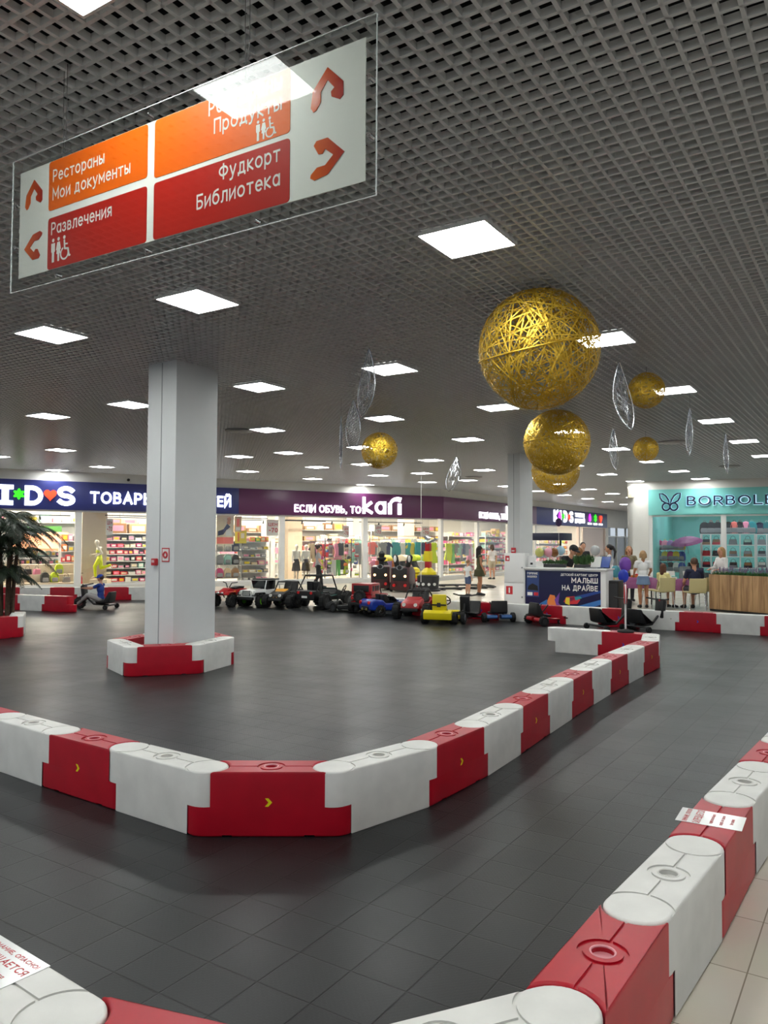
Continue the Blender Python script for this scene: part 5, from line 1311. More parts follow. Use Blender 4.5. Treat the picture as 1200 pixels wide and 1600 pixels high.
    if long_hair:
        p0 = C_ + ht @ Vector((0, -.04, 0)) * h; g.cap(p0, p0 + Vector((0, -.012, -long_hair)) * h, .046 * h, .036 * h)
        for s in (-1, 1):
            q = C_ + ht @ Vector((s * .046, -.012, 0)) * h; g.cap(q, q + Vector((s * .006, -.01, -long_hair * .8)) * h, .022 * h, .016 * h)
    if bun: g.ell(C_ + ht @ Vector((0, -.07, .035)) * h, .028 * h)
    if tail:
        q = C_ + ht @ Vector((0, -.07, .02)) * h; g.cap(q, q + Vector((0, -.04, -.08)) * h, .022 * h, .024 * h); g.cap(q + Vector((0, -.04, -.08)) * h, q + Vector((0, -.02, -.2)) * h, .024 * h, .010 * h)
    link('hair', remesh(g, .009, 'hair', 2), hm, e)
    if cap:
        g = MB(); g.ell(C_ + ht @ Vector((0, -.004, .026)) * h, (.060 * h, .068 * h, .052 * h), 16, 10, ht)
        g.ell(C_ + ht @ Vector((0, .07, .022)) * h, (.044 * h, .046 * h, .008 * h), 14, 6, ht)
        link('cap', remesh(g, .007, 'cap', 1), colour(cap, .7), e)
    return e
def gp(u, v): p = at(u, v); return (p.x, p.y, 0.0)
def seated(zs, H, fwd=.24, foot=None):
    z = zs / H + .045; d = z - .525
    J = pose()
    for k in ('pel', 'wst', 'chs', 'nck', 'hed', 'sL', 'sR', 'eL', 'eR', 'wL', 'wR', 'hL', 'hR'): v = J[k]; J[k] = (v[0], v[1], v[2] + d)
    for S, s in (('L', -1), ('R', 1)):
        J['k' + S] = (s * .065, fwd, z + .0); J['a' + S] = (s * .065, fwd - .01, .045); J['t' + S] = (s * .075, fwd + .09, .018)
        J['e' + S] = (s * .14, .05, .635 + d); J['w' + S] = (s * .09, .19, .60 + d)
    return J
walk = pose(kL=(-.055, .07, .285), aL=(-.055, .10, .05), tL=(-.06, .19, .03), kR=(.055, .0, .28), aR=(.055, -.12, .07), tR=(.06, -.04, .02), eL=(-.13, -.05, .64), wL=(-.13, .0, .5), eR=(.13, .02, .64), wR=(.13, .1, .52))
person('woman in grey t-shirt and black trousers walking past the shoe shop window', (*atY(497, 880, 29.0)[:2], 0), R(-80), 1.60, walk, (150, 150, 152), (24, 24, 28), (44, 32, 28), bun=True, female=True)
person('woman in olive mini dress with long dark hair standing behind the barriers', gp(749, 930), R(-82), 1.60, pose(kL=(-.05, .02, .28), wR=(.15, .06, .5), eR=(.13, 0, .64)), (74, 74, 46), (74, 74, 46), (30, 22, 20), 'tan', long_hair=.16, kind='dress', sleeve=0, slim=.93)
person('small boy in white t-shirt and denim shorts beside the olive dress woman', gp(731, 931), R(-60), 1.16, pose(), (236, 236, 234), (70, 86, 120), (150, 112, 78), kind='shorts')
person('woman in white top and beige shorts behind the olive dress woman', gp(769, 905), R(20), 1.63, pose(), (238, 230, 224), (190, 176, 150), (70, 50, 40), kind='shorts', long_hair=.08)
lean = pose(chs=(0, .05, .70), nck=(0, .10, .795), hed=(0, .15, .885), wst=(0, .015, .61), sL=(-.105, .06, .77), sR=(.105, .06, .77), eL=(-.15, .12, .64), eR=(.15, .12, .64), wL=(-.09, .22, .615), wR=(.09, .22, .615))
person('man in black cap and black t-shirt leaning over the counter', (*atY(884, 900, 19.75)[:2], 0), R(215), 1.74, lean, (20, 20, 24), (30, 30, 36), (50, 36, 28), cap=(18, 18, 22))
person('man in black t-shirt standing far behind the brown balloon', (*atY(911, 900, 27.0)[:2], 0), R(180), 1.74, pose(), (22, 22, 26), (40, 40, 48), (40, 30, 26))
person('woman with dark ponytail in white t-shirt and black shoulder bag', (*atY(953, 900, 22.6)[:2], 0), R(70), 1.68, pose(eL=(-.14, .04, .65), wL=(-.1, .17, .64), eR=(.14, .04, .65), wR=(.1, .17, .64)), (236, 236, 236), (60, 70, 90), (26, 22, 22), tail=True)
person('blonde woman in olive top facing the viewer behind the purple table', (*atY(983, 900, 23.4)[:2], 0), R(175), 1.63, pose(eL=(-.15, .04, .65), wL=(-.1, .16, .60)), (122, 112, 84), (50, 50, 60), (170, 124, 80), long_hair=.10, sleeve=.3)
person('blonde woman in white t-shirt and denim skirt seen from behind', (*atY(1005, 900, 20.9)[:2], 0), R(-5), 1.52, pose(eL=(-.14, .02, .65), wL=(-.13, .12, .58), eR=(.14, .02, .65), wR=(.13, .12, .58)), (240, 240, 240), (104, 126, 156), (176, 140, 98), 'tan', kind='skirt', long_hair=.06)
person('girl with brown hair in yellow top sitting at the purple table', (*atY(1036, 900, 20.9)[:2], 0), R(-55), 1.40, seated(.45, 1.40), (238, 226, 160), (230, 220, 200), (96, 60, 40), long_hair=.12, kind='shorts')
person('man in navy t-shirt sitting on a beige chair seen from behind', (*atY(1085, 900, 20.45)[:2], 0), R(0), 1.72, seated(.45, 1.72), (26, 32, 62), (60, 60, 70), (84, 58, 42), kind='shorts')
person('woman with long blonde hair in white blouse behind the plank planter', (*atY(1128, 900, 21.6)[:2], 0), R(105), 1.62, seated(.50, 1.62) if False else pose(eL=(-.14, .03, .65), wL=(-.1, .17, .62), eR=(.14, .03, .65), wR=(.1, .17, .62)), (238, 234, 230), (90, 90, 100), (186, 146, 96), long_hair=.15, sleeve=1.7)
ride = seated(.20, 1.28, .30)
for S, s in (('L', -1), ('R', 1)):
    ride['k' + S] = (s * .07, .24, .27); ride['a' + S] = (s * .06, .44, .10); ride['t' + S] = (s * .065, .50, .15); ride['e' + S] = (s * .13, .14, .40); ride['w' + S] = (s * .11, .29, .41)
bp_ = at(157, 951)
boy = person('boy in blue t-shirt and blue cap riding a drift trike', (bp_.x, bp_.y, 0), R(84), 1.28, ride, (30, 60, 140), (160, 158, 156), (70, 46, 34), cap=(34, 70, 170))

# running mannequin in neon yellow on its stand
q = K(KU(156, .72), .72, 0.012)
e = thing('mannequin', 'running mannequin in neon yellow sportswear beside the beige shop column', 'mannequin', q, KA + R(64))
Hm = 1.45; zoff = .30
J = pose(kL=(-.05, .10, .33), aL=(-.05, .08, .09), tL=(-.05, .16, .05), kR=(.05, -.03, .29), aR=(.05, -.25, .36), tR=(.05, -.30, .30), eL=(-.14, -.10, .66), wL=(-.13, .02, .60), eR=(.14, .08, .64), wR=(.10, .20, .62), chs=(0, .03, .715), nck=(0, .05, .82), hed=(0, .07, .93))
V = {k: Vector(v) * Hm + Vector((0, 0, zoff)) for k, v in J.items()}
b = MB(); b.ell(V['chs'], (.125, .085, .15)).ell(V['wst'], (.10, .075, .14)).ell(V['pel'], (.125, .095, .11)); b.cap(V['nck'] - Vector((0, 0, .05)), V['hed'], .048, .045); b.ell(V['hed'], (.075, .09, .105)); b.cap(V['sL'], V['sR'], .052, .052)
lg = MB(); lg.ell(V['pel'], (.135, .105, .115)).ell(V['wst'] - Vector((0, 0, .03)), (.108, .085, .10))
for S in 'LR':
    b.cap(V['s' + S], V['e' + S], .042, .034).cap(V['e' + S], V['w' + S], .034, .023); b.ell(V['w' + S] + (V['w' + S] - V['e' + S]).normalized() * .06, (.02, .035, .05)); b.cap(V['a' + S], V['t' + S], .032, .022); b.cap(V['h' + S], V['k' + S], .07, .05); b.cap(V['k' + S], V['a' + S], .05, .03)
    lg.cap(V['h' + S], V['k' + S], .085, .062).cap(V['k' + S], V['a' + S], .062, .045)
NEON = mat('neon_cloth', (226, 236, 20), .6)
link('body', remesh(b, .012, 'body'), M['doll'], e); link('leggings', remesh(lg, .012, 'leggings'), NEON, e)
tp = MB().ell(V['chs'] + Vector((0, 0, -.01)), (.135, .095, .10)); link('top', remesh(tp, .012, 'top'), NEON, e)
MB().box((0, -.05, .17), (.6, .6, .30)).build('stand', M['beige'], e, bevel=.01)
# two dressed mannequins behind the middle bay
for k, (px, tp_, bt_, lab) in enumerate(((463, (238, 232, 220), (40, 34, 36), 'headless'), (478, (240, 236, 226), (40, 36, 44), 'headless'))):
    q = K(KU(px, 1.0), 1.0, .012)
    e = thing('mannequin', ['mannequin in cream blouse and black skirt left of the walking woman', 'mannequin in white blouse and dark skirt closest to the walking woman'][k], 'mannequin', q, KA + PI + R(15))
    b = MB(); h = 1.5; V = {a: Vector(v) * h + Vector((0, 0, .1)) for a, v in pose().items()}
    b.ell(V['chs'], (.12, .085, .15)).ell(V['wst'], (.10, .075, .14)).cap(V['nck'] - Vector((0, 0, .05)), V['hed'], .045, .045).ell(V['hed'], (.075, .09, .10)).cap(V['sL'], V['sR'], .05, .05)
    for S in 'LR': b.cap(V['h' + S], V['k' + S], .07, .05).cap(V['k' + S], V['a' + S], .05, .03).cap(V['a' + S], V['t' + S], .03, .02).cap(V['s' + S], V['e' + S], .04, .034).cap(V['e' + S], V['w' + S], .034, .022)
    link('body', remesh(b, .014, 'body'), M['doll'], e)
    t = MB().ell(V['chs'], (.135, .098, .16)).ell(V['wst'], (.115, .09, .14)).cap(V['sL'], V['sR'], .058, .058)
    for S in 'LR': t.cap(V['s' + S], V['e' + S], .05, .045).cap(V['e' + S], V['w' + S].lerp(V['e' + S], .2), .045, .034)
    link('blouse', remesh(t, .014, 'blouse'), colour(tp_, .8), e)
    MB().lathe([(.10, 0), (.135, -.12), (.19, -.5), (.185, -.5), (.09, 0)], 20, (0, 0, V['wst'].z - .03)).build('skirt', colour(bt_, .8), e, smooth=True)
    MB().cyl((0, 0, 0), (0, 0, .03), .2, n=24).cyl((0, -.03, .03), (0, -.03, .3), .012).build('stand', M['steel'], e)

# ------------------------------------------------------------------ ride-on vehicles (front is +y)
def profx(mb, out, x0, x1): return mb.prism(out, x0, x1, lambda a, b, c: (c, a, b))
def wheel(e, x, y, z, r, w_, rim=None, m=None):
    t = MB(); pr = [(r * .55, -w_ / 2), (r * .88, -w_ / 2), (r, -w_ * .32), (r, w_ * .32), (r * .88, w_ / 2), (r * .55, w_ / 2)]
    n = 20; vs = []; fs = []
    for q, zz in pr: vs += [(x + zz, y + q * math.cos(2 * PI * i / n), z + q * math.sin(2 * PI * i / n)) for i in range(n)]
    for j in range(len(pr)): k = (j + 1) % len(pr); fs += [(j * n + i, j * n + (i + 1) % n, k * n + (i + 1) % n, k * n + i) for i in range(n)]
    t.add(vs, fs)
    for i in range(12):     # tread blocks
        a = 2 * PI * i / 12; t.box((x, y + r * math.cos(a), z + r * math.sin(a)), (w_ * .8, r * .12, r * .16), rx=a)
    o = t.build('wheel', m or M['rubber'], e, smooth=True)
    g = MB().cyl((x - w_ * .38, y, z), (x + w_ * .38, y, z), r * .56, n=16).cyl((x - w_ * .46, y, z), (x + w_ * .46, y, z), r * .2, n=10)
    for i in range(5):
        a = 2 * PI * i / 5; g.box((x, y + r * .34 * math.cos(a), z + r * .34 * math.sin(a)), (w_ * .84, r * .12, r * .5), rx=a - PI / 2)
    g.build('rim', rim or M['dark'], o); return o
def steering(e, c, r, tilt, m=None):
    g = MB().ring((0, 0, 0), r, r * .12, 20, 6).cyl((0, 0, -.16), (0, 0, 0), r * .12).box((0, 0, 0), (r * 1.8, r * .22, .012)); o = g.build('steering_wheel', m or M['black_pl'], e, smooth=True)
    o.location = c; o.rotation_euler = (tilt, 0, 0); return o
def seat(e, x, y, z, w_, m=None, h=.34):
    profx(MB(), [(y - .02, z), (y + .30, z + .02), (y + .32, z + .08), (y + .06, z + .09), (y - .05, z + h), (y - .12, z + h), (y - .10, z + .05)], x - w_ / 2, x + w_ / 2).build('seat', m or M['black_pl'], e, bevel=.02)
def lamp(e, x, y, z, r, m, d=.02, nm='headlight'): return MB().cyl((x, y - d, z), (x, y + d, z), r, n=14).build(nm, m, e, smooth=True)
LITW = mat('lamp_white_lens', (240, 240, 235), .2); LITR = mat('tail_red', (210, 24, 24), .3); YELP = mat('kart_yellow', (226, 206, 24), .35); BLUEP = mat('car_blue', (18, 52, 150), .3, coat=.3); REDP = mat('car_red', (166, 14, 22), .35, coat=.2)
WHTP = mat('car_white', (220, 222, 220), .3, coat=.4); ORNP = mat('buggy_orange', (232, 160, 40), .35); TEALP = mat('utv_teal', (20, 78, 74), .35); LIMEP = mat('rim_lime', (120, 200, 40), .4)
def vehicle(name, label, u, v, deg): 
    p = at(u, v); return thing(name, label, 'ride-on car', (p.x, p.y, 0), R(deg))
def jeep(label, u, v, deg, body, rim, roof=True, spare=True, hardtop=False):
    e = vehicle('toy_jeep', label, u, v, deg)
    profx(MB(), [(-.55, .20), (.55, .20), (.56, .34), (.52, .44), (.10, .47), (.06, .44), (-.50, .46), (-.56, .42)], -.27, .27).build('body', body, e, bevel=.02)
    for s in (-1, 1):
        for y in (.36, -.36): profx(MB(), [(y - .22, .30), (y - .16, .39), (y + .16, .39), (y + .22, .30), (y + .19, .30), (y + .13, .355), (y - .13, .355), (y - .19, .30)], s * .26 - .07, s * .26 + .07).build('fender', M['black_pl'], e, bevel=.008)
        for y in (.36, -.36): wheel(e, s * .31, y, .17, .17, .13, rim)
        MB().box((s * .275, -.08, .36), (.02, .34, .14)).build('door', body, e, bevel=.008)
        lamp(e, s * .18, .565, .39, .045, LITW); lamp(e, s * .22, -.565, .36, .03, LITR, nm='tail_light')
    g = MB().box((0, .56, .37), (.26, .02, .13))
    g.build('grille', M['black_pl'], e)
    sl_ = MB()
    for i in range(7): sl_.box((-.10 + i * .033, .573, .37), (.012, .012, .11))
    sl_.build('grille_slots', body, e)
    MB().box((0, .62, .24), (.56, .08, .08)).build('front_bumper', M['black_pl'], e, bevel=.015); MB().box((0, -.61, .24), (.5, .07, .08)).build('rear_bumper', M['black_pl'], e, bevel=.015)
    fr = MB()
    for s in (-1, 1): fr.tube([(s * .25, .12, .46), (s * .23, .03, .70), (s * .23, -.45, .70), (s * .25, -.50, .44)], .016, 8)
    fr.tube([(-.23, .03, .70), (.23, .03, .70)], .016, 8).tube([(-.23, -.22, .70), (.23, -.22, .70)], .014, 8).tube([(-.23, -.45, .70), (.23, -.45, .70)], .016, 8); fr.build('roll_cage', M['black_pl'] if not roof else body, e, smooth=True)
    MB().box((0, .08, .58), (.44, .012, .22), rx=R(-20)).build('windscreen', mat('dark_screen', (30, 34, 38), .1), e)
    if hardtop:
        MB().box((0, -.26, .585), (.52, .56, .27)).build('hardtop', body, e, bevel=.025)
        for sx in (-1, 1):
            for y in (-.40, -.24, -.10): MB().box((sx * .262, y, .60), (.008, .11, .13)).build('side_window', M['black_pl'], e, bevel=.003)
        MB().box((0, -.543, .60), (.40, .008, .15)).build('rear_window', M['black_pl'], e, bevel=.003)
    if roof: MB().box((0, -.21, .715), (.50, .52, .03)).build('roof', M['black_pl'], e, bevel=.01)
    seat(e, -.11, -.26, .36, .18); seat(e, .11, -.26, .36, .18); steering(e, (-.11, .0, .52), .08, R(-60))
    if spare:
        o = wheel(e, 0, 0, 0, .15, .10, rim); o.rotation_euler = (0, 0, PI / 2); o.location = (0, -.64, .42)
    return e
def buggy(label, u, v, deg, body, accent, L=.6, W=.30, cage=True, name='toy_buggy', wr=.17, two=True, ch=.74):
    e = vehicle(name, label, u, v, deg)
    profx(MB(), [(-L, .22), (L * .8, .18), (L, .26), (L * .95, .36), (L * .35, .46), (L * .25, .36), (-L * .55, .34), (-L * .7, .46), (-L, .44)], -W * .72, W * .72).build('body', body, e, bevel=.025)
    MB().prism([(-W * .6, .34 * L), (W * .6, .34 * L), (W * .30, L * .92), (-W * .30, L * .92)], 0, .02, lambda x, y, z: (x, y, z + .47 - (y - .34 * L) * .17 / (.6 * L))).build('hood', accent, e, bevel=.008)
    for s in (-1, 1):
        MB().tube([(s * W * .75, -L * .6, .40), (s * W * .78, 0, .30), (s * W * .6, L * .7, .34), (s * .04, L * .98, .28)], .016, 6).build('trim_strip', accent, e, smooth=True)
        for y in (L * .68, -L * .66):
            wheel(e, s * (W + .05), y, wr, wr, .15, M['dark']); MB().tube([(s * W * .5, y, .25), (s * W, y, wr)], .022, 6).build('suspension_arm', M['steel'], e)
        lamp(e, s * W * .45, L * .97, .33, .04, LITW); lamp(e, s * W * .5, -L - .0, .40, .035, LITR, nm='tail_light')
    if cage:
        g = MB()
        for s in (-1, 1): g.tube([(s * W * .72, L * .35, .44), (s * W * .66, L * .12, ch), (s * W * .66, -L * .5, ch), (s * W * .72, -L * .85, .44)], .018, 8)
        for y in (L * .12, -L * .5): g.tube([(-W * .66, y, ch), (W * .66, y, ch)], .018, 8)
        g.build('roll_cage', M['black_pl'], e, smooth=True)
    seat(e, -.10 if two else 0, -L * .38, .32, .18); 
    if two: seat(e, .10, -L * .38, .32, .18)
    steering(e, (-.10 if two else 0, L * .08, .50), .085, R(-60))
    MB().box((0, L + .01, .22), (W * 1.3, .05, .07)).build('front_bumper', M['black_pl'], e, bevel=.015)
    MB().box((0, -L - .02, .30), (.16, .012, .05)).build('number_plate', LITW, e)
    return e
def kart(label, u, v, deg, body, frame, seatm):
    e = vehicle('go_kart', label, u, v, deg)
    g = MB()
    for s in (-1, 1): g.tube([(s * .14, -.45, .10), (s * .16, .0, .08), (s * .13, .5, .09)], .018, 8)
    for y in (-.4, 0.05, .42): g.tube([(-.26, y, .09), (.26, y, .09)], .016, 8)
    g.build('chassis', frame, e, smooth=True)
    profx(MB(), [(.36, .06), (.62, .05), (.66, .09), (.60, .17), (.42, .24), (.34, .22)], -.26, .26).build('nose_cone', body, e, bevel=.03)
    for s in (-1, 1):
        profx(MB(), [(-.22, .06), (.22, .06), (.24, .14), (-.24, .16)], s * .27 - .05, s * .27 + .05).build('side_pod', body, e, bevel=.02)
        wheel(e, s * .30, .36, .105, .105, .10); wheel(e, s * .31, -.38, .125, .125, .15)
    MB().box((0, .1, .075), (.3, .7, .02)).build('floor_pan', frame, e)
    profx(MB(), [(-.32, .10), (-.02, .10), (.0, .15), (-.20, .17), (-.30, .40), (-.34, .62), (-.42, .62), (-.42, .36), (-.38, .12)], -.15, .15).build('seat', seatm, e, bevel=.035)
    MB().box((0, -.432, .40), (.32, .012, .03)).build('belt', M['black_pl'], e); MB().box((0, -.432, .40), (.08, .02, .09)).build('badge', M['dark'], e, bevel=.006)
    profx(MB(), [(-.58, .10), (-.44, .10), (-.42, .26), (-.50, .30), (-.60, .24)], -.30, .30).build('rear_bumper', body, e, bevel=.02)
    steering(e, (0, .13, .46), .12, R(-55)); MB().tube([(0, .22, .36), (0, .42, .14)], .014, 6).build('steering_column', M['black_pl'], e)
    return e
def quad(label, u, v, deg):
    e = vehicle('quad_bike', label, u, v, deg)
    profx(MB(), [(-.45, .34), (-.1, .30), (.15, .32), (.42, .30), (.46, .38), (.20, .50), (.02, .44), (-.2, .46), (-.48, .46)], -.13, .13).build('body', REDP, e, bevel=.03)
    profx(MB(), [(-.38, .46), (-.02, .45), (.0, .49), (-.2, .53), (-.40, .52)], -.10, .10).build('seat', M['black_pl'], e, bevel=.02)
    for s in (-1, 1):
        for y in (.33, -.33):
            wheel(e, s * .27, y, .16, .16, .15); profx(MB(), [(y - .2, .34), (y - .1, .41), (y + .1, .41), (y + .2, .34), (y + .18, .32), (y + .09, .385), (y - .09, .385), (y - .18, .32)], s * .24 - .08, s * .24 + .08).build('fender', REDP, e, bevel=.006)
        lamp(e, s * .07, .46, .37, .03, LITW)
        MB().tube([(s * .03, .14, .50), (s * .1, .12, .62), (s * .25, .06, .64)], .014, 6).build('handlebar', M['black_pl'], e, smooth=True)
        MB().tube([(s * .14, .40, .34), (s * .16, .05, .40)], .014, 6).build('side_stripe', ORNP, e, smooth=True)
    MB().tube([(-.16, .47, .26), (-.14, .52, .36), (.14, .52, .36), (.16, .47, .26)], .014, 6).build('front_guard', M['black_pl'], e, smooth=True)
    return e
def roadster(label, u, v, deg):
    e = vehicle('toy_roadster', label, u, v, deg)
    profx(MB(), [(-.60, .14), (.58, .12), (.62, .20), (.56, .27), (.18, .34), (.08, .30), (-.22, .30), (-.30, .38), (-.52, .40), (-.63, .34), (-.63, .22)], -.29, .29).build('body', BLUEP, e, bevel=.045, seg=3)
    for s in (-1, 1):
        for y in (.36, -.38): wheel(e, s * .27, y, .135, .135, .10, M['chrome'])
        lamp(e, s * .19, -.635, .32, .04, LITR, nm='tail_light'); lamp(e, s * .09, -.635, .17, .025, mat('exhaust', (170, 160, 90), .3, .6), nm='exhaust'); lamp(e, s * .2, .60, .24, .035, LITW)
        MB().box((s * .30, .08, .36), (.05, .03, .03)).build('mirror', BLUEP, e, bevel=.006)
    profx(MB(), [(.06, .33), (.16, .34), (.02, .45), (-.02, .45)], -.22, .22).build('windscreen', mat('dark_screen', (30, 34, 38), .1), e, bevel=.006)
    seat(e, -.11, -.12, .26, .17, h=.24); seat(e, .11, -.12, .26, .17, h=.24); steering(e, (-.11, .04, .40), .07, R(-60)); MB().box((0, -.63, .2), (.3, .02, .07)).build('diffuser', M['black_pl'], e)
    return e
quad('red and black quad bike with yellow stripes beside the white column', 362, 947, 150)
jeep('white toy jeep with black roof and lime wheel hubs', 407, 947, 148, WHTP, LIMEP, spare=False)
buggy('black toy buggy with orange hood next to the white jeep', 447, 948, 158, M['black_pl'], ORNP, ch=.66)
buggy('large black and teal toy off-roader with open roll cage', 503, 949, -32, M['black_pl'], TEALP, L=.70, W=.39, name='toy_off_roader', wr=.20, ch=.80).scale = (1.05,) * 3
kart('black go-kart with high seat facing left', 543, 955, 78, M['black_pl'], M['dark'], M['black_pl']).scale = (1, .78, 1.15)
jeep('red toy jeep seen from behind with a spare wheel', 578, 956, -22, REDP, M['dark'], roof=False, hardtop=True)
roadster('blue toy roadster parked next to the red jeep', 606, 961, -58)
buggy('red and black toy off-roader facing the viewer', 652, 965, 160, REDP, REDP, L=.58, W=.30, name='toy_off_roader', wr=.18, ch=.62)
kart('yellow go-kart seen from behind with a yellow high backrest', 693, 972, -18, YELP, M['dark'], YELP)

# drift trikes, hoverboards
def trike(label, p, deg, barm):
    e = thing('drift_trike', label, 'drift trike', (p[0], p[1], 0), R(deg))
    e.scale = (1.15,) * 3
    wheel(e, 0, .42, .13, .13, .07, M['steel'])
    MB().tube([(0, .42, .13), (0, .33, .42), (0, .31, .52)], .022, 8).build('fork', barm, e, smooth=True)
    MB().tube([(-.24, .24, .54), (-.12, .31, .52), (.12, .31, .52), (.24, .24, .54)], .014, 8).build('handlebar', M['black_pl'], e, smooth=True)
    profx(MB(), [(.26, .2), (.34, .2), (.38, .5), (.30, .52)], -.09, .09).build('front_shield', M['black_pl'], e, bevel=.02)
    MB().tube([(0, .33, .30), (0, .1, .10), (0, -.25, .09)], .022, 8).tube([(-.30, -.28, .08), (.30, -.28, .08)], .018, 8).build('frame', M['dark'], e, smooth=True)
    for s in (-1, 1):
        o = wheel(e, s * .29, -.30, .05, .05, .05, M['dark'], M['rubber'])
        MB().tube([(0, .36, .22), (s * .2, .36, .20)], .012, 6).build('foot_peg', M['black_pl'], e)
    profx(MB(), [(-.28, .13), (-.02, .12), (.02, .17), (-.18, .17), (-.30, .38), (-.36, .38), (-.33, .15)], -.15, .15).build('seat', M['black_pl'], e, bevel=.03)
    return e
trike('drift trike with purple fork under the boy in blue', (bp_.x - .06, bp_.y, 0), 84, mat('purple_frame', (90, 60, 140), .4))
trike('black drift trike right of the yellow go-kart', at(733, 972), 160, M['black_pl'])
trike('black drift trike with blue fork left of the paddle sign', at(955, 984), -70, mat('blue_frame', (60, 110, 170), .4))
trike('black and red drift trike right of the paddle sign', at(1012, 985), -60, mat('red_frame', (170, 30, 36), .4))
def hover(label, p, deg, m, frm, tip=0.0):
    e = thing('hover_kart', label, 'hoverboard kart', (p[0], p[1], 0), R(deg))
    for s in (-1, 1):
        wheel(e, s * .32, 0, .10, .10, .09); profx(MB(), [(-.10, .10), (-.08, .16), (.08, .16), (.10, .10), (.06, .07), (-.06, .07)], s * .16 - .12, s * .16 + .12).build('foot_board', m, e, bevel=.02)
        MB().tube([(s * .10, .0, .17), (s * .12, .16, .36), (s * .14, .20, .42)], .014, 6).build('lever', M['black_pl'], e, smooth=True)
    MB().tube([(0, 0, .15), (0, .35, .12), (0, .62, .10)], .02, 8).build('frame', frm, e, smooth=True); MB().tube([(-.2, .62, .14), (.2, .62, .14)], .014, 8).build('foot_rest', M['black_pl'], e)
    wheel(e, 0, .56, .05, .05, .04, M['steel'])
    profx(MB(), [(-.06, .18), (.24, .16), (.28, .21), (.08, .23), (-.02, .46), (-.08, .47), (-.10, .22)], -.18, .18).build('seat', M['black_pl'], e, bevel=.03)
    return e
hover('blue hoverboard kart with black seat and two big wheels', at(779, 972), 8, mat('hover_blue', (40, 90, 150), .35), REDP)
hover('red hoverboard kart with black seat lying near the red barrier', at(838, 976), -72, mat('hover_red', (170, 26, 32), .35), REDP)

# kiddie train rides and digger behind the parked cars
def ride_loco(label, u, v, deg, s, two):
    p = at(u, v); e = thing('train_ride', label, 'kiddie ride', (p.x, p.y, 0), R(deg)); DR = mat('ride_maroon', (58, 14, 18), .35); e.scale = (s, s, s)
    profx(MB(), [(-.5, .06), (.5, .06), (.52, .5), (.46, .86), (-.1, .9), (-.5, .7)], -.34, .34).build('body', DR, e, bevel=.05)
    MB().box((0, .52, .62), (.52, .03, .44)).build('front_panel', M['black_pl'], e, bevel=.02)
    g = MB().cyl((0, .53, .86), (0, .57, .86), .085, n=24); g.v = [(x * 1.4, y, z) for x, y, z in g.v]; g.build('badge', M['steel'], e, smooth=True)
    MB().cyl((0, .565, .86), (0, .58, .86), .074, n=24).build('badge_face', M['black_pl'], e, smooth=True)
    LW = mat('ride_lamp', (255, 250, 235), .3, emit=(255, 190, 130), estr=3)
    for sx in (-1, 1):
        lamp(e, sx * .2, .55, .56, .045, LW); lamp(e, sx * .2, .55, .24, .055, LITR, nm='bumper_lamp')
        if two: MB().cap((sx * .20, .1, .92), (sx * .27, .1, 1.22), .09, .10).build('ear', M['black_pl'], e, smooth=True); MB().ell((sx * .26, .19, 1.16), (.055, .03, .12)).build('ear_patch', M['frame'], e, smooth=True)
    if not two: MB().lathe([(.1, .85), (.1, 1.05), (.17, 1.12), (.17, 1.18), (.1, 1.2), (.12, 1.34), (.05, 1.42)], 18).build('chimney', M['black_pl'], e, smooth=True)
    for sx in (-1, 1):
        for y in (-.3, .3): MB().cyl((sx * .34, y, .14), (sx * .39, y, .14), .14, n=18).build('wheel', M['black_pl'], e, smooth=True)
    return e
ride_loco('dark red train ride with white oval badge and chimney, leftmost by the shoe shop', 596, 921, 175, .98, False)
ride_loco('dark red train carriage ride with two upright ear shapes', 630, 924, 165, .98, True)
p = at(647, 919); e = thing('train_ride', 'low red and yellow carriage ride at the end of the little train', 'kiddie ride', (p.x, p.y, 0), R(160))
profx(MB(), [(-.4, .06), (.4, .06), (.42, .34), (.1, .40), (-.4, .36)], -.3, .3).build('body', REDP, e, bevel=.05); MB().lathe([(.2, .36), (.22, .5), (.16, .56), (.24, .6), (.2, .72), (.1, .78)], 18).build('funnel', YELP, e, smooth=True)
for x in (-.24, -.08, .08, .24): lamp(e, x, .44, .24, .04, LITW, nm='headlight')
p = at(669, 926); e = thing('digger_ride', 'red and yellow digger ride with tall arm on a black base', 'kiddie ride', (p.x, p.y, 0), R(150))
MB().lathe([(.42, .05), (.42, .12), (.36, .14), (.38, .58), (.3, .62)], 24).build('base', M['dark'], e, smooth=True)
MB().lathe([(.30, .62), (.28, .70), (.10, .86), (.06, .86)], 10).build('hood', YELP, e); 
for a in range(5): MB().cyl((.38 * math.cos(a * .5 + .6), .38 * math.sin(a * .5 + .6), .30), (.42 * math.cos(a * .5 + .6), .42 * math.sin(a * .5 + .6), .30), .05, n=12).build('lamp', LITW, e, smooth=True)
MB().box((0, 0, .98), (.18, .2, .30)).box((0, 0, 1.55), (.16, .2, .36)).build('arm', REDP, e, bevel=.02); MB().box((0, 0, 1.24), (.22, .24, .36)).build('arm_cover', YELP, e, bevel=.02)
MB().box((-.18, .05, 1.76), (.42, .16, .06), ry=R(22)).build('bucket_arm', M['steel'], e, bevel=.01); MB().prof([(.0, 1.78), (.14, 1.9), (.06, 1.94), (-.04, 1.86)], -.1, .1).build('bucket', M['steel'], e)
e = thing('rail_track', 'low black oval track for the little train on the pale floor', 'track', (*at(690, 919)[:2], 0.002), R(30))
g = MB()
for a_, b_ in ((2.3, 1.2), (1.95, .85)): g.tube([(a_ * math.cos(2 * PI * i / 48), b_ * math.sin(2 * PI * i / 48), .05) for i in range(48)], .03, 6, True)
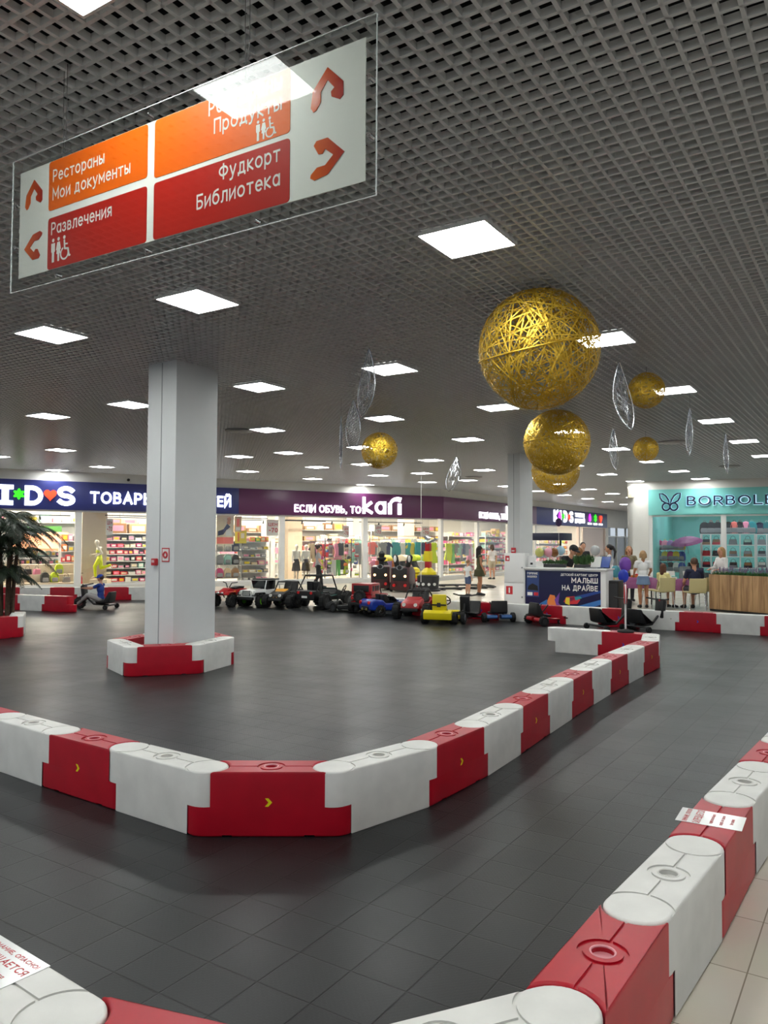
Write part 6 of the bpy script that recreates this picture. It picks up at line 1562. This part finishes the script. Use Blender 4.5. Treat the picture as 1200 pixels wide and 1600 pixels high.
g.build('rail', M['black_pl'], e, smooth=True)
for i in range(20):
    a = 2 * PI * i / 20; MB().box((2.12 * math.cos(a), 1.02 * math.sin(a), .02), (.5, .08, .04), rz=math.atan2(2.12 * math.sin(a), 1.02 * math.cos(a))).build('sleeper', M['dark'], e)

# ------------------------------------------------------------------ counter, cabinets, planter, tables and chairs
CQ = R(-30); cl0, cr0 = Vector((3.51 * .985, 19.38 * .985, 0)), Vector((5.117 * .985, 18.45 * .985, 0)); ca = math.atan2(cr0.y - cl0.y, cr0.x - cl0.x); cw = (cr0 - cl0).length
e = thing('counter', 'white service counter with a dark blue kart racing banner', 'counter', cl0, ca)
MB().box((cw / 2 + .06, .35, .55), (cw + .12, .7, 1.08)).build('counter_body', M['frame'], e, bevel=.01); MB().box((cw / 2 + .06, .34, 1.10), (cw + .18, .78, .035)).build('counter_top', M['frame'], e, bevel=.006)
NV = mat('banner_navy', (22, 28, 66), .25)
bn = MB().box((cw / 2, -.004, .56), (cw, .008, .98)).build('banner', NV, e)
def streak(pts, m, y=-.0095): 
    g = MB().prof([(x * cw, .07 + z * .98) for x, z in pts], y, -.006); return g.build('print', m, bn)
SB, LB_ = mat('banner_blue', (60, 120, 190), .25), mat('banner_pale', (150, 196, 226), .25)
streak([(.20, .0), (.32, .0), (.30, .30), (.12, .10), (.0, .06), (0, .0)], SB); streak([(.45, .02), (1, .34), (1, .22), (.62, .0)], SB); streak([(.62, .0), (1, .16), (1, .08), (.75, .0)], LB_); streak([(.55, .34), (1, .56), (1, .50), (.6, .27)], mat('banner_mid', (40, 70, 140), .25))
streak([(.02, .35), (.19, .35), (.19, .97), (.02, .97)], mat('banner_frame', (50, 70, 120), .25)); streak([(.03, .52), (.18, .50), (.17, .62), (.10, .68), (.05, .62)], M['black_pl'], -.011); streak([(.03, .38), (.10, .38), (.10, .46), (.03, .46)], pal('white'), -.011); streak([(.12, .38), (.18, .38), (.18, .46), (.12, .46)], pal('red'), -.011)
# two plain racing karts in the picture
streak([(.28, .06), (.40, .06), (.44, .22), (.40, .40), (.34, .42), (.30, .26)], pal('orange')); streak([(.40, .30), (.47, .48), (.45, .22), (.52, .10), (.44, .06)], mat('banner_violet', (110, 60, 150), .3), -.0105)
streak([(.52, .26), (.58, .20), (.70, .22), (.74, .32), (.66, .40), (.56, .38)], pal('red')); streak([(.54, .22), (.60, .18), (.60, .36), (.55, .36)], pal('yellow'), -.0105); streak([(.68, .30), (.76, .36), (.74, .40), (.66, .38)], pal('teal'), -.0105)
W_ = pal('white')
def btext(s_, x, z, hgt, wd, **k): 
    o = text(s_, W_, bn, x * cw, .07 + z * .98, height=hgt, width=wd, y=-.0095, ext=.003, right=True, bold=.03); return o
btext('ДЕТСКИЙ КАРТИНГ ЦЕНТР', .965, .885, .055, .88); btext('МАЛЫШ', .965, .72, .125, .62); btext('НА ДРАЙВЕ', .965, .535, .125, .85)
for z, wd in ((.90, .26), (.82, .24)): o = text('ГОРЯЧИЕ' if z > .85 else 'МАШИНКИ', W_, bn, .03 * cw, .07 + z * .98, height=.05, width=wd, y=-.0125, ext=.003, bold=.04)
# laptop, plants, sheets on the counter
def oncounter(x, y=.3): q = cl0 + Vector((math.cos(ca) * x - math.sin(ca) * y, math.sin(ca) * x + math.cos(ca) * y, 0)); return (q.x, q.y, 1.1185)
e = thing('laptop', 'blue laptop with tilted screen at the right end of the counter', 'laptop', oncounter(cw - .22), ca + R(-20))
MB().box((0, 0, .012), (.34, .24, .02)).build('keyboard_base', M['steel'], e, bevel=.004); MB().box((.14, .16, .15), (.36, .015, .27), rx=R(-18)).build('screen', mat('screen_blue', (70, 96, 170), .3), e, bevel=.005); MB().box((-.04, .13, .15), (.26, .012, .26), rx=R(-18), rz=R(4)).build('back_cover', LITW, e)
e = thing('sign_holder', 'small white framed sheet standing at the left end of the counter', 'sign', oncounter(.12, .12), ca)
MB().box((0, 0, .14), (.21, .015, .28)).build('frame', M['frame'], e, bevel=.004); MB().box((0, -.009, .14), (.17, .004, .24)).build('sheet', M['paper'], e); MB().box((0, 0, .01), (.2, .1, .015)).build('base', M['acrylic'], e); MB().box((0, -.012, .09), (.06, .003, .05)).build('print', M['dark'], e)
def pot_plant(p, w_, h, n, label, seed):
    r = random.Random(seed); e = thing('artificial_plant', label, 'plant', p, ca)
    MB().box((0, 0, .04), (w_, .12, .08)).build('trough', M['dark'], e, bevel=.008); g = MB()
    for i in range(n):
        x, y = r.uniform(-w_ / 2, w_ / 2), r.uniform(-.05, .05); a = r.uniform(0, 2 * PI); q = Vector((x, y, .07)); t_ = q + Vector((math.cos(a) * .07, math.sin(a) * .07, h * r.uniform(.5, 1))); s = Vector((-math.sin(a), math.cos(a), 0)) * .014
        m_ = (q + t_) / 2 + Vector((0, 0, .02)); g.add([q, m_ - s, t_, m_ + s], [(0, 1, 2, 3)])
    o = g.build('foliage', mat('plant_green', (58, 96, 44), .6, noise_amt=.3, noise_scale=20), e); o['kind'] = 'stuff'; return e
pot_plant(oncounter(.60, .45), .55, .14, 160, 'low green plant trough on the counter left of the man', 1); pot_plant(oncounter(1.32, .50), .5, .28, 190, 'taller green plant trough on the counter right of the man', 2)
pot_plant(oncounter(1.80, .55), .2, .26, 90, 'small green plant behind the laptop', 3)
# fire cabinet
k0 = Vector((3.03 * .985, 19.66 * .985, 0)); ka_ = ca; kw = (Vector((3.51, 19.38, 0)) - Vector((3.03, 19.66, 0))).length * .97
e = thing('fire_cabinet', 'white two-door fire hydrant cabinet left of the counter', 'cabinet', k0, ka_)
MB().box((kw / 2, .16, .73), (kw, .32, 1.46)).build('cabinet_body', M['frame'], e, bevel=.008)
for z in (.37, 1.09):
    o = MB().box((kw / 2, -.008, z), (kw - .04, .016, .69)).build('door', M['frame'], e, bevel=.004)
    MB().cyl((kw - .07, -.03, z + .02), (kw - .07, -.012, z + .02), .018).build('knob', M['steel'], o, smooth=True)
MB().box((.14, -.018, .55), (.17, .003, .20)).build('red_sign', M['redink'], e); MB().box((.14, -.021, .55), (.035, .003, .13)).build('sign_mark', LITW, e)
MB().box((.09, -.018, 1.33), (.11, .003, .13)).build('red_sign', M['redink'], e); MB().box((.10, -.021, 1.32), (.05, .003, .05)).build('sign_mark', LITW, e)
cf = Vector((3.50, 21.045, 0))
e = thing('fire_call_point', 'red manual call point on the far white column', 'call point', (cf.x, cf.y - .03, 1.50), math.atan2(-.18, .305)); MB().box((0, -.03, 0), (.12, .06, .17)).build('case', M['redink'], e, bevel=.01); MB().box((0, -.062, .0), (.08, .004, .03)).build('window', LITW, e)
# on the near column: call point, cable and sign
cdir = (Vector((-2.76, 10.283, 0)) - Vector((-3.237, 10.614, 0))); can = math.atan2(cdir.y, cdir.x); cmid = Vector((-3.237, 10.614, 0)) + cdir * .5; cnrm = Vector((cdir.y, -cdir.x, 0)).normalized()
q = Vector((-3.237, 10.614, 0)) + cdir * .38 + cnrm * .002; z = atY(247, 878, q.y).z
e = thing('fire_call_point', 'small red manual call point on the near white column', 'call point', (q.x, q.y, z), can); MB().box((0, -.025, 0), (.085, .05, .095)).build('case', M['redink'], e, bevel=.008); MB().box((.0, -.052, .01), (.05, .004, .035)).build('window', mat('call_glass', (226, 190, 190), .2), e)
q = Vector((-3.237, 10.614, 0)) + cdir * .72 + cnrm * .002; z = atY(261, 867, q.y).z
e = thing('fire_sign', 'white square sign with red frame and ring on the near column', 'sign', (q.x, q.y, z), can); MB().box((0, -.003, 0), (.15, .004, .185)).build('plate', M['redink'], e); MB().box((0, -.006, 0), (.12, .003, .155)).build('white_field', LITW, e)
g = MB().ring((0, -.008, 0), .036, .014, 24, 6, 'y'); g.build('red_ring', M['redink'], e, smooth=True)
# black speaker-like box right of the counter
q = atY(951, 930, 18.35); e = thing('cabinet', 'black storage box between counter and balloons', 'box', (q.x, q.y, 0), ca); MB().box((0, .25, .42), (.46, .5, .84)).build('case', M['black_pl'], e, bevel=.02); MB().box((0, -.004, .42), (.38, .01, .7)).build('grille', M['dark'], e)
# wooden planter
p0, p1 = at(1108, 954), at(1206, 962.5); pa_ = math.atan2(p1.y - p0.y, p1.x - p0.x); pl_ = 2.6; 
e = thing('planter', 'oak plank planter box with green grass and lavender on top', 'planter', (p0.x, p0.y, 0), pa_)
g = MB(); n = int(pl_ / .30)
for i in range(n): g.box((.15 + .30 * i, .02, .49), (.292, .03, .88))
for i in range(3): g.box((.0, .15 + .25 * i, .49), (.03, .243, .88))
g.build('planks', M['wood'], e, bevel=.003); MB().box((pl_ / 2 - .05, .38, .46), (pl_ - .14, .66, .86)).build('box_core', M['dark'], e); MB().box((pl_ / 2 - .05, .38, .02), (pl_ - .1, .7, .05)).build('plinth', M['black_pl'], e)
r = random.Random(5); g, gl = MB(), MB()
for i in range(3200):
    x, y = r.uniform(.0, pl_ - .1), r.uniform(.03, .72); a = r.uniform(0, 2 * PI); h_ = r.uniform(.08, .17); s = Vector((-math.sin(a), math.cos(a), 0)) * .006; q = Vector((x, y, .88)); t_ = q + Vector((math.cos(a) * .05, math.sin(a) * .05, h_)); g.add([q - s, q + s, t_], [(0, 1, 2)])
for i in range(260):
    x, y = r.uniform(.0, pl_ - .1), r.uniform(.1, .7); h_ = r.uniform(.16, .26); q = Vector((x, y, .88)); t_ = q + Vector((r.uniform(-.03, .03), r.uniform(-.03, .03), h_)); gl.cap(q + (t_ - q) * .65, t_, .009, .005, 5)
o = g.build('grass', mat('plant_grass', (52, 104, 40), .6, noise_amt=.4, noise_scale=12), e); o['kind'] = 'stuff'; o = gl.build('lavender', mat('lavender', (128, 110, 140), .7), e); o['kind'] = 'stuff'
# chairs
def make_chair():
    e = thing('plastic_chair', 'x', 'chair'); CB = mat('chair_beige', (202, 190, 140), .45)
    profx(MB(), [(-.20, .44), (.20, .44), (.22, .46), (.20, .475), (-.17, .475), (-.23, .82), (-.26, .82), (-.23, .5)], -.22, .22).build('shell', CB, e, bevel=.025, seg=3)
    for sx in (-1, 1):
        for sy in (-1, 1): MB().tube([(sx * .18, sy * .16, .45), (sx * .21, sy * .22, .0)], .012, 8).build('leg', M['chrome'], e, smooth=True)
    return e
ch = make_chair(); CHS = [(1036, 20.75, 8, 'beige plastic chair under the girl in the yellow top'), (1085, 20.3, 0, 'beige plastic chair under the man in navy'), (1017, 21.3, 60, 'beige plastic chair right of the woman in the denim skirt'), (1103, 21.0, 20, 'beige plastic chair half hidden by the plank planter'), (961, 20.6, -40, 'beige plastic chair behind the black box')]
for i, (u, Y, dg, l) in enumerate(CHS):
    q = atY(u, 900, Y)
    if i == 0: put(ch, (q.x, q.y, 0), R(dg)); ch['label'] = l; ch['group'] = 'beige plastic chairs'
    else: dup(ch, (q.x, q.y, 0), R(dg), l, 'beige plastic chairs')
# long tables under purple cloth
for k, (u, Y, ln, l) in enumerate(((1068, 21.3, 1.5, 'table under a purple cloth in front of the seated man'), (985, 22.3, 1.2, 'table under a purple cloth left of the denim skirt woman'))):
    q = atY(u, 900, Y); e = thing('table', l, 'table', (q.x, q.y, 0), R(-8))
    MB().box((0, 0, .725), (ln, .7, .03)).build('tabletop', M['frame'], e)
    for sx in (-1, 1):
        for sy in (-1, 1): MB().cyl((sx * (ln / 2 - .08), sy * .28, 0), (sx * (ln / 2 - .08), sy * .28, .72), .02).build('leg', M['black_pl'], e, smooth=True)
    g = MB(); nx = 40; per = []
    for i in range(nx):
        t = i / nx * 4; sd = int(t); f_ = t - sd; x, y = [(-ln / 2 + ln * f_, -.37), (ln / 2 + .02, -.37 + .74 * f_), (ln / 2 - ln * f_, .37), (-ln / 2 - .02, .37 - .74 * f_)][sd]; per.append((x, y))
    vs = [(x, y, .745) for x, y in per] + [(x * (1.02 + .015 * math.sin(i * 2.1)), y * (1.04 + .03 * math.sin(i * 2.1)), .45) for i, (x, y) in enumerate(per)]
    g.add(vs, [(i, (i + 1) % nx, nx + (i + 1) % nx, nx + i) for i in range(nx)] + [tuple(reversed(range(nx)))])
    o = tag(g.build('tablecloth', mat('purple_cloth', (148, 84, 128), .8)), 'purple tablecloth, %s one' % ('in front of the seated man' if k == 0 else 'left of the denim skirt woman'), 'tablecloth'); put(o, (q.x, q.y, 0.002), R(-8)); o.data.shade_smooth()
    for i, (x, c_) in enumerate(((-.35, 'white'), (.15, 'orange'), (.45, 'white'))):
        qq = Vector((q.x, q.y, .747)) + Vector((x, -.1 + .1 * i, 0)); o = thing('craft_kit', '%s open craft box, %s from left on the purple table %s' % (c_, ORD[i], 'by the seated man' if k == 0 else 'by the denim skirt'), 'craft box', qq, R(20 * i))
        MB().box((0, 0, .03), (.22, .16, .06)).build('tray', pal(c_), o, bevel=.006); MB().box((0, .09, .12), (.22, .012, .2), rx=R(-15)).build('lid', pal('white'), o); MB().ell((.03, 0, .075), (.05, .04, .03)).build('contents', pal('red' if c_ == 'orange' else 'mint'), o, smooth=True)
# balloons
def balloon(u, v, Y, r, m, label, stick=True, foil=False):
    p = atY(u, v, Y); e = thing('balloon', label, 'balloon', p, 0.0, 'balloons at the counter')
    g = MB().ell((0, 0, 0), (r, r, r * 1.08), 18, 14) if not foil else MB().ell((0, 0, 0), (r, r * .55, r * 1.25), 18, 14)
    g.cyl((0, 0, -r * 1.12), (0, 0, -r * 1.04), .02, .008, 8); g.build('skin', m, e, smooth=True)
    if stick: MB().cyl((0, 0, -p.z + .0), (0, 0, -r * 1.05), .004, n=6).build('stick', M['frame'], e)
    return e
BM = lambda n, c: mat('balloon_' + n, c, .25)
for (u, v, c_, n, l) in ((843, 863, (206, 206, 120), 'yellow', 'pale yellow balloon, leftmost behind the counter'), (851, 862, (160, 168, 156), 'grey', 'grey green balloon between the yellow and pink ones'), (857, 863, (226, 160, 180), 'pink', 'pink balloon left of the brown one'), (866, 863, (130, 84, 44), 'brown', 'brown balloon left of the man in the black cap'), (876, 860, (170, 206, 226), 'blue', 'pale blue balloon behind the cap of the counter man'), (904, 862, (132, 86, 46), 'brown', 'brown balloon right of the man in the black cap')): balloon(u, v, 24.0 if n != 'grey' else 24.3, .135, BM(n, c_), l)
balloon(873, 816, 23.0, .10, BM('violet', (60, 40, 84)), 'dark violet foil balloon floating below the far KIDS sign', True, True)
balloon(930, 860, 21.5, .13, BM('silver', (190, 192, 194)), 'silver balloon with dark crest right of the counter man'); balloon(977, 882, 19.2, .15, BM('purple', (120, 70, 170)), 'purple balloon above the blue one by the paddle sign', True, True); balloon(974, 900, 19.0, .13, BM('royal', (40, 60, 190)), 'royal blue balloon under the purple one', True, True); balloon(962, 893, 19.4, .12, BM('aqua', (90, 170, 180)), 'aqua balloon left of the purple one', True, True)
# dark kiosk canopy with post
q = atY(851, 845, 26.0); e = thing('kiosk', 'kiosk with dark flat canopy behind the yellow balloon', 'kiosk', (q.x, q.y, 0), TH - PI / 2)
for x in (-.7, .55): MB().cyl((x, 0, 0), (x, 0, 1.85), .03).build('post', M['black_pl'], e, smooth=True)
MB().box((0, 0, 1.92), (1.6, .8, .24)).build('canopy', mat('kiosk_navy', (34, 36, 60), .4), e, bevel=.01); MB().box((0, .1, .55), (1.5, .6, 1.1)).build('counter_body', M['frame'], e, bevel=.01); MB().box((0, .1, 1.3), (1.3, .3, .03)).build('shelf', M['frame'], e)
# intercom box on the right wall corner
e = thing('wall_speaker', 'small cream speaker box high on the right shop corner', 'speaker', Bw(.16, -.06, 3.72), BA); MB().box((0, -.04, 0), (.2, .12, .42)).build('case', pal('cream'), e, bevel=.015); MB().cyl((0, -.105, -.1), (0, -.10, -.1), .06).build('cone', pal('beige'), e)
e = thing('smoke_detector', 'small dark dome sensor under the cream wall strip at left', 'sensor', K(4.2, -.02, 3.93), KA); MB().cyl((0, 0, 0), (0, -.06, 0), .05).ell((0, -.06, 0), (.045, .03, .045)).build('dome', M['dark'], e, smooth=True)
# thin wire hanging in the middle of the hall
q = atY(658, 800, 24); tag(MB().cyl((q.x, q.y, .5), (q.x, q.y, HC + .02), .008, n=8).build('hanging_cable', M['frame']), 'thin white cable hanging down in front of the shoe shop', 'cable')
# air vents in the ceiling
for i, (u, v, wd) in enumerate(((1050, 690, .9), (1140, 728, .9), (740, 745, .9), (375, 672, .8))):
    d = _rt * ((u - 600) / F_PX) + _up * ((800 - v) / F_PX) + _f; t = (HC - CAM_H) / d.z
    e = thing('ceiling_vent', 'round-edged ceiling air vent, %s' % ('near the smallest gold sphere', 'near the teal shop wall', 'left of the far white column', 'beside the near white column')[i], 'vent', (d.x * t, d.y * t, HC - .02), TH); MB().cyl((0, 0, 0), (0, 0, .02), .32, n=28).build('flange', mat('vent_grey', (150, 150, 150), .5), e, smooth=True); MB().lathe([(.28, -.01), (.2, -.03), (.05, -.04)], 24).build('diffuser_cone', mat('vent_grey', (150, 150, 150), .5), e, smooth=True)

# ------------------------------------------------------------------ palm on the left island
def palm(p, label):
    r = random.Random(21); e = thing('palm_tree', label, 'palm', p, 0)
    MB().lathe([(.18, 0), (.21, .06), (.23, .30), (.20, .30), (.19, .27)], 24).build('pot', M['black_pl'], e, smooth=True)
    tops = []
    for k in range(5):
        a = 2 * PI * k / 5 + .3; x, y = .11 * math.cos(a), .10 * math.sin(a); h = r.uniform(1.45, 2.15); lean = Vector((math.cos(a), math.sin(a), 0)) * .10
        pts = [Vector((x, y, .25)) + lean * (i / 8) ** 2 + Vector((0, 0, h * i / 8)) for i in range(9)]
        MB().tube(pts, [.042 - .014 * i / 8 for i in range(9)], 10).build('trunk', M['trunk'], e, smooth=True); tops.append(pts[-1]); tops.append(pts[4]); tops.append(pts[-1]); tops.append(pts[6])
    for k in range(80):
        c = tops[k % len(tops)]; low = (k % len(tops)) % 4 == 1; az = k * 2.4 + r.uniform(-.3, .3); L = r.uniform(.6, .95) * (.7 if low else 1); up = r.uniform(.25, 1.15); g = MB(); N = 14; pr = None; pts = []
        for i in range(N + 1):
            t = i / N; rr = L * (t * .92); z = L * (up * t - (0.75 + .4 * up) * t * t); pts.append(c + Vector((math.cos(az) * rr, math.sin(az) * rr, z)))
        g.tube(pts, [.011 * (1 - .8 * i / N) for i in range(N + 1)], 5)
        side = Vector((-math.sin(az), math.cos(az), 0))
        for i in range(2, N + 1):
            for f_ in (0, .5):
                b = pts[i - 1].lerp(pts[i], f_); d = (pts[i] - pts[i - 1]).normalized()
                for s in (-1, 1):
                    ln = .26 * math.sin(PI * (.14 + .8 * (i + f_) / (N + 1))) ** .8 * (L / .85); tip = b + (side * s * .75 + d * .65 + Vector((0, 0, -.38 - .2 * r.random()))).normalized() * ln; m_ = b.lerp(tip, .45) + Vector((0, 0, .018)); wv = d * .015
                    g.add([b, m_ - wv, tip, m_ + wv], [(0, 1, 2, 3)])
        g.build('frond', M['leaf'], e)
    return e
palm((-7.05, 14.62, 0), 'artificial palm with several slim trunks inside the barrier island at left')
